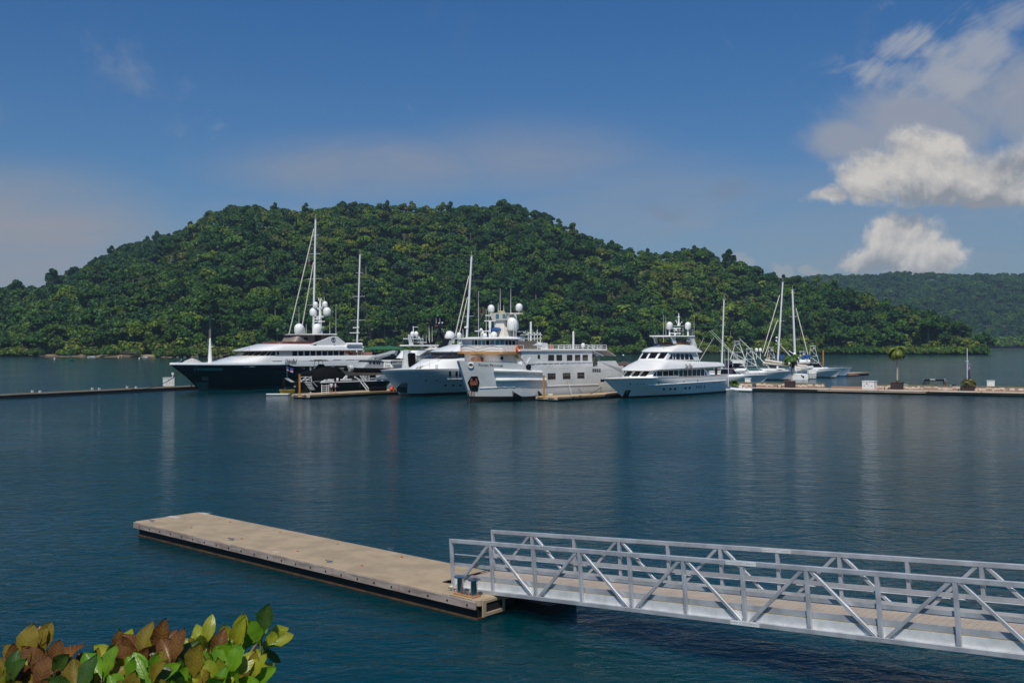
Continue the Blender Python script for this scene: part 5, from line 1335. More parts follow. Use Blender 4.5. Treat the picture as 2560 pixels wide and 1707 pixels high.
# ------------------------------------------------------------------ white yacht with a blue grey hull between the black vessel and the ship
f = Frame(*ground(1003, 991)[:2], 48)
E_, G, K_ = crop(900, 600, 3.646), crop(900, 800, 11.76), crop(1020, 780, 13.07)
yw = boat('motor_yacht', 'white yacht with a dark wraparound window band, bow between black vessel and grey ship', f, 'yacht', 'large yachts and ships in the row')
HB = 4.2
S = lambda q, w=-HB: f.S(*q, w)
bx, bz = S((951, 925), 0); L = 34
sh = [(bx, bz), S((1031, 923.5), -2.6), S((1097, 922), -HB), S((1152, 921)), (L, S((1152, 921))[1] + .1)]
hl, rows = hull(yw, 'hull', [mat('silver_hull', (.40, .45, .48), .25, var=.05, coat=.4), antifoul, white], L, HB, sh, [(0, 0), (bz, bx)], [0, .10, .16, .35, .55, .70, .93, 1.0], te=(.50, .36), p=(1.5, 2.3), stern=.05, bands=[1, 1, 0, 0, 0, 0, 0, 2], wl=.80, kn=.7)
sk = Skin(f, [hl]); q4 = lambda k, *a: [k(a[i], a[i + 1]) for i in range(0, len(a), 2)]
windows(sk, yw, [q4(E_, x - 9, 1196, x + 9, 1196, x + 9, 1240, x - 9, 1242) for x in (820, 880, 914)], glass, 'window')
windows(sk, yw, [q4(E_, x - 10, 1318, x + 10, 1317, x + 10, 1330, x - 10, 1331) for x in (778, 850, 915)] + [q4(E_, x - 6, 1274, x + 6, 1274, x + 6, 1282, x - 6, 1282) for x in (603, 702)], glass, 'porthole', sub=1)
windows(sk, yw, [q4(E_, 472, 1201, 492, 1201, 492, 1211, 472, 1211), q4(E_, 672, 1229, 688, 1229, 688, 1242, 672, 1243), q4(E_, 540, 1239, 632, 1238, 632, 1242, 540, 1243)], chrome, 'fairlead', sub=1)
windows(sk, yw, [q4(E_, 372, 1306, 432, 1300, 430, 1394, 345, 1394), q4(E_, 330, 1350, 372, 1308, 345, 1392, 342, 1390)], mat('dark_green_plate', (.008, .035, .028), .25), 'anchor_pocket', sub=3)
windows(sk, yw, [q4(E_, 372, 1308, 432, 1304, 428, 1338, 366, 1340)], mat('grey_recess', (.10, .11, .11), .4), 'anchor', sub=1, t=.06)
mb = MB(); ps = [sk.hit(*E_(795 + i * 22, 1264)) for i in range(9)]; ps = [p + n * .03 for p, n in ps if p]
if len(ps) > 1: mb.tube(ps, .07, 5); mb.build('rub_rail', white, yw)
z0 = sh[2][1]; zb = S((1097, 896), -3.4)[1]; zc = S((1103, 882.5), -3.4)[1]; zt = S((1165, 861), -2.5)[1]
xa = S((1031, 922), 0)[0] - .6; xb = S((1085, 896), 0)[0] - 1.0
h1 = tier([(z0 - .3, z0 - .3, xa, L - 3, 3.7, 7), (z0 + (zb - z0) * .55, z0 + (zb - z0) * .55, xa + (xb - xa) * .62, L - 3, 3.6, 6), (zb, zb, xb, L - 3, 3.3, 5)], 2.2, 14).build('main_deckhouse', white, yw, smooth=True)
h2 = tier([(zb - .02, zb - .02, xb - .3, L - 5, 3.25, 4.4), (zc + .2, zc + .2, xb + 2.2, L - 6, 3.1, 4)], 2.2, 14).build('window_band', mat('smoked_glass', (.022, .022, .024), .2, var=.1, spec=.4), yw, smooth=True)
xl = S((1103, 882), 0)[0] - 1.4
tier([(zc, zc + .1, xl, L - 4, 3.4, 5), (zc + .2, zc + .3, xl - .2, L - 4, 3.6, 5.2), (zc + (zt - zc) * .6, zc + (zt - zc) * .6, xl + 2.2, L - 5, 3.2, 4.4), (zt, zt, xl + 4.4, L - 6, 2.5, 3.4)], 2.1, 14).build('bridge_roof', white, yw, smooth=True)
windows(Skin(f, [h1]), yw, [q4(E_, 686, 1137, 712, 1137, 712, 1172, 684, 1172)], mat('pale_hatch', (.45, .46, .47), .4), 'door')
rail([(xa + 1.0, -1.4, z0 + .2), (xa + 4.2, -2.2, z0 + 1.0), (xa + 7, -2.7, z0 + 2.1)], .75, 'fore_rail', yw, chrome, step=1.6)
rail([(bx + 5.4, -2.4, z0 - .1), (bx + 7.8, -2.8, z0 + .1)], .5, 'bow_rail', yw, chrome)
mb = MB(); x_, z_ = S(K_(1730, 1120), -1); 
for i in range(4): mb.ball((x_ + i * .5, -1 + .2 * (i % 2), zt + .35 + .3 * (i % 2)), .24); mb.lathe((x_ + i * .5, -1 + .2 * (i % 2), zt - .2), [(.06, 0), (.06, .5)], 6)
mb.build('searchlight', chrome, yw)
x_, z_ = S(K_(1670, 850), -.6); dome(yw, (x_, -.6, z_), .42, .95); MB().box((x_ + .6, -.6, z_ - .06), (1.9, 1.2, .1)).lathe((x_, -.6, zt - .2), [(.1, 0), (.1, z_ - zt + .15)], 6).build('dome_bracket', white, yw)
for px, t_, b_ in ((1665, 545, 850), (1780, 545, 860), (1810, 570, 870), (1625, 620, 880)): x_, z_ = S(K_(px, b_), -.4); x2, z2 = S(K_(px, t_), -.4); antenna(yw, (x_, -.4, zt - .2), z2 - zt + .2, r=.04)
MB().tube([(S((1040, 921), -1.5)[0], -1.5, z0 + .1), (S((1060, 921), -1.5)[0], -1.2, z0 + .35), (S((1070, 921), -1.8)[0], -1.8, z0 + .15)], .12, 6).build('mooring_line', ropew, yw)
# ------------------------------------------------------------------ yacht with the black mast, behind it
f = Frame(*ground(1012, 966)[:2], 48)
yw = boat('motor_yacht', 'yacht with a black radar arch and dark upper windows, mostly behind the white yacht', f, 'yacht', 'large yachts and ships in the row')
S = lambda q, w=-3.6: f.S(*q, w)
bz = 4.6
hull(yw, 'hull', [grey_h, antifoul, white], 36, 4.2, [(-3.5, bz), (40, bz - .4)], [(0, 0), (bz, -3.5)], [0, .1, .5, .93, 1.0], bands=[1, 1, 0, 0, 2])
zb = S((1040, 889), -3.4)[1]; zc = S((1070, 876), -3.0)[1]; zt = S((1080, 871), -3.0)[1]
xw = S((1035, 889), 0)[0] - .5
tier([(bz - .3, bz - .3, 2.5, 30, 3.6, 5), (zb, zb, xw - 1.5, 30, 3.5, 4)], 2.2).build('main_deckhouse', white, yw, smooth=True)
h2 = tier([(zb - .05, zb - .05, xw - .6, 24, 3.4, 4), (zc, zc, xw + 1.8, 24, 3.2, 3.6)], 2.2).build('window_band', mat('smoked_glass', (.022, .022, .024), .2), yw, smooth=True)
xr = S((1061, 873), 0)[0] - .8
tier([(zc - .02, zc, xr + .3, 22, 3.4, 4), (zc + .2, zc + .2, xr, 22, 3.6, 4.2), (zt + .1, zt + .1, xr + 1.2, 21, 3.0, 3.6)], 2.1).build('hardtop', white, yw, smooth=True)
xm = S((1098, 866), 0)[0]; zm = zt + .1
gl = mat('black_gloss', (.010, .010, .012), .25)
for sg in (-1, 1): MB().prism([(xm - 2.3, zm), (xm + .0, zm), (xm + .9, S(K_(900, 890), 0)[1]), (xm - .4, S(K_(900, 890), 0)[1])], sg * 1.9 - .25, sg * 1.9 + .25).build('radar_arch', gl, yw, bevel=.04)
zz = S(K_(960, 880), 0)[1]; zq = S(K_(960, 370), 0)[1]
mb = MB(); mb.box((xm + .4, 0, zz - .1), (1.7, 4.4, .35)); mb.lathe((xm + .2, 0, zz), [(.7, 0), (.35, 1.0), (.28, 2.4), (.5, 2.5), (.45, zq - zz)], 8)
for z_ in (zz + 1.2, zz + 2.2, zq - .7): mb.box((xm + .2, 0, z_), (1.0, 2.6, .22))
for sg in (-1, 1): mb.bar((xm + .2, sg * 1.3, zz + .2), (xm + .2, sg * .5, zz + 1.2), .2, .2)
mb.build('black_mast', gl, yw)
mb = MB(); [mb.ball((xm + .2, y, z_), .16) for y, z_ in ((-.7, zq + .1), (.3, zq), (-.2, zq - .5), (-.9, zz + 1.8), (1.0, zz + 1.5))]; mb.build('mast_light', white, yw)
MB().box((xm + .2, 1.1, zq - .7), (.3, .5, .7)).build('red_flag', mat('red_flag_cloth', (.50, .03, .03), .8), yw)
for px, t_, b_ in ((920, 190, 370), (1040, 200, 370), (685, 450, 930), (705, 550, 1000), (790, 470, 970), (490, 740, 1050), (595, 745, 1020)): x_, z_ = S(K_(px, b_), -.5); x2, z2 = S(K_(px, t_), -.5); antenna(yw, (x_, -.5, z_), z2 - z_, r=.05)
x_, z_ = S(K_(1350, 1120), -1.2); MB().lathe((x_, -1.2, z_), [(.45, 0), (.5, .5), (1.0, 1.2), (1.18, 1.7)] + [(1.2 * math.cos(rad(a)), 2.0 + 1.15 * math.sin(rad(a))) for a in (0, 25, 50, 75, 89)], 16).build('radar_dome', white, yw, smooth=True)
MB().tube([S(K_(1100, 535), -1.0)[:1] + (-1.0,) + S(K_(1100, 535), -1.0)[1:], S(K_(1290, 880), -1.0)[:1] + (-1.0,) + S(K_(1290, 880), -1.0)[1:]], .09, 6).build('flag_staff', steelw, yw)
for k in range(3): MB().lathe((xr + 1.6 + k * 1.4, -.8 - .3 * k, zt + .1), [(.6, 0), (.75, .12), (.3, .22)], 12).build('deck_hatch', white, yw)
# ------------------------------------------------------------------ white boat with a fin mast, further back
f = Frame(*at(1062, 900, 196).xy, 48)
yw = boat('motor_yacht', 'white boat with twin ball domes on a finned mast, behind the black masted yacht', f, 'yacht', 'large yachts and ships in the row')
S = lambda q, w=0: f.S(*q, w)
hull(yw, 'hull', [white, antifoul, white], 24, 3.2, [(-2, 3.2), (26, 2.8)], [(0, 0), (3.2, -2)], [0, .1, .5, .93, 1.0], bands=[1, 1, 0, 0, 2])
tier([(2.8, 2.8, 3, 20, 2.8, 3), (5.6, 5.6, 5, 19, 2.6, 2.6)], 2.4).build('deckhouse', white, yw, smooth=True)
xs = S(G(1500, 750))[0]; z1 = S(G(1500, 765))[1]; 
tier([(5.5, 5.5, S(G(1680, 900))[0] - 4.5, S(G(1920, 950))[0] + 1, 2.4, 2), (S(G(1700, 890))[1], S(G(1700, 890))[1], S(G(1680, 900))[0] - 3, S(G(1880, 890))[0], 2.2, 2)], 2.4).build('flybridge', white, yw, smooth=True)
MB().box((S(G(1760, 750))[0], 0, z1 + .1), (8.0, 3.0, .28)).build('hardtop', white, yw, bevel=.06)
za = S(G(1440, 425))[1]; zb2 = S(G(1560, 745))[1]
for w_ in (-.9, .9): MB().prism([(S(G(1455, 745), w_)[0], zb2), (S(G(1560, 745), w_)[0], zb2), (S(G(1480, 425), w_)[0], za), (S(G(1412, 430), w_)[0], za)], w_ - .08, w_ + .08).build('mast_fin', white, yw)
MB().box((S(G(1570, 550))[0], 0, S(G(1570, 550))[1]), (4.0, 1.6, .18)).box((S(G(1760, 652))[0], 0, S(G(1760, 652))[1]), (2.2, 1.4, .14)).bar((S(G(1690, 470))[0], 0, S(G(1690, 470))[1]), (S(G(1820, 740))[0], 0, zb2), .5, .4).build('mast_platform', white, yw)
for px in (1548, 1652): x_, z_ = S(G(px, 475)); MB().ball((x_, 0, z_ + .42), .48, 1.15).lathe((x_, 0, S(G(1570, 550))[1]), [(.07, 0), (.07, z_ - S(G(1570, 550))[1] + .1)], 6).build('radar_dome', white, yw, smooth=True)
x_ = S(G(1590, 400))[0]; zz = S(G(1590, 180))[1]; MB().lathe((x_, .2, zb2), [(.1, 0), (.1, zz - zb2)], 6).box((x_ + .5, .2, zz - .15), (1.3, .12, .16)).build('mast_pole', white, yw)
# ------------------------------------------------------------------ black support vessel on the finger dock
C_, T_ = crop(660, 850, 6.533), crop(700, 900, 7.84)
g0 = Frame(*ground(*C_(790, 862))[:2], 48)
SV = lambda x, y, w=0.0, k=C_: g0.S(*k(x, y), w)
LV = SV(2055, 660, 3.2)[0]; HV = 2.8
bow = g0.o + g0.ex * LV + g0.ey * HV
f = Frame(bow.x, bow.y, 48 + 180)                   # its bow points away from the camera
vs = boat('support_vessel', 'low black support vessel carrying black covered tenders, moored along the nearer wooden finger dock', f, 'ship', 'large yachts and ships in the row')
def V(x, y, w=0.0, k=C_):
    """picture point on the plane w metres inboard of the vessel's near side, in the vessel's own frame"""
    a, z = g0.S(*k(x, y), w); return Vector((LV - a, HV - w, z))
def VS(x, y, out=.1):
    """picture point on the stern face"""
    w_, z = g0.X(*C_(x, y), -out); return Vector((LV + out, HV - w_, z))
zd = V(1400, 670).z
hl, rows = hull(vs, 'hull', [black, antifoul, black], LV, HV, [(-.6, zd + .15), (LV * .6, zd), (LV * .79, zd), (LV * .80, zd - .05), (LV + .5, zd - .05)], [(0, 1.6), (zd, -.6)], [0, .12, .5, .93, 1.0], bands=[1, 0, 0, 0, 0], te=(.35, .25), stern=.05, wl=.9, deck=black)
# everything below is in the same frame: near side is +y here
def vbar(p, q, wd, name, m): return MB().bar(p, q, wd, wd).build(name, m, vs)
MB().bar(V(920, 693), V(2040, 655), .1, .16).build('gunwale_strip', steelw, vs)
for i in range(6): a, b = VS(672 + i * 16, 690 + i * 23, .2), VS(760 + i * 12, 690 + i * 23, .2); MB().box((a + b) / 2, (.34, abs(a.y - b.y), .07)).build('stern_step', steelw, vs)
MB().bar(VS(365, 838), VS(770, 852), .12, .2).build('stern_fender_strip', white_p, vs)
MB().box((LV + .35, 0, .3), (.9, 4.8, .25)).build('swim_platform', black, vs, bevel=.04)
for x_ in (327, 552): p = VS(x_, 862, .5); p.z = .2; MB().lathe(p, [(.12, 0), (.3, .12), (.32, .5), (.32, 1.9), (.25, 2.05), (.08, 2.1)], 12).build('fender', black_c, vs, smooth=True)
mb = MB(); a, b = VS(365, 625, -.2), VS(480, 690, -.6); mb.bar(a, b, .9, .08); mb.build('stern_ramp', grey_h, vs)
for p, q in ((V(800, 685, .0), V(870, 760, .0)),): vbar(p, q, .07, 'hand_rail', steelw)
def tarp(name, rows_, w0):
    """draped cover; rows of (top x, top y, half width, foot y) along it"""
    mb = MB(); R = []
    for tx, ty, hw, fy in rows_:
        t = V(tx, ty, w0); ft = V(tx, fy, w0 - hw); R.append([t + Vector((0, -hw, ft.z - t.z)), t + Vector((.1, -hw * .9, (ft.z - t.z) * .45)), t + Vector((0, -hw * .45, (ft.z - t.z) * .14)), t, t + Vector((0, hw * .45, (ft.z - t.z) * .14)), t + Vector((.1, hw * .9, (ft.z - t.z) * .45)), t + Vector((0, hw, ft.z - t.z))])
    mb.grid(R); mb.add(R[0], [tuple(range(7))]); mb.add(R[-1], [tuple(range(7))])
    return mb.build(name, black_c, None, smooth=True, angle=60)
def own(o, label, cat, group=None):
    o.location = f.o; o.rotation_euler = (0, 0, f.a); return tag(o, label, cat, group)
own(tarp('covered_tender', [(800, 590, .3, 640), (840, 520, 1.0, 660), (930, 450, 1.3, 668), (1060, 432, 1.4, 672), (1180, 440, 1.4, 668), (1260, 490, 1.2, 660), (1330, 545, .9, 630), (1380, 560, .3, 600)], 2.1), 'tender under a black canvas cover, the larger and nearer on the black vessel', 'tender', 'covered tenders on the black vessel')
own(tarp('covered_tender', [(545, 545, .2, 560), (640, 515, .9, 575), (780, 490, 1.2, 585), (860, 440, 1.2, 600), (890, 392, 1.0, 600), (970, 392, 1.0, 600), (1010, 430, .9, 600)], 4.2), 'tender under a black canvas cover, behind the larger one on the black vessel', 'tender', 'covered tenders on the black vessel')
own(tarp('covered_jet_ski', [(1385, 575, .2, 620), (1420, 530, .7, 640), (1480, 522, .8, 645), (1530, 545, .7, 640), (1560, 590, .2, 630)], 1.6), 'small craft under a black cover beside the white gangway ladder', 'jet ski')
mb = MB(); a = V(895, 395, 4.2)
for dx in (-.5, .5):
    for dy in (-.7, .7): mb.tube([a + Vector((dx * 1.2, dy, -.6)), a + Vector((dx * .8, dy * .8, .55))], .04, 5)
mb.box(a + Vector((0, 0, .6)), (2.8, 1.9, .1)); mb.box(a + Vector((.2, 0, .75)), (1.6, .3, .14)); 
for k in range(4): mb.bar(a + Vector((-1.3 + k * .7, -.6, .65)), a + Vector((-1.6 + k * .8, -1.3, .75)), .06, .06)
t_ = mb.build('tender_top', black, vs)
mb = MB()                                              # white frames and cradles on deck
for x_ in (600, 690, 780): mb.bar(V(x_, 690, 2.6), V(x_ - 8, 590, 2.6), .1, .1)
mb.bar(V(590, 602, 2.6), V(785, 600, 2.6), .1, .1); mb.bar(V(590, 655, 2.6), V(785, 652, 2.6), .1, .1); mb.bar(V(600, 680, 2.6), V(690, 605, 2.6), .12, .12); mb.bar(V(690, 650, 2.6), V(780, 605, 2.6), .12, .12)
mb.build('deck_frame', steelw, vs)
mb = MB()
for x_, y_ in ((985, 690), (1090, 660)): mb.box(V(x_, y_, .5), (.8, .8, .5))
mb.bar(V(960, 690, .3), V(990, 650, .3), .14, .14); mb.bar(V(990, 650, .3), V(1110, 655, .3), .14, .14); mb.bar(V(1110, 655, .3), V(1130, 690, .3), .14, .14); mb.lathe(V(1200, 665, .5), [(.2, 0), (.2, .4), (.1, .5)], 8)
mb.build('cradle', steelw, vs)
mb = MB(); mb.bar(V(1290, 640, .8), V(1380, 555, .8), .25, .2); mb.bar(V(1330, 650, .8), V(1370, 560, .8), .2, .2); mb.box(V(1330, 645, .8), (2.4, .5, .3)); mb.build('deck_winch', steelw, vs)
rl = MB()
for x_ in (1620, 1825, 1962): rl.bar(V(x_, 660, .1), V(x_, 548, .1), .1, .1)
rl.bar(V(1615, 560, .1), V(1965, 545, .1), .1, .1); rl.bar(V(1740, 620, .1), V(1965, 612, .1), .09, .09)
for x_ in (1650, 1668, 1700, 1720): rl.bar(V(x_, 655, .12), V(x_, 570, .12), .07, .07)
rl.bar(V(1860, 625, .1), V(1950, 575, .1), .14, .14); rl.bar(V(1480, 600, .1), V(1560, 650, .1), .2, .2); rl.bar(V(1965, 600, .1), V(2040, 650, .1), .1, .1); rl.bar(V(1560, 560, .1), V(1640, 650, .1), .12, .12)
rl.build('deck_rail', steelw, vs)
a, b = V(1545, 640, -.1), V(1690, 825, -1.0)
mb = MB()
for dx in (0, -.62): mb.bar(a + Vector((dx, 0, 0)), b + Vector((dx, 0, 0)), .07, .14)
for k in range(10): q = a.lerp(b, k / 9.5); mb.bar(q, q + Vector((-.62, 0, 0)), .16, .04)
for dx, t_ in ((0, V(1540, 552, 0)), (-.62, V(1590, 552, 0))): mb.tube([t_, b.lerp(a, .42) + Vector((dx, 0, .95))], .045, 5)
own(mb.build('boarding_ladder', steelw), 'white boarding ladder with handrails leaning from the black vessel to the dock', 'ladder')
text_on(Skin(f, [hl]), vs, 'name_lettering', 'WH', [T_(275, 505), T_(325, 505), T_(325, 535), T_(275, 535)], white, 0, t=.05)
fl = MB(); a = V(372, 430, 5.2); n_ = 10; R = []
for i in range(n_ + 1):
    u = i / n_; R.append([a + Vector((-u * 1.25, .15 * math.sin(u * 7), -u * .45 - .08 * math.sin(u * 5))), a + Vector((-u * 1.2, .15 * math.sin(u * 7 + .5), -.8 - u * .35))])
fl.grid(R, mis=[0] * n_); flag = fl.build('flag', mat('blue_flag_cloth', (.03, .045, .22), .8), vs)
fl = MB(); fl.grid([[p.lerp(q, .55) + Vector((0, .012, 0)), p.lerp(q, .72) + Vector((0, .012, 0))] for p, q in R]); fl.build('flag_stripe', mat('flag_red', (.5, .10, .06), .8), flag)
fl = MB(); fl.grid([[p.lerp(q, .72) + Vector((0, .012, 0)), p.lerp(q, .84) + Vector((0, .012, 0))] for p, q in R]); fl.build('flag_stripe', mat('flag_white', (.6, .6, .6), .8), flag)
MB().tube([V(372, 425, 5.2), V(380, 640, 5.2)], .05, 5).build('flag_staff', chrome, vs)
# jet ski platform floating at its stern, yellow scooter, orange buoys
p = ground(*C_(230, 893)); MB().slab([(-1.9, -.35), (-1.5, -.6), (1.7, -.6), (1.9, .6), (-1.4, .6), (-1.9, .3)], .02, .2).build('paddle_board', white, None, bevel=.06)
o = bpy.data.objects['paddle_board']; o.location = p; o.rotation_euler = (0, 0, .12); tag(o, 'flat white float lying on the water at the stern of the black vessel', 'float')
p = ground(*C_(283, 842)); p = ground(*C_(270, 862))
jk = thing('jet_ski', 'yellow and black jet ski behind the black fender at the stern of the black vessel', 'jet ski', p, rad(48))
hull(jk, 'hull', [mat('jetski_yellow', (.60, .36, .01), .35), black, black], 2.6, .5, [(-.3, .55), (2.6, .5)], [(0, 0), (.5, -.3)], [0, .4, 1.0], bands=[1, 0, 0], n=10)
MB().prism([(.5, .5), (1.0, .95), (1.4, .85), (2.4, .8), (2.5, .5)], -.2, .2).build('seat', black, jk, bevel=.05)
MB().bar((.95, -.4, 1.0), (.95, .4, 1.0), .05, .05).build('handle_bar', black, jk)
# ------------------------------------------------------------------ grey patrol boat and the crane behind the black vessel
f = Frame(*at(905, 936, 165).xy, 48)
pb = boat('patrol_boat', 'grey wheelhouse boat with a black tube, carried on the black vessel under the crane', f, 'boat')
S = lambda x, y, w=-1.6: f.S(*C_(x, y), w)
zz = S(1500, 455)[1]
xA, xB = S(1400, 470)[0], S(1990, 470)[0]
hull(pb, 'hull', [grey_h, grey_h, grey_h], xB - xA + 2, 1.9, [(-1.0, 1.2), (14, 1.0)], [(0, .6), (1.2, -1.0)], [0, .4, 1.0], n=14, keel=-.1)
for ch in pb.children: ch.location = (xA, 0, zz - 1.2)
mb = MB(); mb.tube([(xA - .6, -1.0, zz - .0), (xA + 1.2, -1.8, zz - .35), (xB + 2, -1.95, zz - .6)], .42, 10); mb.tube([(xA - .6, 1.0, zz), (xA + 1.2, 1.8, zz - .35), (xB + 2, 1.95, zz - .6)], .42, 10); mb.build('black_tube', black_c, pb, smooth=True)
zt = S(1800, 330)[1]; xw = S(1720, 340)[0]
h = tier([(zz - .4, zz - .4, S(1560, 450)[0], S(1960, 450)[0], 1.5, 1.2), (zz + (zt - zz) * .35, zz + (zt - zz) * .35, xw - 1.2, S(1960, 450)[0], 1.5, 1.0), (zt, zt, xw, S(1930, 340)[0], 1.35, .8)], 3).build('wheelhouse', grey_h, pb, smooth=True)
windows(Skin(f, [h]), pb, [rect(C_, 1722, 352, 1745, 395), rect(C_, 1780, 350, 1815, 395), rect(C_, 1835, 355, 1858, 395), rect(C_, 1868, 355, 1895, 395)], glass)
tier([(zt, zt, xw - .6, S(1950, 340)[0], 1.6, .8), (zt + .14, zt + .14, xw - .6, S(1950, 340)[0], 1.6, .8)], 3).build('roof', grey_h, pb)
MB().tube([(S(1375, 460)[0], -1.7, zz - .1), (S(1375, 460)[0] + .3, -1.7, zz), (S(1430, 460)[0], -1.7, zz)], .5, 10).build('grey_nose', mat('pale_canvas', (.5, .5, .48), .8), pb, smooth=True)
f = Frame(*at(960, 930, 176).xy, 48)
cr = boat('deck_crane', 'long grey folding crane arm over the patrol boat, left of the white yacht bow', f, 'crane')
A3 = lambda x, y: f.loc(at(*G(x, y), 176))
mb = MB(); mb.bar(A3(385, 1090), A3(1040, 930), .5, .5); mb.bar(A3(470, 1135), A3(900, 1015), .3, .3); mb.bar(A3(240, 1160), A3(400, 1080), .35, .4); mb.build('arm', mat('crane_grey', (.40, .42, .43), .5), cr, bevel=.05)
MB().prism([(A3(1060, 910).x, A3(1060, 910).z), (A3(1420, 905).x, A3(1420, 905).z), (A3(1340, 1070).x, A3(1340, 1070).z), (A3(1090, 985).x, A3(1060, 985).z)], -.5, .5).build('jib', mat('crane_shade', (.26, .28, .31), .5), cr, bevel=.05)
MB().bar(A3(1400, 930), A3(1360, 1200), .7, .6).bar(A3(1490, 930), A3(1470, 1060), .5, .5).build('post', mat('crane_pale', (.58, .60, .60), .5), cr, bevel=.05)
MB().lathe(A3(1380, 1440), [(1.0, 0), (.8, 1.2), (.7, 2.6), (.7, 3.4)], 10).build('pedestal', mat('crane_pale', (.58, .60, .60), .5), cr)
mb = MB(); mb.ball(A3(430, 1275), .55, 1.3, 8); mb.tube([A3(430, 1250), A3(425, 1110)], .06, 5); mb.build('hook_block', black, cr, smooth=True)
mb = MB(); mb.tube([A3(445, 1330), A3(445, 1480)], .09, 5); mb.build('red_strap', mat('red_strap_cloth', (.42, .02, .03), .8), cr)
for i, (x0, y0, x1, y1) in enumerate(((1460, 1060, 1560, 1330),)): MB().box(A3(1490, 1180), (1.6, 1.2, 2.6)).build('black_hose_bundle', black_c, cr, bevel=.2)
f = Frame(*at(972, 926, 196).xy, 48)
wb = boat('workboat', 'white work boat with a boxy wheelhouse, just behind the bow of the white yacht', f, 'boat')
S = lambda x, y, w=-1.2: f.S(*G(x, y), w)
zz = S(1000, 1455)[1]; xA = S(740, 1450)[0]; xB = S(1420, 1450)[0]
hull(wb, 'hull', [white, antifoul, white], xB - xA + 3, 1.7, [(-.8, zz), (14, zz)], [(0, .4), (zz, -.8)], [0, .15, .5, 1.0], bands=[1, 0, 0, 0], n=12)
for ch in wb.children: ch.location.x = xA - 1
zt = S(1060, 1190)[1]
h = tier([(zz - .1, zz - .1, S(895, 1440)[0], S(1240, 1440)[0], 1.3, .5), (zt - .1, zt - .1, S(905, 1200)[0], S(1250, 1200)[0], 1.25, .5)], 4).build('wheelhouse', white, wb, smooth=True)
windows(Skin(f, [h]), wb, [rect(G, 1050, 1250, 1230, 1420)], mat('grey_shutter', (.22, .23, .23), .5)); windows(Skin(f, [h]), wb, [rect(G, 905, 1210, 945, 1300), rect(G, 980, 1235, 1035, 1290)], glass)
tier([(zt - .1, zt - .1, S(895, 1200)[0] - .2, S(1260, 1200)[0], 1.5, .5), (zt + .12, zt + .12, S(895, 1200)[0] - .2, S(1260, 1200)[0], 1.5, .5)], 4).build('roof', white, wb)
MB().box((S(740, 1350)[0], -1.2, zz + .7), (.3, .3, 1.5)).box((S(820, 1350)[0], -1.0, zz + .6), (1.0, .8, 1.0)).box((S(1300, 1330)[0], -1.0, zz + .8), (1.5, 1.2, 1.9)).build('deck_box', white, wb, bevel=.04)
# ------------------------------------------------------------------ main pontoon, left arm
def strip(name, label, cat, p, q, wd, zt, m_top, m_side, group=None, dark=.25):
    """floating pontoon from p to q (its camera side edge), wd deep"""
    p, q = Vector(p), Vector(q); d = q - p; L = d.length; a = math.atan2(d.y, d.x)
    o = thing(name, label, cat, p, a, group)
    MB().box((L / 2, wd / 2, zt - .06), (L, wd, .12)).build('deck', m_top, o)
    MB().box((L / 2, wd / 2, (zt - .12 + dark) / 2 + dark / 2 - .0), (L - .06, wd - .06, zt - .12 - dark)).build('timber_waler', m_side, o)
    MB().box((L / 2, wd / 2, dark / 2 - .2), (L - .1, wd - .1, dark + .4)).build('float', rubber, o)
    return o
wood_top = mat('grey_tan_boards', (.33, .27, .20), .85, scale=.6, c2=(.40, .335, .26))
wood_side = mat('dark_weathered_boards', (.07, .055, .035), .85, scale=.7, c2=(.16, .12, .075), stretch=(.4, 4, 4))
pl = ground(0, 997, 0); pr = ground(486, 973, 0); dr = (pr - pl).normalized()
arm = strip('pontoon_pier', 'long low pontoon pier running in from the left edge to the black yacht', 'pier', pl - dr * 30, pr + dr * 14, 2.6, .62, wood_top, wood_side)
La = (pr - pl).length
wb_m = mat('white_box_paint', (.76, .76, .73), .45, var=.04)
def power_box(px, py, w, d, h, rz, label, marks=True, Yd=0):
    p = ground(px, py, .62)
    b = thing('power_box', label, 'box', p, rz, 'white service boxes on the piers')
    MB().box((0, d / 2, h / 2), (w, d, h)).build('cabinet', wb_m, b, bevel=.03)
    MB().box((0, d / 2, h + .04), (w + .14, d + .14, .08)).build('lid', wb_m, b, bevel=.02)
    if marks:
        mb = MB()
        for x_, z_, s_ in ((-.28, .42, .13), (0, .44, .09), (.28, .42, .13), (-.1, .72, .2)): mb.box((x_ * w, -.012, z_ * h), (s_, .03, s_))
        mb.build('socket', mat('grey_socket', (.10, .10, .11), .5), b)
        MB().box((-.1 * w, -.012, h - .05), (.3, .03, .16)).build('plate', white, b)
    return b
pb1 = power_box(424, 965.5, 1.75, 1.2, 1.5, 0.62, 'white service box with a small lamp on a post, beside the black yacht bow')
MB().tube([(.7, .5, 1.5), (.7, .5, 2.1)], .06, 6).box((.7, .5, 2.25), (.3, .3, .45)).build('lamp', wb_m, pb1)
i = 0
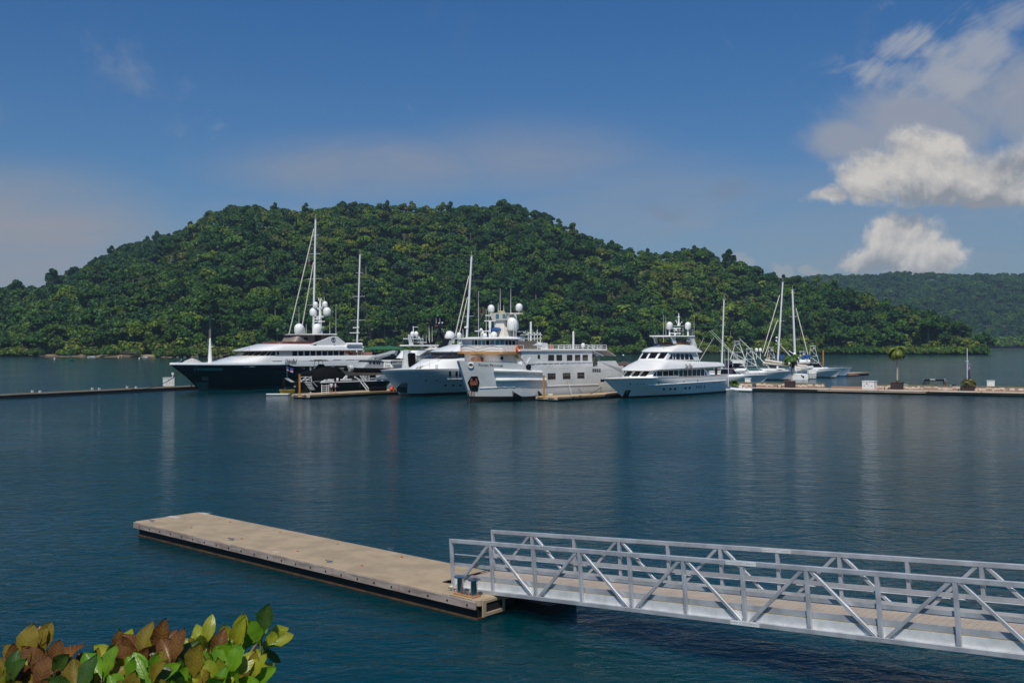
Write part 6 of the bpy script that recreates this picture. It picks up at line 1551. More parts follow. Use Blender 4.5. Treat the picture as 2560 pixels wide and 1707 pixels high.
for px, py, up in ((66, 979.5, 1), (103, 981, 0), (195, 972, 1), (233, 973.5, 0), (291, 968.5, 1), (329, 969.5, 0)):
    p = ground(px, py + 1, .62); u = (p - pl).dot(dr); y_ = 2.2 if up else .35
    q = pl + dr * u + Vector((-dr.y, dr.x, 0)) * y_; q.z = .62
    b = MB().box((0, 0, .1), (.5, .3, .12)); b.lathe((-.14, 0, .1), [(.09, 0), (.09, .28)], 8); b.lathe((.14, 0, .1), [(.09, 0), (.09, .28)], 8); b.box((0, 0, .42), (.52, .3, .12))
    o = b.build('mooring_cleat', wb_m, bevel=.02); o.location = q; o.rotation_euler = (0, 0, math.atan2(dr.y, dr.x))
    o.scale = (.72, .72, .72); tag(o, 'white twin post mooring cleat, %s of six along the left pontoon pier' % ['first', 'second', 'third', 'fourth', 'fifth', 'sixth'][i], 'cleat', 'mooring cleats on the left pontoon'); i += 1
def rope(pts, label, m=rope_m, r=.035, sag=.6, name='mooring_rope'):
    P3 = [Vector(p) for p in pts]; out_ = []
    for a, b in zip(P3, P3[1:]):
        for k in range(10): t = k / 10; out_.append(a.lerp(b, t) - Vector((0, 0, sag * 4 * t * (1 - t))))
    out_.append(P3[-1])
    return tag(MB().tube(out_, r, 5).build(name, m, smooth=True), label, 'rope')
gu = at(452, 930, 175.5)
rope([gu, ground(329, 972, .7)], 'dark mooring rope from the black yacht bow to the left pontoon pier', r=.06, sag=1.0)
rope([at(480, 955, 175), ground(477, 966, .7)], 'short doubled mooring line hanging under the black yacht bow', r=.08, sag=.3)
# ------------------------------------------------------------------ finger docks
tan_top = mat('tan_boards', (.36, .255, .155), .85, scale=.5, c2=(.43, .32, .20))
def finger(cor, far, left, label, zt=.62):
    c_, f_, l_ = ground(*cor), ground(*far), ground(*left)
    d = (f_ - c_); L = d.length; a = math.atan2(d.y, d.x); wd = max(2.6, (l_ - c_).length)
    n = Vector((-math.sin(a), math.cos(a), 0)); wd = min(4.2, abs((l_ - c_).dot(n)))
    o = thing('finger_dock', label, 'dock', c_, a, 'tan finger docks between the ships')
    L += 14
    MB().box((L / 2, wd / 2, zt - .05), (L, wd, .10)).build('deck', tan_top, o)
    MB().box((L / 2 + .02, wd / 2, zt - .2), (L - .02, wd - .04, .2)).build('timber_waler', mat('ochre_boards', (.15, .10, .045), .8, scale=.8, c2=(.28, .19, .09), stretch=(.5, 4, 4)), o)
    MB().box((L / 2 + .1, wd / 2, .03), (L - .1, wd - .3, .54)).build('float', rubber, o)
    mb = MB().box((-.03, wd / 2, .36), (.08, wd + .04, .34)); mb.build('end_frame', mat('pale_end_boards', (.40, .34, .25), .8, var=.2, scale=2), o, bevel=.02)
    MB().box((-.05, wd * .28, .37), (.1, wd * .28, .12)).box((-.05, wd * .78, .37), (.1, wd * .25, .12)).build('end_recess', dark_hole, o)
    return o, c_, d.normalized(), n, wd
fd1, c1, d1, n1_, w1 = finger((775, 997), (997, 984.5), (719, 988), 'tan finger dock with the two standing people, in front of the black vessel')
fd2, c2, d2, n2_, w2 = finger((1394, 1003.2), (1543, 993.5), (1321, 1000), 'tan finger dock alongside the grey white ship, left of the white yacht bow')
for (px, py, top, lab) in ((749, 988, 937, 'orange yellow mooring pole on the dock in front of the black vessel'), (1359.5, 994, 940, 'yellow mooring pole on the dock beside the grey white ship')):
    p = ground(px, py, .62); h = (py - top) / F * p.y
    o = MB().box((0, 0, .06), (.55, .55, .12)).box((0, 0, h / 2), (.20, .20, h)).box((0, 0, h + .04), (.26, .26, .1)).build('mooring_pole', yellowp, bevel=.015); o.location = p; o.rotation_euler = (0, 0, .8)
    tag(o, lab, 'pole', 'yellow poles of the finger docks')
mb = MB(); p0 = ground(813.5, 983, .62)
st = thing('boarding_steps', 'white metal boarding step frame next to the two people on the dock', 'steps', p0, .25)
mb = MB()
for x_ in (-.56, .2, .54): mb.bar((x_ , 0, 0), (x_, 0, 1.42 if x_ < 0 else 1.36), .05, .05)
for x_ in (-.56, .54): mb.bar((x_, .5, 0), (x_, .5, 1.3), .05, .05)
mb.build('frame', steelw, st)
for k in range(4): MB().box((0, .25, .22 + k * .32), (1.06, .5 - .04 * k, .06)).build('tread', steelw, st)
# ------------------------------------------------------------------ people
skin_m = mat('skin', (.36, .17, .10), .5, var=.06, spec=.3)
def person(name, label, loc, rz, shirt, shorts, hair, long_legs=False, arms='hips', cap=None):
    """one continuous skinned body with clothing grown over it; stands 1.76 m"""
    root = thing(name, label, 'person', loc, rz)
    def skin_mesh(nm, verts, edges, m, root_i=0):
        me = bpy.data.meshes.new(nm); me.from_pydata([v[0] for v in verts], edges, [])
        o = bpy.data.objects.new(nm, me); COL.objects.link(o); o.parent = root
        o.modifiers.new('Skin', 'SKIN'); sv = me.skin_vertices[0].data
        for i, v in enumerate(verts): sv[i].radius = (v[1], v[2] if len(v) > 2 else v[1]); sv[i].use_root = i == root_i
        sb = o.modifiers.new('Sub', 'SUBSURF'); sb.levels = sb.render_levels = 2
        dg = bpy.context.evaluated_depsgraph_get(); dm = bpy.data.meshes.new_from_object(o.evaluated_get(dg))
        o.modifiers.clear(); o.data = dm; dm.materials.clear(); dm.materials.append(m)
        dm.polygons.foreach_set('use_smooth', [True] * len(dm.polygons)); return o
    el = {'hips': (.36, .02, 1.16), 'down': (.27, .03, 1.12), 'front': (.27, -.10, 1.13)}[arms]
    ha = {'hips': (.20, -.12, 1.00), 'down': (.25, -.06, .86), 'front': (.12, -.34, 1.10)}[arms]
    V_ = [((0, 0, .96), .13, .10), ((0, 0, 1.12), .12, .09), ((0, 0, 1.30), .15, .10), ((0, 0, 1.42), .11, .08), ((0, 0, 1.52), .05), ((0, -.01, 1.585), .068, .075), ((0, -.015, 1.67), .082, .095), ((0, -.01, 1.735), .05, .06)]
    E_ = [(0, 1), (1, 2), (2, 3), (3, 4), (4, 5), (5, 6), (6, 7)]
    for s in (-1, 1):
        k = len(V_); V_ += [((s * .17, 0, 1.42), .058), ((s * el[0], el[1], el[2]), .042), ((s * ha[0], ha[1], ha[2]), .030), ((s * (ha[0] - .01), ha[1] - .04, ha[2] - .09), .028, .016)]
        E_ += [(3, k), (k, k + 1), (k + 1, k + 2), (k + 2, k + 3)]
        k = len(V_); V_ += [((s * .10, 0, .86), .088), ((s * .115, -.01, .48), .058), ((s * .12, .01, .28), .054), ((s * .12, .02, .08), .036), ((s * .13, -.10, .035), .040, .03), ((s * .135, -.17, .03), .03, .022)]
        E_ += [(0, k), (k, k + 1), (k + 1, k + 2), (k + 2, k + 3), (k + 3, k + 4), (k + 4, k + 5)]
    skin_mesh('body', V_, E_, skin_m)
    Vs = [((0, 0, .93), .165, .125), ((0, 0, 1.10), .150, .115), ((0, 0, 1.30), .172, .122), ((0, 0, 1.42), .125, .095), ((0, 0, 1.47), .075, .07)]
    Es = [(0, 1), (1, 2), (2, 3), (3, 4)]
    for s in (-1, 1):
        k = len(Vs); t = .55 if not long_legs else .98
        a, b = Vector((s * .17, 0, 1.42)), Vector((s * el[0], el[1], el[2])); Vs += [(tuple(a), .075), (tuple(a.lerp(b, t)), .064)]; Es += [(3, k), (k, k + 1)]
    skin_mesh('shirt', Vs, Es, shirt)
    Vp = [((0, 0, .97), .155, .115), ((0, 0, .88), .15, .115)]; Ep = [(0, 1)]
    for s in (-1, 1): k = len(Vp); Vp += [((s * .10, 0, .80), .108), ((s * .115, -.005, .50 if not long_legs else .12), .092 if not long_legs else .07)]; Ep += [(1, k), (k, k + 1)]
    skin_mesh('shorts' if not long_legs else 'trousers', Vp, Ep, shorts)
    h = MB().ball((0, .012, 1.69), .098, 1.12, 12); h.build('hair', hair, root, smooth=True)
    mb = MB(); mb.ball((0, -.112, 1.645), .018, 1.3, 8); [mb.ball((s * .085, 0, 1.65), .02, 1.5, 6) for s in (-1, 1)]; mb.build('face_relief', skin_m, root, smooth=True)
    mb = MB(); [mb.ball((s * .032, -.098, 1.672), .010, .8, 6) for s in (-1, 1)]; mb.box((0, -.103, 1.60), (.045, .012, .010)); mb.build('eyes_mouth', mat('dark_features', (.03, .015, .012), .4), root)
    for s in (-1, 1):
        fm = MB(); w_ = Vector((s * (ha[0] - .01), ha[1] - .03, ha[2] - .07)); dn = Vector((0, -.35, -.94))
        for q, ln in enumerate((.062, .072, .068, .055)): o_ = w_ + Vector((0, -.028 + q * .017, 0)); fm.tube([o_, o_ + dn * ln * .6, o_ + dn * ln + Vector((-s * .012, 0, 0))], .009, 5, r2=.006)
        fm.tube([w_ + Vector((0, -.03, .03)), w_ + Vector((-s * .02, -.055, .0)), w_ + Vector((-s * .02, -.06, -.025))], .010, 5, r2=.007)
        fm.build('fingers', skin_m, root, smooth=True)
    if cap: MB().lathe((0, .005, 1.70), [(.105, 0), (.10, .05), (.06, .085), (.01, .09)], 12).box((0, -.13, 1.705), (.14, .1, .012)).build('cap', cap, root)
    return root
shirt_w = mat('white_shirt', (.62, .61, .60), .85, var=.06); dark_sh = mat('dark_shorts', (.018, .018, .022), .85); hair_b = mat('blond_hair', (.30, .20, .10), .7, var=.2); hair_d = mat('dark_hair', (.05, .028, .018), .7)
person('person', 'fair haired person in white T shirt and dark shorts, hands on hips, on the dock', ground(828.5, 983, .62), 2.9, shirt_w, dark_sh, hair_b)
person('person', 'dark haired person in white shirt and dark shorts, right of the fair haired person', ground(838.5, 983, .62), 1.9, shirt_w, dark_sh, hair_d, arms='front')
# red buoys at the end of the dock
p = ground(988, 977, .62)
fb = thing('red_buoys', 'heap of orange red buoys on the dock end under the white yacht bow', 'buoys', p)
for i, (x_, y_, z_) in enumerate(((-.6, 0, .3), (0, .1, .3), (.6, 0, .3), (-.3, .05, .75), (.3, .1, .75), (0, .1, 1.1))): MB().ball((x_, y_, z_), .32, 1.1).build('buoy', orange, fb, smooth=True)
p = ground(945, 977, .62); o = MB().tube([(-1.6, 0, .35), (-1.4, 0, .36), (1.4, 0, .36), (1.6, 0, .35)], .36, 10).build('black_fender', black_c, smooth=True); o.location = p; o.rotation_euler = (0, 0, .8); tag(o, 'long black fender lying on the dock left of the orange red buoys', 'fender')
pv = crop(1130, 720, 5.058)
rope([at(*pv(968, 1005), 150.5), ground(*pv(1290, 1345), .66), ground(*pv(1550, 1370), .66)], 'long dark mooring rope sweeping from the ship fender across the dock', r=.07, sag=.9)
rope([at(*pv(1420, 1000), 156), ground(*pv(1520, 1365), .66)], 'pale line hanging from the ship rail to the middle of the dock', ropew, r=.03, sag=.1)
rope([at(*pv(1420, 1000), 156), ground(*pv(1650, 1328), .66)], 'dark line from the ship rail to the pale buoy end of the dock', r=.035, sag=.2)
rope([at(*pv(1930, 1215), 160), ground(*pv(1610, 1360), .66)], 'dark rope from the white yacht bow side to the dock', r=.05, sag=.5)
for q, lab in (((1245, 1358), 'coil of pale rope on the dock nearer the yellow pole'), ((1965, 1300), 'coil of pale rope at the far end of the dock by the white yacht bow')):
    p = ground(*pv(*q), .62); o = MB().torus((0, 0, .08), .42, .09).torus((0, 0, .2), .3, .08).build('rope_coil', mat('pale_yellow_rope', (.55, .50, .30), .9), smooth=True); o.location = p; tag(o, lab, 'rope')
# ------------------------------------------------------------------ brick pier on the right
br_m = mat('terracotta_paving', (.26, .115, .07), .85, scale=.9, c2=(.34, .175, .115))
pale_edge = mat('pale_kerb', (.52, .45, .37), .8, scale=.5, c2=(.60, .54, .45))
a0 = ground(1862, 976.6); a1 = ground(2000, 980.0); a2 = ground(2560, 991.5); a3 = a2 + (a2 - a1).normalized() * 25
WPR = 5.2
pier = thing('brick_pier', 'terracotta paved floating pier with a pale kerb running to the right edge', 'pier', a1)
dR = (a3 - a1); LR = dR.length; aR = math.atan2(dR.y, dR.x); pier.rotation_euler = (0, 0, aR)
x0 = -(a1 - a0).length - 1
MB().box(((LR + x0) / 2, WPR / 2, .60), (LR - x0, WPR, .12)).build('paving', br_m, pier)
mb = MB(); n_ = 9
for i in range(n_):
    xa, xb = x0 + (LR - x0) * i / n_, x0 + (LR - x0) * (i + 1) / n_
    mb.box(((xa + xb) / 2, .12, .58), (xb - xa - .12, .3, .2))
mb.build('kerb', pale_edge, pier, bevel=.03)
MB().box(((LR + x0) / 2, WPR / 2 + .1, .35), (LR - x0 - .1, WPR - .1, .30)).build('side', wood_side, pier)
MB().box(((LR + x0) / 2, WPR / 2 + .2, -.05), (LR - x0 - .2, WPR - .2, .5)).build('float', rubber, pier)
MB().box((11.5, -.35, .34), (17, .6, .12)).build('lower_step', wood_top, pier)
def on_pier(px, y_, z=.66):
    """point of the pier seen in picture column px, y_ metres back from its edge"""
    n = Vector((-math.sin(aR), math.cos(aR), 0)); d = Vector((math.cos(aR), math.sin(aR), 0))
    o = a1 + n * y_; r = ray(px, 0); t = (o.x * 1 - r.x * o.y) / (r.x * d.y - d.x); p = o + d * t; p.z = z; return p
stone_m = mat('stone_wall', (.30, .235, .175), .9, scale=2)
pale_st = [mat('pale_stone', (.60, .52, .41), .85, var=.12, scale=3), mat('buff_stone', (.50, .40, .28), .85, var=.15, scale=3)]
rs = random.Random(4)
def stone_wall(pxa, pxb, label):
    p, q = on_pier(pxa, 3.6), on_pier(pxb, 3.6); L = (q - p).length
    w_ = thing('stone_planter_wall', label, 'wall', p, aR, 'low stone planter walls on the pier')
    MB().box((L / 2, .5, .32), (L, 1.0, .66)).build('core', stone_m, w_)
    MB().box((L / 2, .5, .69), (L + .1, 1.1, .08)).build('coping', mat('mossy_coping', (.16, .15, .07), .9, var=.2), w_)
    mb = MB(); u = .15
    while u < L - .3:
        wd = rs.uniform(.3, .75); h = rs.uniform(.22, .42); z = rs.choice((.18, .30, .42))
        if rs.random() < .8: mb.box((u + wd / 2, -.01, z), (wd, .06, h), mi=rs.choice((0, 0, 1)))
        u += wd * rs.uniform(.7, 1.15)
    mb.build('facing_stones', pale_st, w_, bevel=.02)
stone_wall(1838, 2062, 'low pale stone planter wall left of the wooden ramp of the brick pier'); stone_wall(2186, 2700, 'low pale stone planter wall from the large white box to the right edge')
p, q = on_pier(2075, 3.2), on_pier(2170, 3.2)
o = MB().add([(0, 0, .0), ((q - p).length, 0, 0), ((q - p).length, 2.4, .25), (0, 2.4, .25), (0, 0, -.1), ((q - p).length, 0, -.1), ((q - p).length, 2.4, -.1), (0, 2.4, -.1)], [(0, 1, 2, 3), (7, 6, 5, 4), (0, 4, 5, 1), (1, 5, 6, 2), (2, 6, 7, 3), (3, 7, 4, 0)]).build('wooden_ramp', mat('red_boards', (.28, .15, .09), .8, var=.15, scale=1, stretch=(.3, 5, 5))); o.location = p; o.rotation_euler = (0, 0, aR); tag(o, 'wide reddish board ramp between the two stone walls of the pier', 'ramp')
def box_on_pier(px, y_, w, d, h, rz, label, marks):
    b = power_box(px, 985, w, d, h, rz, label, marks); b.location = on_pier(px, y_); return b
box_on_pier(2170, 1.6, 2.05, 1.5, 1.3, aR - .25, 'large white service box with grey sockets on the brick pier', True)
box_on_pier(1869, 4.8, 1.0, .9, 1.35, aR, 'plain white box behind the stone wall near the green potted plant', False)
box_on_pier(2477, 5.2, 1.15, .9, 1.55, aR, 'plain white box behind the stone wall at the far right', False)
dark_pl = mat('dark_planter', (.035, .028, .026), .7); rust_rim = mat('rusty_rim', (.16, .06, .03), .7)
def planter(px, y_, w, h, label):
    b = thing('planter_box', label, 'planter', on_pier(px, y_), aR - .2)
    MB().box((0, 0, h / 2), (w, w * .8, h)).build('box', dark_pl, b, bevel=.02)
    MB().box((0, 0, h + .02), (w + .08, w * .8 + .08, .07)).build('rim', rust_rim, b)
    return b
def fan_leaves(mb, c_, n, L, wd, el0, el1, seed, droop=.5):
    r = random.Random(seed)
    for i in range(n):
        az = r.uniform(0, 6.28); el = r.uniform(el0, el1); d = Vector((math.cos(az) * math.cos(el), math.sin(az) * math.cos(el), math.sin(el)))
        s = Vector((-math.sin(az), math.cos(az), 0)); l = L * r.uniform(.7, 1.1); p = Vector(c_)
        pts = [p + d * l * k / 3 - Vector((0, 0, droop * l * (k / 3) ** 2)) for k in range(4)]; ww = [wd * .5, wd, wd * .7, .01]
        mb.add([q + s * w_ * sg for q, w_ in zip(pts, ww) for sg in (-1, 1)], [(0, 1, 3, 2), (2, 3, 5, 4), (4, 5, 7, 6)])
    return mb
young = mat('young_leaves', (.12, .20, .015), .5, var=.25, scale=3); deep = mat('deep_leaves', (.045, .10, .012), .5, var=.3, scale=2); redl = mat('red_tipped_leaves', (.16, .10, .02), .5, scale=2, c2=(.06, .10, .015))
pale_trunk = mat('pale_palm_trunk', (.42, .36, .27), .8, var=.15, scale=4)
def potted_palm(px, y_, top_py, box_py, label, seed, kL, leaf_m):
    base = on_pier(px, y_); Y = base.y; h = (box_py - top_py) / F * Y
    t = thing('potted_palm', label, 'palm', base + Vector((0, 0, 1.0)), 0, 'palms in dark planters on the pier')
    MB().tube([(0, 0, -.1), (.04, 0, h * .4), (-.12, 0, h * .8), (-.1, 0, h)], .15, 8, r2=.11).build('trunk', pale_trunk, t, smooth=True)
    mb = MB(); r = random.Random(seed)
    for i in range(19):
        az = i * 2.4; el = r.uniform(-.3, 1.25); d = Vector((math.cos(az), math.sin(az), 0)); s = Vector((-d.y, d.x, 0)); p = Vector((-.1, 0, h)); e = el; l = kL * r.uniform(.85, 1.1); pts = [p.copy()]
        for k in range(8): p = p + (d * math.cos(e) + Vector((0, 0, math.sin(e)))) * l / 8; e -= .32; pts.append(p.copy())
        for k in range(8):
            for q in range(3):
                o_ = pts[k].lerp(pts[k + 1], q / 3); ln = l * .22 * math.sin(math.pi * min(1, (k + q / 3 + .8) / 8.8)) ** .6; f_ = (pts[k + 1] - pts[k]).normalized()
                for sg in (-1, 1): tip = o_ + s * sg * ln * .8 + f_ * ln * .5 - Vector((0, 0, ln * .5)); mb.add([o_, o_ + f_ * l * .045, tip + f_ * .07, tip], [(0, 1, 2, 3)])
    mb.build('crown', leaf_m, t); return t
b = planter(1975, 2.6, 1.55, 1.1, 'dark rusty rimmed planter box holding the palm in front of the catamaran')
potted_palm(1979, 2.6, 893, 952, 'potted palm with drooping fronds in front of the catamaran mast', 3, 2.2, deep)
b = planter(2243, 3.2, 1.75, 1.2, 'dark planter box with bright low leaves round a slim palm trunk, on the open pier')
o = fan_leaves(MB(), (0, 0, 1.2), 90, .55, .08, .5, 1.4, 5, .3); [o.__class__]; ob = o.build('ground_leaves', young); ob.location = b.location; tag(ob, 'bright yellow green leaves filling the planter of the slim palm', 'plant')
potted_palm(2243, 3.2, 868, 952, 'slim potted palm standing alone against the open water on the right', 8, 2.3, mat('slim_palm_leaves', (.11, .15, .012), .5, var=.25))
b = planter(2420, 2.8, 1.5, .55, 'low dark planter holding the round shrub beside the banner pole')
sh_ = thing('round_shrub', 'round red tipped green shrub at the foot of the banner pole', 'shrub', b.location + Vector((.1, 0, .5)))
crown_mb(33, [(0, 0, .75, 1.0, .75), (.5, 0, .55, .6, .5), (-.5, 0, .6, .6, .55), (0, .3, 1.15, .5, .5)], 1500, .17).build('leaves', redl, sh_, fix=False)
MB().tube([(0, 0, 0), (0, 0, .6)], .06, 6).build('stem', barkd, sh_)
gp = on_pier(1840, 1.2); gp = at(1836, 966, gp.y); 
pp = thing('leafy_pot_plant', 'bright green leafy plant at the end of the brick pier by the white yacht stern', 'plant', (gp.x, gp.y, .66))
fan_leaves(MB(), (0, 0, .5), 240, 1.25, .17, .05, 1.4, 9, .35).build('leaves', young, pp)
MB().lathe((0, 0, 0), [(.45, 0), (.6, .5), (.55, .55)], 12).build('pot', white_c, pp)
# light pole with banners
def banner_pole(px, y_, top, bar_py, ban, label, mb_):
    b = on_pier(px, y_); Y = b.y; H_ = lambda py: EYE - (py - HY) / F * Y
    o = thing('banner_pole', label, 'pole', b, 0, 'slim poles with banners on the pier')
    MB().tube([(0, 0, 0), (0, 0, H_(top) - b.z)], .07, 8, r2=.05).build('pole', steelw, o)
    for i, (dx, w_, t_, u_, m_) in enumerate(ban):
        MB().box((dx, 0, (H_(t_) + H_(u_)) / 2 - b.z), (w_, .03, H_(t_) - H_(u_))).build('banner', m_, o)
    zb_ = H_(bar_py) - b.z; MB().box((.2 if mb_ else 0, 0, zb_), (2.0 if mb_ else .6, .06, .06)).build('cross_arm', steelw, o)
    return o
b_p = mat('purple_print', (.06, .035, .10), .7, scale=3, c2=(.03, .035, .06), lo=.45, hi=.55); b_o = mat('orange_print', (.42, .10, .02), .7, scale=4, c2=(.05, .03, .05), lo=.4, hi=.5); b_v = mat('violet_print', (.13, .08, .18), .7, scale=5, c2=(.45, .40, .50), lo=.5, hi=.6)
banner_pole(1821, 1.4, 873, 898.5, [(-.32, .5, 903, 920, b_p), (.42, .62, 903, 921, b_p), (.42, .62, 911, 920, b_o), (.42, .62, 921.5, 934, b_p)], 'light pole with dark purple and orange banners at the white yacht stern', True)
o = banner_pole(2418, 2.5, 870, 902.5, [(.22, .50, 906, 924, b_v), (.28, .44, 924.5, 950, b_p)], 'tall pole with a narrow violet banner above the round shrub on the right', False)
for px, i in ((2216, 'beside the planter of the slim palm'), (2401, 'left of the round shrub'), (1949, 'left of the near palm')):
    o = MB().box((0, 0, .02), (.9, .35, .04)); [o.tube([(s * .28, 0, 0), (s * .33, 0, .42)], .09, 8) for s in (-1, 1)]
    ob = o.build('twin_bollard', mat('dark_bollard', (.05, .05, .055), .4), smooth=True); ob.location = on_pier(px, .6); tag(ob, 'pair of dark mooring bollards on the pier edge %s' % i, 'bollard', 'dark twin bollards of the brick pier')
# ------------------------------------------------------------------ small craft by the brick pier
g_ = ground(1856, 978.6); dg_ = thing('inflatable_dinghy', 'small white inflatable dinghy with one large outboard behind the white yacht platform', 'dinghy', (g_.x, g_.y, 0), math.pi - .35)
mb = MB(); mb.tube([(-1.7, -.62, .3), (.9, -.62, .32), (1.7, -.3, .42), (1.95, 0, .48), (1.7, .3, .42), (.9, .62, .32), (-1.7, .62, .3)], .23, 10); mb.build('tube', white, dg_, smooth=True)
MB().box((0, 0, .2), (3.0, 1.0, .12)).build('floor', grey_h, dg_); MB().box((.3, 0, .65), (.5, .55, .8)).box((-.35, 0, .5), (.4, .7, .4)).build('console', white_c, dg_, bevel=.05)
mb = MB().lathe((-1.95, 0, -.3), [(.10, 0), (.12, .9)], 8); mb.build('outboard_leg', black, dg_); MB().prism([(-2.35, .75), (-1.7, .8), (-1.65, 1.25), (-1.85, 1.5), (-2.25, 1.45), (-2.4, 1.1)], -.26, .26).build('outboard_cowl', mat('grey_blue_cowl', (.07, .085, .11), .25), dg_, bevel=.06)
p = ground(1877, 978.6); o = MB().ball((0, 0, .25), .3).box((-.35, 0, .4), (.4, .3, .5)).build('spare_outboard', white, smooth=True); o.location = p; tag(o, 'small white float bobbing right of the grey outboard', 'buoy')
bm = on_pier(2330, 7.5, 0); bt = thing('open_boat', 'low white open boat with a black bimini and dark outboards behind the stone wall', 'boat', bm, aR)
hull(bt, 'hull', [white, antifoul, white], 10, 1.25, [(-1.0, 1.15), (10, .75)], [(0, 0), (1.15, -1.0)], [0, .1, .6, 1.0], bands=[1, 0, 0, 0], n=12)
for ch in bt.children: ch.location.x = -5.2
Yb = bm.y; bx_ = lambda px: (px - 2330) / F * Yb; bz_ = lambda py: EYE - (py - HY) / F * Yb
MB().box(((bx_(2313) + bx_(2359)) / 2, 0, bz_(950)), (bx_(2359) - bx_(2313), 2.0, .22)).build('bimini', black_c, bt, bevel=.08)
mb = MB()
for xa, xb in ((2313, 2306), (2316, 2311), (2322, 2312), (2325, 2318), (2359, 2362), (2356, 2359)):
    for s in (-.9, .9): mb.tube([(bx_(xa), s, bz_(950)), (bx_(xb), s, .8)], .045, 5)
mb.bar((bx_(2313), -.9, bz_(950)), (bx_(2359), -.9, bz_(950)), .05, .05); mb.build('bimini_frame', black, bt)
MB().box((bx_(2332), -.7, bz_(949)), (.8, .5, .02 + .24)).build('white_patch', white, bt)
for s in (-.4, .4): MB().prism([(bx_(2370), .8), (bx_(2376), 1.5), (bx_(2384), 1.45), (bx_(2386), .7)], s - .25, s + .25).build('outboard', black, bt, bevel=.06)
MB().box((bx_(2373), -.66, 1.15), (.12, .03, .5)).build('outboard_stripe', white, bt)
MB().tube([(-5.0, -.9, 1.45), (bx_(2310), -1.0, 1.0)], .04, 5).build('bow_rail', steelw, bt)
MB().box((bx_(2340), 0, 1.0), (.6, .5, .7)).build('seat', black, bt, bevel=.08)
person('person', 'person in a light blue long sleeved shirt and brown shorts standing in the open boat', Vector((bm.x + bx_(2351), bm.y - 1.05 + bx_(2350) * math.tan(aR), .95)), .9, mat('blue_shirt', (.10, .36, .55), .8), mat('brown_shorts', (.10, .05, .035), .8), hair_d, arms='front')
# ------------------------------------------------------------------ sailing boats: rigs seen over the other boats
alu_mast = mat('white_mast', (.72, .72, .71), .3, var=.05)
stay_m = mat('wire_stay', (.10, .10, .09), .5); sailw = mat('furled_sail', (.62, .58, .48), .8, var=.08)
def sailboat(label, Y, base, top, r, spreaders, furled, stays, hullspec, group='sailing boats in the marina', name='sailing_yacht', nav=None):
    o0 = at(base[0], base[1], Y); o0.z = 0
    t = thing(name, label, 'sailing boat', o0, 0, group)
    Lc = lambda q, dy=0: at(q[0], q[1], Y) - o0 + Vector((0, dy, 0))
    a, b = Lc(base), Lc(top); a = a.lerp(b, -max(0, a.z - 1.6) / (b.z - a.z))
    MB().tube([a, a.lerp(b, .5), b], r, 8, r2=r * .75).build('mast', alu_mast, t, smooth=True)
    mb = MB()
    for k, w_ in spreaders: p = a.lerp(b, k); mb.bar(p + Vector((-w_, .3, 0)), p + Vector((w_, -.3, .05)), .09, .06)
    if spreaders: mb.build('spreader', alu_mast, t)
    for p, q, rr in furled: MB().tube([Lc(p, .4), Lc(q, -.5)], rr, 6).build('furled_sail', sailw, t)
    if stays:
        mb = MB()
        for p, q in stays: mb.tube([Lc(p), Lc(q)], .022, 4)
        mb.build('stay', stay_m, t)
    mb = MB(); mb.tube([b, b + Vector((.02, 0, 1.2))], .025, 4); mb.bar(b + Vector((-.35, 0, .15)), b + Vector((.4, 0, .15)), .04, .04); mb.build('masthead', steelw, t)
    if hullspec:
        ang, L, hb, fb, off = hullspec
        hh = bpy.data.objects.new('hull_group', None)
        h, _ = hull(t, 'hull', [white, antifoul, white], L, hb, [(-.9, fb), (L * .6, fb - .15), (L + 1, fb - .1)], [(0, 0), (fb, -.9)], [0, .12, .5, .94, 1.0], bands=[1, 1, 0, 0, 2], n=16)
        c_ = tier([(fb - .2, fb - .2, L * .3, L * .7, hb * .55, 1.6), (fb + .45, fb + .4, L * .34, L * .7, hb * .5, 1.4)], 2.3).build('cabin', white, t, smooth=True)
        for ch in list(t.children):
            if ch.name.split('.')[0] in ('hull', 'deck', 'cabin'): ch.rotation_euler = (0, 0, rad(ang)); ch.location = Vector((-math.cos(rad(ang)) * L * off, -math.sin(rad(ang)) * L * off, 0))
        bpy.data.objects.remove(hh)
    return t, Lc
t1, L1 = sailboat('sailing yacht with the tallest white mast, rising behind the black super yacht', 212, (783, 856), (789, 550), .26, [(.25, 1.5), (.45, 1.6), (.62, 1.5), (.78, 1.2), (.9, .8)],
    [((784, 572), (719, 856), .13), ((783, 655), (752, 842), .11)], [((789, 556), (842, 850)), ((789, 560), (812, 760)), ((783, 660), (765, 850)), ((790, 570), (873, 840))], (48, 24, 2.9, 2.0, .42))
t2, _ = sailboat('sailing yacht whose white mast rises behind the life rafts of the black super yacht', 222, (893, 860), (900, 638), .22, [(.28, 1.2), (.45, 1.7), (.65, 1.5), (.85, .9)], [], [((899, 645), (884, 850)), ((900, 650), (926, 862)), ((900, 700), (915, 830)), ((898, 640), (930, 870))], (48, 20, 2.6, 1.9, .42))
MB().box(at(890.5, 819, 222) - t2.location, (1.4, .5, .2)).box(at(887, 832, 222) - t2.location, (2.2, .6, .18)).build('radar_bracket', white, t2)
t3, _ = sailboat('sailing yacht whose white mast rises between the white yacht and the grey ship', 205, (1166, 862), (1179, 642), .27, [(.22, 1.0), (.5, 1.2)], [((1172, 690), (1134, 858), .12), ((1169, 742), (1147, 842), .10)], [((1179, 650), (1197, 780)), ((1180, 660), (1206, 850)), ((1172, 700), (1136, 830))], (48, 21, 2.7, 1.9, .42))
MB().box(at(1166, 818, 205) - t3.location, (.8, .6, .35)).build('radar_bracket', white, t3)
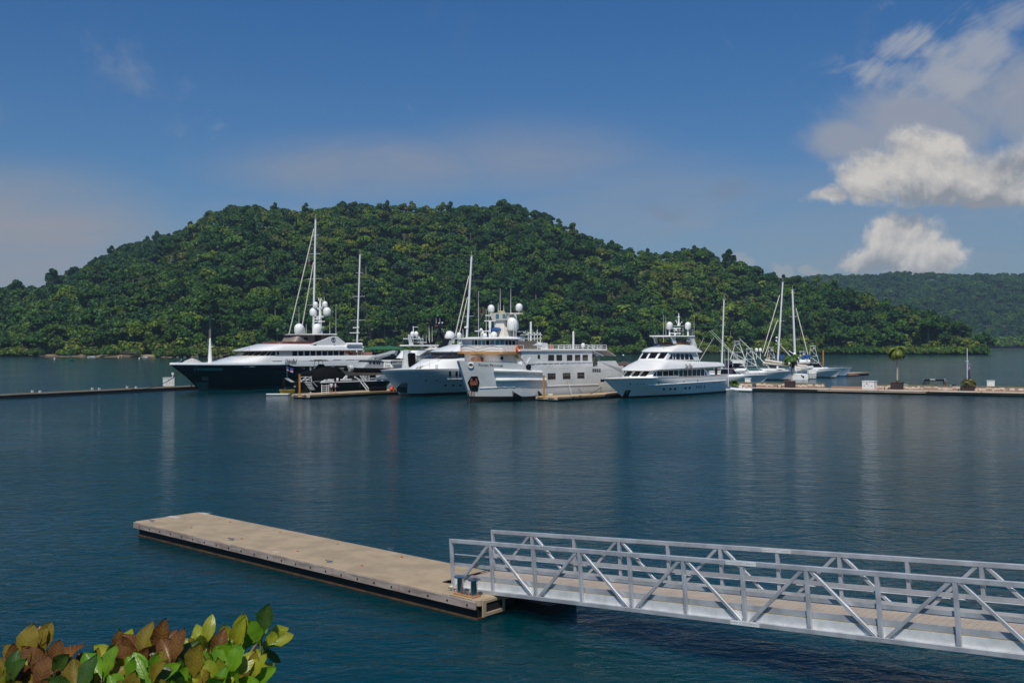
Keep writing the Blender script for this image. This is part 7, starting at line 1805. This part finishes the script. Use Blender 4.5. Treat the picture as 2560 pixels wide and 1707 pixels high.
t4, _ = sailboat('sailing yacht with a single white mast just right of the white three deck yacht', 214, (1805, 903), (1810, 750), .19, [(.32, .6), (.66, .5)], [], [((1810, 756), (1783, 860)), ((1810, 756), (1842, 862)), ((1809, 760), (1775, 870)), ((1806, 830), (1790, 890))], (150, 13, 2.0, 1.5, .42))
t5, L5 = sailboat('sailing yacht with the taller of the two close masts and sails stowed on its booms', 246, (1944, 912), (1957, 706), .25, [(.30, .9), (.56, .9)], [((1950, 738), (1905, 882), .12), ((1945, 800), (1910, 890), .11)], [((1956, 716), (1951, 890)), ((1957, 716), (1960, 890)), ((1957, 720), (1965, 890))], (152, 17, 2.5, 1.7, .42), nav=1)
MB().ball(at(1941.5, 844, 246) - t5.location, .28).ball(at(1941, 852, 246) - t5.location, .24).build('radar_dome', white, t5, smooth=True)
for p, q, r in (((1912, 901), (1975, 910), .42), ((1907, 907.5), (1970, 912), .35)): MB().tube([at(*p, 243) - t5.location, at((p[0] + q[0]) / 2, (p[1] + q[1]) / 2 + 1, 243) - t5.location, at(*q, 243) - t5.location], r, 8).build('stowed_sail', tan_c if r > .4 else sailw, t5, smooth=True)
MB().prism([tuple((at(*q, 246) - t5.location)[i] for i in (0, 2)) for q in ((1947, 886), (1958, 889), (1961, 897), (1948, 897))], -.8, .8).build('blue_cover', blue_c, t5)
t6, L6 = sailboat('white catamaran with a dark bird painted on its bow, behind the palm planter', 231, (1989, 925), (1981, 726), .27, [(.40, 1.2), (.68, .8)], [((1991, 770), (2018, 886), .12)], [((1982, 735), (1981, 880)), ((1981, 735), (1975, 890)), ((1984, 740), (2000, 860))], None, name='catamaran')
f6 = Frame(*(ground(1972, 949)).xy, 20)
MB().box((0, 0, -30), (.01, .01, .01))
def cat_hull(x0):
    """one slim hull of the catamaran, transom-like bow towards us"""
    b = MB(); R = []
    for px, zt, zb in ((0, 1.5, .0), (.4, 1.55, .0), (2.2, 1.6, 0), (10, 1.5, 0)): R.append([(px, -.1 - min(px, 2) * .3, zb), (px - .3, -.1 - min(px, 2) * .35, zt), (px - .3, .1 + min(px, 2) * .35, zt), (px, .1 + min(px, 2) * .3, zb)])
    return b
pts = [(1972, 948.3), (2020.5, 949), (2022, 935.5), (1984, 933.5)]
A_ = [at(x, y, 228) - t6.location for x, y in pts]
mb = MB(); bk = Vector((1.2, 8, 0)); mb.add(A_ + [p + bk for p in A_], [(0, 1, 2, 3), (7, 6, 5, 4), (0, 4, 5, 1), (1, 5, 6, 2), (2, 6, 7, 3), (3, 7, 4, 0)])
for v in range(8): mb.v[v] = (mb.v[v][0], mb.v[v][1], max(-.2, mb.v[v][2] - (.3 if mb.v[v][2] < .5 else 0)))
chull = mb.build('hull', white, t6, bevel=.1)
pts = [(2021.5, 946.6), (2040.5, 946.6), (2042, 936), (2023, 935.5)]; A2 = [at(x, y, 233) - t6.location for x, y in pts]
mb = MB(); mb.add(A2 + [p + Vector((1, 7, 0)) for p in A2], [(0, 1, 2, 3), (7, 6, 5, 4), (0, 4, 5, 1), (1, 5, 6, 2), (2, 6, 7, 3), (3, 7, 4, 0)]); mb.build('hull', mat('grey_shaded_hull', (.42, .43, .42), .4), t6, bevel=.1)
mk = MB(); 
for poly in ([(2002, 937), (2006, 938.5), (2010, 943), (2008, 943)], [(2007, 939.5), (2011, 939.5), (2009, 941), (2006.5, 941)], [(2008.5, 941), (2011, 941.5), (2009, 944), (2007.5, 943)]):
    P_ = [at(x, y, 227.85) - t6.location for x, y in poly]; mk.add(P_ + [p + Vector((0, .06, 0)) for p in P_], [(0, 1, 2, 3), (7, 6, 5, 4), (0, 4, 5, 1), (1, 5, 6, 2), (2, 6, 7, 3), (3, 7, 4, 0)])
mk.build('bird_mark', ink, t6)
P_ = [at(x, y, 234) - t6.location for x, y in ((1983, 934), (2043, 935), (2040, 922), (1993, 919))]; mb = MB(); mb.add(P_ + [p + Vector((0, 7, 0)) for p in P_], [(0, 1, 2, 3), (7, 6, 5, 4), (0, 4, 5, 1), (1, 5, 6, 2), (2, 6, 7, 3), (3, 7, 4, 0)]); mb.build('bridge_deck', white_c, t6, bevel=.15)
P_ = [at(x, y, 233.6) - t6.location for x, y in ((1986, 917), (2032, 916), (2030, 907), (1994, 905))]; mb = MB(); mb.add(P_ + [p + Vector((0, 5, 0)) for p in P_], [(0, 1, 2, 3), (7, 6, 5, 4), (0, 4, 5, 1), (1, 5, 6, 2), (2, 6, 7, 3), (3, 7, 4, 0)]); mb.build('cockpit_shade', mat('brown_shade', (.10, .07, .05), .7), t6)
for p, q, r, m_ in (((1990, 905), (2024, 904), .5, white), ((1988, 913), (2017, 917), .45, tan_c), ((1988, 918.5), (2020, 919), .4, white_c)): MB().tube([at(*p, 232) - t6.location, at(*q, 232) - t6.location], r, 8).build('stowed_sail', m_, t6, smooth=True)
MB().prism([tuple((at(*q, 236) - t6.location)[i] for i in (0, 2)) for q in ((1992, 896), (2000, 889), (2014, 886), (2019, 890), (2005, 896))], 1, 3).build('blue_cover', blue_c, t6)
MB().ball(at(1986.5, 877, 231) - t6.location, .26).ball(at(1986.5, 885.5, 231) - t6.location, .4, 1.3).build('radar_dome', white, t6, smooth=True)
rail([at(1988, 934, 227.8) - t6.location, at(2020, 935.5, 227.8) - t6.location], 1.0, 'bow_rail', t6, steelw, r=.03, step=1.1)
mb = MB(); [mb.bar(at(2019 + k * 3, 934, 229) - t6.location, at(2017 + k * 4, 915, 229) - t6.location, .07, .07) for k in range(4)]; mb.box(at(2024, 917, 229) - t6.location, (1.6, .5, .5)); mb.build('deck_gear', steelw, t6)
# ------------------------------------------------------------------ sport fishing boats
SPORT = 'sport fishing boats on the right'
def sport(label, bow_px, bow_wl, deg, L, hb, fb, hull_m=white, tower=1, cabin=None, glass_m=glass, riggers=1, tz=5.2, bottom=None, fly=False, rig=(4.6, 5.8), name='sport_fishing_boat'):
    f = Frame(*ground(bow_px, bow_wl).xy, deg); t = boat(name, label, f, 'boat', SPORT)
    hull(t, 'hull', [hull_m, bottom or antifoul, white], L, hb, [(-1.7, fb), (L * .3, fb * .92), (L * .62, fb * .72), (L + 1, fb * .6)], [(0, 0), (fb, -1.7)], [0, .10, .4, .75, .93, 1.0], bands=[1, 1, 0, 0, 0, 2], te=(.6, .42), p=(1.4, 2.2), n=16, wl=.74, kn=.9)
    c0, c1, ch = cabin or (.24, .62, 1.0)
    zc = fb * .80
    tier([(zc - .2, zc - .3, L * c0 - .6, L * c1, hb * .74, 2.6), (zc + .45, zc + .40, L * c0 + .9, L * c1, hb * .7, 2.2)], 2.4).build('trunk_cabin', white, t, smooth=True)
    z1 = zc + .42; z2 = z1 + ch
    g_ = tier([(z1 - .02, z1 - .02, L * c0 + 1.3, L * c1 - .1, hb * .66, 1.7), (z2, z2, L * c0 + 3.1, L * c1 - .2, hb * .58, 1.2)], 2.6).build('windscreen', glass_m, t, smooth=True)
    tier([(z2 - .02, z2, L * c0 + 2.5, L * (c1 + .10), hb * .66, 1.2), (z2 + .16, z2 + .16, L * c0 + 2.3, L * (c1 + .10), hb * .72, 1.2)], 2.6).build('hardtop', white, t, smooth=True)
    zt = z2 + .16; xc = L * c1 - 1.0
    mb = MB()
    for s in (-1, 1): mb.bar((L * c1 + .3, s * hb * .66, zc - .1), (L * c1 - .2, s * hb * .6, z2), .09, .09); mb.bar((L * c0 + 2.0, s * hb * .6, z1), (L * c0 + 3.0, s * hb * .56, z2), .07, .07)
    mb.build('hardtop_post', steelw, t)
    if fly:
        tier([(zt, zt, L * c0 + 3.0, L * c1 + .4, hb * .62, 1.0), (zt + .8, zt + .7, L * c0 + 2.8, L * c1 + .4, hb * .66, 1.0)], 2.6).build('flybridge', white, t, smooth=True); zt += .75
    if tower:
        mb = MB(); w0, w1 = hb * .62, hb * .32; xa, xb = L * c0 + 3.0, L * c1 + .6; xm = (xa + xb) / 2
        for s in (-1, 1):
            mb.tube([(xa, s * w0, zt), (xm - .55, s * w1, tz)], .05, 5); mb.tube([(xb, s * w0, zt), (xm + .7, s * w1, tz)], .05, 5)
            k = (tz - zt) * .5 + zt; mb.tube([((xa + xm - .55) / 2, s * (w0 + w1) / 2, k), ((xb + xm + .7) / 2, s * (w0 + w1) / 2, k)], .04, 5)
            mb.tube([(xa, s * w0, zt), ((xb + xm + .7) / 2, s * (w0 + w1) / 2, k)], .035, 5); mb.tube([((xa + xm - .55) / 2, s * (w0 + w1) / 2, k), (xm + .7, s * w1, tz)], .035, 5)
        mb.tube([(xm - .55, -w1, tz), (xm - .55, w1, tz), (xm + .7, w1, tz), (xm + .7, -w1, tz), (xm - .55, -w1, tz)], .045, 5)
        for s in (-1, 1): mb.tube([(xm - .55, s * w1, tz), (xm - .55, s * w1, tz + .9), (xm + .7, s * w1, tz + .9), (xm + .7, s * w1, tz)], .04, 5)
        mb.build('tuna_tower', steelw, t)
        MB().box((xm + .1, 0, tz + .95), (1.5, w1 * 2.2, .1)).build('tower_top', white, t); MB().box((xm - .2, 0, tz + .45), (.5, w1 * 1.3, .5)).build('tower_console', white, t, bevel=.05)
    if riggers:
        dx, dz_ = rig
        for s in (-1, 1): MB().tube([(L * c1 - .8, s * hb * .85, zc + .2), (L * c1 - .8 + dx * .5, s * (hb * .85 + .5), zc + .2 + dz_ * .5), (L * c1 - .8 + dx, s * (hb + 1.0), zc + .2 + dz_)], .075, 6, r2=.03).build('outrigger', white, t)
    for k in range(2): antenna(t, (L * c1 - .3 - k * .8, hb * .5 * (-1) ** k, zt), 3.6 + k * .7, .04, .03)
    rail([(-1.2, .2, fb), (L * .18, hb * .72, fb * .95), (L * .36, hb * .9, fb * .9)], .5, 'bow_rail', t, chrome, r=.025, step=1.4)
    return t, f
DEG = 163
a_, fa = sport('white express cruiser with a long dark windscreen, behind the leafy plant and white box', 1905, 957, 168, 13.2, 2.1, 1.75, tower=0, cabin=(.22, .66, 1.05), riggers=0)
b_, fb_ = sport('large white fishing boat with a green tinted windscreen, its bow behind the near palm', 1973, 949.5, DEG, 14.5, 2.3, 2.05, glass_m=mat('green_glass', (.05, .12, .11), .12, spec=.6), cabin=(.30, .66, 1.0), tz=6.2, rig=(9.0, 9.5))
c_b, _ = sport('white fishing boat lying right of the catamaran, second from the right of the group', 2088, 943.5, DEG, 13.5, 2.1, 1.85, glass_m=mat('green_glass', (.05, .12, .11), .12), tz=5.4, rig=(6.5, 7.5))
d_b, _ = sport('blue bottomed fishing boat at the right end of the group, beside the wooden dock', 2113, 940.2, DEG, 14, 2.2, 2.25, bottom=mat('blue_bottom_paint', (.005, .06, .16), .4), tz=6.8, rig=(6.0, 4.5), hull_m=mat('pale_blue_hull', (.40, .52, .60), .3))
e_b, _ = sport('white flybridge fishing boat with twin ball domes, behind the express cruiser', 1946, 941.5, 165, 17, 2.6, 2.1, fly=True, tz=8.0, cabin=(.3, .66, 1.2), riggers=0)
for i in (0, 1): dome(e_b, (4.4 + i * .95, .3, 4.4), .42, .95, 1.85, .09)
f_b, _ = sport('white fishing boat with a tall tower whose stern shows beside the white three deck yacht', 1822, 952, 150, 15, 2.4, 1.9, fly=True, tz=8.0, rig=(-4.5, 8), cabin=(.28, .66, 1.1))
g_b, _ = sport('white fishing boat half hidden between the express cruiser and the catamaran', 2003, 941, 165, 13, 2.1, 1.8, tz=6.4, rig=(8, 8), riggers=1)
for (px, t_, b__, lab) in ((1923.5, 885, 915, 'orange mooring pole behind the stowed sails of the sailing yacht'), (2058, 875, 915, 'tall orange topped mooring pole behind the fishing boats on the right')):
    p = at(px, b__, 262); o = MB().tube([(0, 0, -p.z), (0, 0, (b__ - t_) / F * 262)], .2, 8).build('mooring_pole', mat('orange_pole_paint', (.48, .19, .03), .6, var=.15), smooth=True); o.location = p; tag(o, lab, 'pole', 'orange poles behind the fishing boats')
for (q0, q1, q2, lab) in (((2120, 938.5), (2125, 931.5), (2172, 935), 'low grey wooden dock lying in open water right of the fishing boats'),):
    p = ground(2122, 939.5); p2 = ground(2174, 937.2); d = p2 - p
    o = thing('finger_dock', lab, 'dock', p, math.atan2(d.y, d.x)); L = d.length
    MB().box((L / 2, 2.2, .62), (L, 4.4, .12)).build('deck', wood_top, o); MB().box((L / 2, 2.2, .45), (L - .1, 4.3, .24)).build('timber_waler', wood_side, o); MB().box((L / 2, 2.2, .1), (L - .3, 4, .5)).build('float', rubber, o)
    MB().box((-.6, -1.2, .35), (3.2, 2, .3)).build('landing_step', mat('red_boards', (.28, .15, .09), .8), o)
# ------------------------------------------------------------------ the far shore
def sand_rows():
    R = []
    for a in np.arange(52, 470, 9):
        ys = float(interp(a, SHORE)); r = []
        for dy, z in ((-4, -.3), (-1, .15), (3, .55 + .2 * math.sin(a * .08)), (12, 1.1), (19, 1.6)):
            r.append(((a - 1280) / F * (ys + dy), ys + dy, z))
        R.append(r)
    return R
tag(MB().grid(sand_rows()).build('beach', mat('sand', (.16, .115, .065), .9, scale=.15, c2=(.30, .22, .13)), smooth=True), kind='structure')
def shore(px, d=6): Y = float(interp(px, SHORE)) + d; return Vector(((px - 1280) / F * Y, Y, float(max(.6, hill_z(px, Y)))))
p = shore(287, 15); p.z = 1.8
hut = thing('beach_hut', 'small hut with a bright orange roof on the far beach at left', 'hut', p)
MB().box((0, 0, 1.2), (3.6, 3, 2.4)).build('wall', mat('hut_boards', (.20, .13, .07), .8, var=.2), hut)
MB().add([(-2.8, -2.4, 2.6), (2.8, -2.4, 2.6), (2.8, 2.4, 2.6), (-2.8, 2.4, 2.6), (-.6, 0, 4.2), (.6, 0, 4.2)], [(0, 1, 5, 4), (1, 2, 5), (2, 3, 4, 5), (3, 0, 4), (0, 3, 2, 1)]).build('roof', mat('orange_roof', (.58, .13, .025), .6, var=.1), hut)
MB().add([(1.5, -2.6, 1.6), (4.2, -2.8, -.4), (4.2, -1.2, -.4), (1.5, -1.0, 1.6)], [(0, 1, 2, 3)]).build('slide', mat('orange_roof', (.58, .13, .025), .6), hut)
p = shore(197, 22); p.z = 5; o = MB().box((0, 0, 0), (5.5, 4, 2.4)).build('white_house', white_c); o.location = p; tag(o, 'small white house front showing between the palms left of the orange hut', 'house')
p0, p1 = shore(304, -6), shore(345, -9)
jt = thing('wooden_jetty', 'grey wooden jetty on posts along the far shore right of the orange hut', 'jetty', p0, math.atan2(p1.y - p0.y, p1.x - p0.x)); L = (p1 - p0).length
MB().box((L / 2, 0, 2.0), (L, 3, .3)).build('deck', mat('grey_jetty', (.12, .095, .075), .9, var=.25), jt)
for k in range(8):
    for y in (-1.2, 1.2): MB().tube([(.3 + k * (L - .6) / 7, y, -1), (.3 + k * (L - .6) / 7, y, 2.9)], .16, 6).build('post', barkd, jt)
rail([(0, -1.4, 2.1), (L, -1.4, 2.1)], .9, 'hand_rail', jt, mat('grey_jetty', (.12, .095, .075), .9), r=.06, step=2)
for px, py, l_, m_, lab in ((229, 892.6, 4.4, white, 'small white open boat near the beach behind the green buoy'), (217, 889.6, 5.0, mat('blue_skiff', (.16, .28, .40), .5), 'small pale blue boat at the beach edge beside the white one'), (362, 893.8, 3.4, white, 'small white boat by the rocks right of the jetty'), (191, 891.2, 4.6, mat('brown_skiff', (.10, .06, .04), .8), 'brown boat drawn up on the sand left of the small blue boat'), (104, 892.2, 2.6, mat('brown_skiff', (.10, .06, .04), .8), 'small dark skiff off the left end of the beach')):
    q = ground(px, py); o = thing('rowing_boat', lab, 'boat', q + Vector((-l_ / 2, 0, 0)), .1, 'small boats on the far shore')
    h, _ = hull(o, 'hull', [m_, m_], l_, .9, [(-.5, .75), (l_, .6)], [(0, 0), (.75, -.5)], [0, .5, 1.0], n=8)
q = ground(176.5, 901.5); by = thing('channel_buoy', 'green channel marker buoy with a lattice top on the bay at left', 'buoy', q)
gb = mat('buoy_green', (.006, .07, .035), .5)
MB().lathe((0, 0, -.3), [(1.0, 0), (1.15, .4), (1.15, .9), (.6, 1.2)], 14).build('float', gb, by, smooth=True)
mb = MB()
for k in range(4): a = k * math.pi / 2 + .4; mb.tube([(.7 * math.cos(a), .7 * math.sin(a), .8), (.22 * math.cos(a), .22 * math.sin(a), 3.4)], .06, 5)
mb.torus((0, 0, 2.0), .48, .05); mb.lathe((0, 0, 3.3), [(.35, 0), (.35, .5), (.1, .6), (.08, 1.6)], 8); mb.box((0, 0, 2.7), (.7, .7, .8)); mb.build('lattice_top', gb, by)
for i, (px, py, lab) in enumerate(((136, 897.5, 'small white mooring ball left of the green channel buoy'), (348, 896.6, 'small white mooring ball below the wooden jetty'), (220, 894.4, 'tiny white mooring ball right of the green channel buoy'), (296, 894.6, 'tiny white mooring ball below the orange hut'))):
    q = ground(px, py); o = MB().ball((0, 0, .2), .38 if i < 2 else .28).build('mooring_ball', white, smooth=True); o.location = q; tag(o, lab, 'buoy', 'white mooring balls')
rk = random.Random(8); R_ = MB()
def boulder(p, r, sd):
    b = bmesh.new(); bmesh.ops.create_icosphere(b, subdivisions=2, radius=r); q = random.Random(sd)
    k = [Vector((q.uniform(-1, 1), q.uniform(-1, 1), q.uniform(-1, 1))) for _ in range(5)]
    for v in b.verts: v.co *= 1 + .22 * sum(math.sin(3 * v.co.normalized().dot(x) + i) for i, x in enumerate(k)) / 3; v.co.z *= .6
    me = bpy.data.meshes.new('boulder'); b.to_mesh(me); b.free(); me.materials.append(mat('shore_rock', (.10, .08, .055), .9, var=.35, scale=.8)); me.polygons.foreach_set('use_smooth', [True] * len(me.polygons))
    o = bpy.data.objects.new('boulder', me); o.location = p; COL.objects.link(o); return o
WH = ['right of the jetty', 'under the trees left of the black yacht', 'below the black yacht foredeck mast']
for i in range(16):
    px = 372 + i * 11.5 + rk.uniform(-7, 7); o = boulder(ground(px, 893.4 + rk.uniform(-.5, .5)) + Vector((0, 3, .1)), rk.uniform(.6, 1.5), i)
    tag(o, 'tan boulder at the waterline %s' % ('right of the wooden jetty' if i < 6 else 'under the trees left of the black yacht bow' if i < 11 else 'behind the black yacht foredeck'), 'rock', 'shore boulders at left')
p = at(958, 868, 420); pv_ = thing('green_canopy', 'flat green canopy roof on white posts behind the grey crane', 'canopy', (p.x, p.y, 0))
hz = p.z; MB().prism([(-8.2, hz - .5), (-4, hz + .4), (3, hz + .5), (8.6, hz - .4), (8.6, hz - .7), (-8.2, hz - .8)], -4, 4).build('roof', mat('green_roof', (.03, .16, .07), .6), pv_)
for x_ in (-8, 8): MB().tube([(x_, -3.5, -.5), (x_, -3.5, hz - .5)], .18, 6).build('post', steelw, pv_)
MB().box((0, 1.5, hz / 2 - 1.2), (15, 2, hz - 2)).build('dark_interior', mat('brown_wall', (.06, .04, .03), .9), pv_)
p = at(1562, 922, 215); gz = thing('pavilion', 'brown hipped roof pavilion with a terracotta eave behind the white yacht bow', 'pavilion', (p.x, p.y, 0))
hz = EYE - (918 - HY) / F * 215; he = EYE - (911 - HY) / F * 215; hr = EYE - (902.5 - HY) / F * 215; tc_ = mat('terracotta_band', (.42, .15, .08), .7, var=.08)
MB().box((0, 0, (he + hz) / 2 - .1), (5.6, 5.6, he - hz)).build('eave_band', tc_, gz)
MB().add([(-3.2, -3.2, he - .1), (3.2, -3.2, he - .1), (3.2, 3.2, he - .1), (-3.2, 3.2, he - .1), (0, 0, hr)], [(0, 1, 4), (1, 2, 4), (2, 3, 4), (3, 0, 4), (3, 2, 1, 0)]).build('roof', mat('brown_shingles', (.075, .05, .04), .9, var=.3, scale=3), gz)
for x_ in (-2.5, 2.5):
    for y_ in (-2.5, 2.5): MB().tube([(x_, y_, -.5), (x_, y_, hz)], .14, 6).build('post', barkd, gz)
MB().box((0, 0, .4), (6.5, 6.5, .5)).build('floor', wood_top, gz)
for px, t_, Y, lab, hd in ((1561.5, 889, 225, 'dark post with a white lamp behind the pavilion roof', 'ball'), (1498, 845, 262, 'slim grey lamp post behind the top rail of the grey ship', 'flat')):
    h = EYE - (t_ - HY) / F * Y; o = thing('lamp_post', lab, 'lamp', ((px - 1280) / F * Y, Y, 0)); MB().tube([(0, 0, -.5), (0, 0, h)], .16 if hd == 'ball' else .07, 6).build('post', mat('dark_blue_post', (.02, .045, .06), .5) if hd == 'ball' else mat('grey_post', (.16, .20, .22), .5), o)
    (MB().ball((-.3, 0, h + .1), .2) if hd == 'ball' else MB().box((0, 0, h), (.9, .3, .12))).build('lamp_head', white if hd == 'ball' else mat('grey_post', (.16, .20, .22), .5), o)
X, Y, z, t = spot(772, 700) if 'spot' in globals() else (-190, 930, 90, .8)
h = EYE - (625 - HY) / F * Y - z
tw = thing('radio_tower', 'thin red and white lattice radio tower on the hill behind the tallest mast', 'tower', (X + 0, Y, z))
mb = MB()
nsec = 10
for k in range(nsec):
    z0_, z1_ = h * k / nsec, h * (k + 1) / nsec
    for a in range(3):
        c0_, c1_ = Vector((math.cos(a * 2.09) * .8, math.sin(a * 2.09) * .8, 0)), Vector((math.cos(a * 2.09 + 2.09) * .8, math.sin(a * 2.09 + 2.09) * .8, 0))
        mi = 1 if k in (8, 9, 5) else 0
        mb.tube([c0_ + Vector((0, 0, z0_)), c0_ + Vector((0, 0, z1_))], .14, 4, mi=mi); mb.tube([c0_ + Vector((0, 0, z0_)), c1_ + Vector((0, 0, z1_))], .08, 4, mi=mi)
mb.build('lattice', [mat('tower_grey', (.36, .37, .36), .5), mat('tower_red', (.30, .07, .05), .6)], tw)
# ------------------------------------------------------------------ air
hm = bpy.data.materials.new('sea_air'); hm.use_nodes = True
hn = hm.node_tree; hn.nodes.clear()
pv = hn.nodes.new('ShaderNodeVolumePrincipled'); ho = hn.nodes.new('ShaderNodeOutputMaterial')
pv.inputs['Color'].default_value = (.50, .74, 1.0, 1); pv.inputs['Density'].default_value = .00008; pv.inputs['Anisotropy'].default_value = .0
hn.links.new(pv.outputs[0], ho.inputs['Volume'])
tag(MB().box((200, 1490, 118), (4200, 3100, 240)).build('haze', hm), kind='stuff')
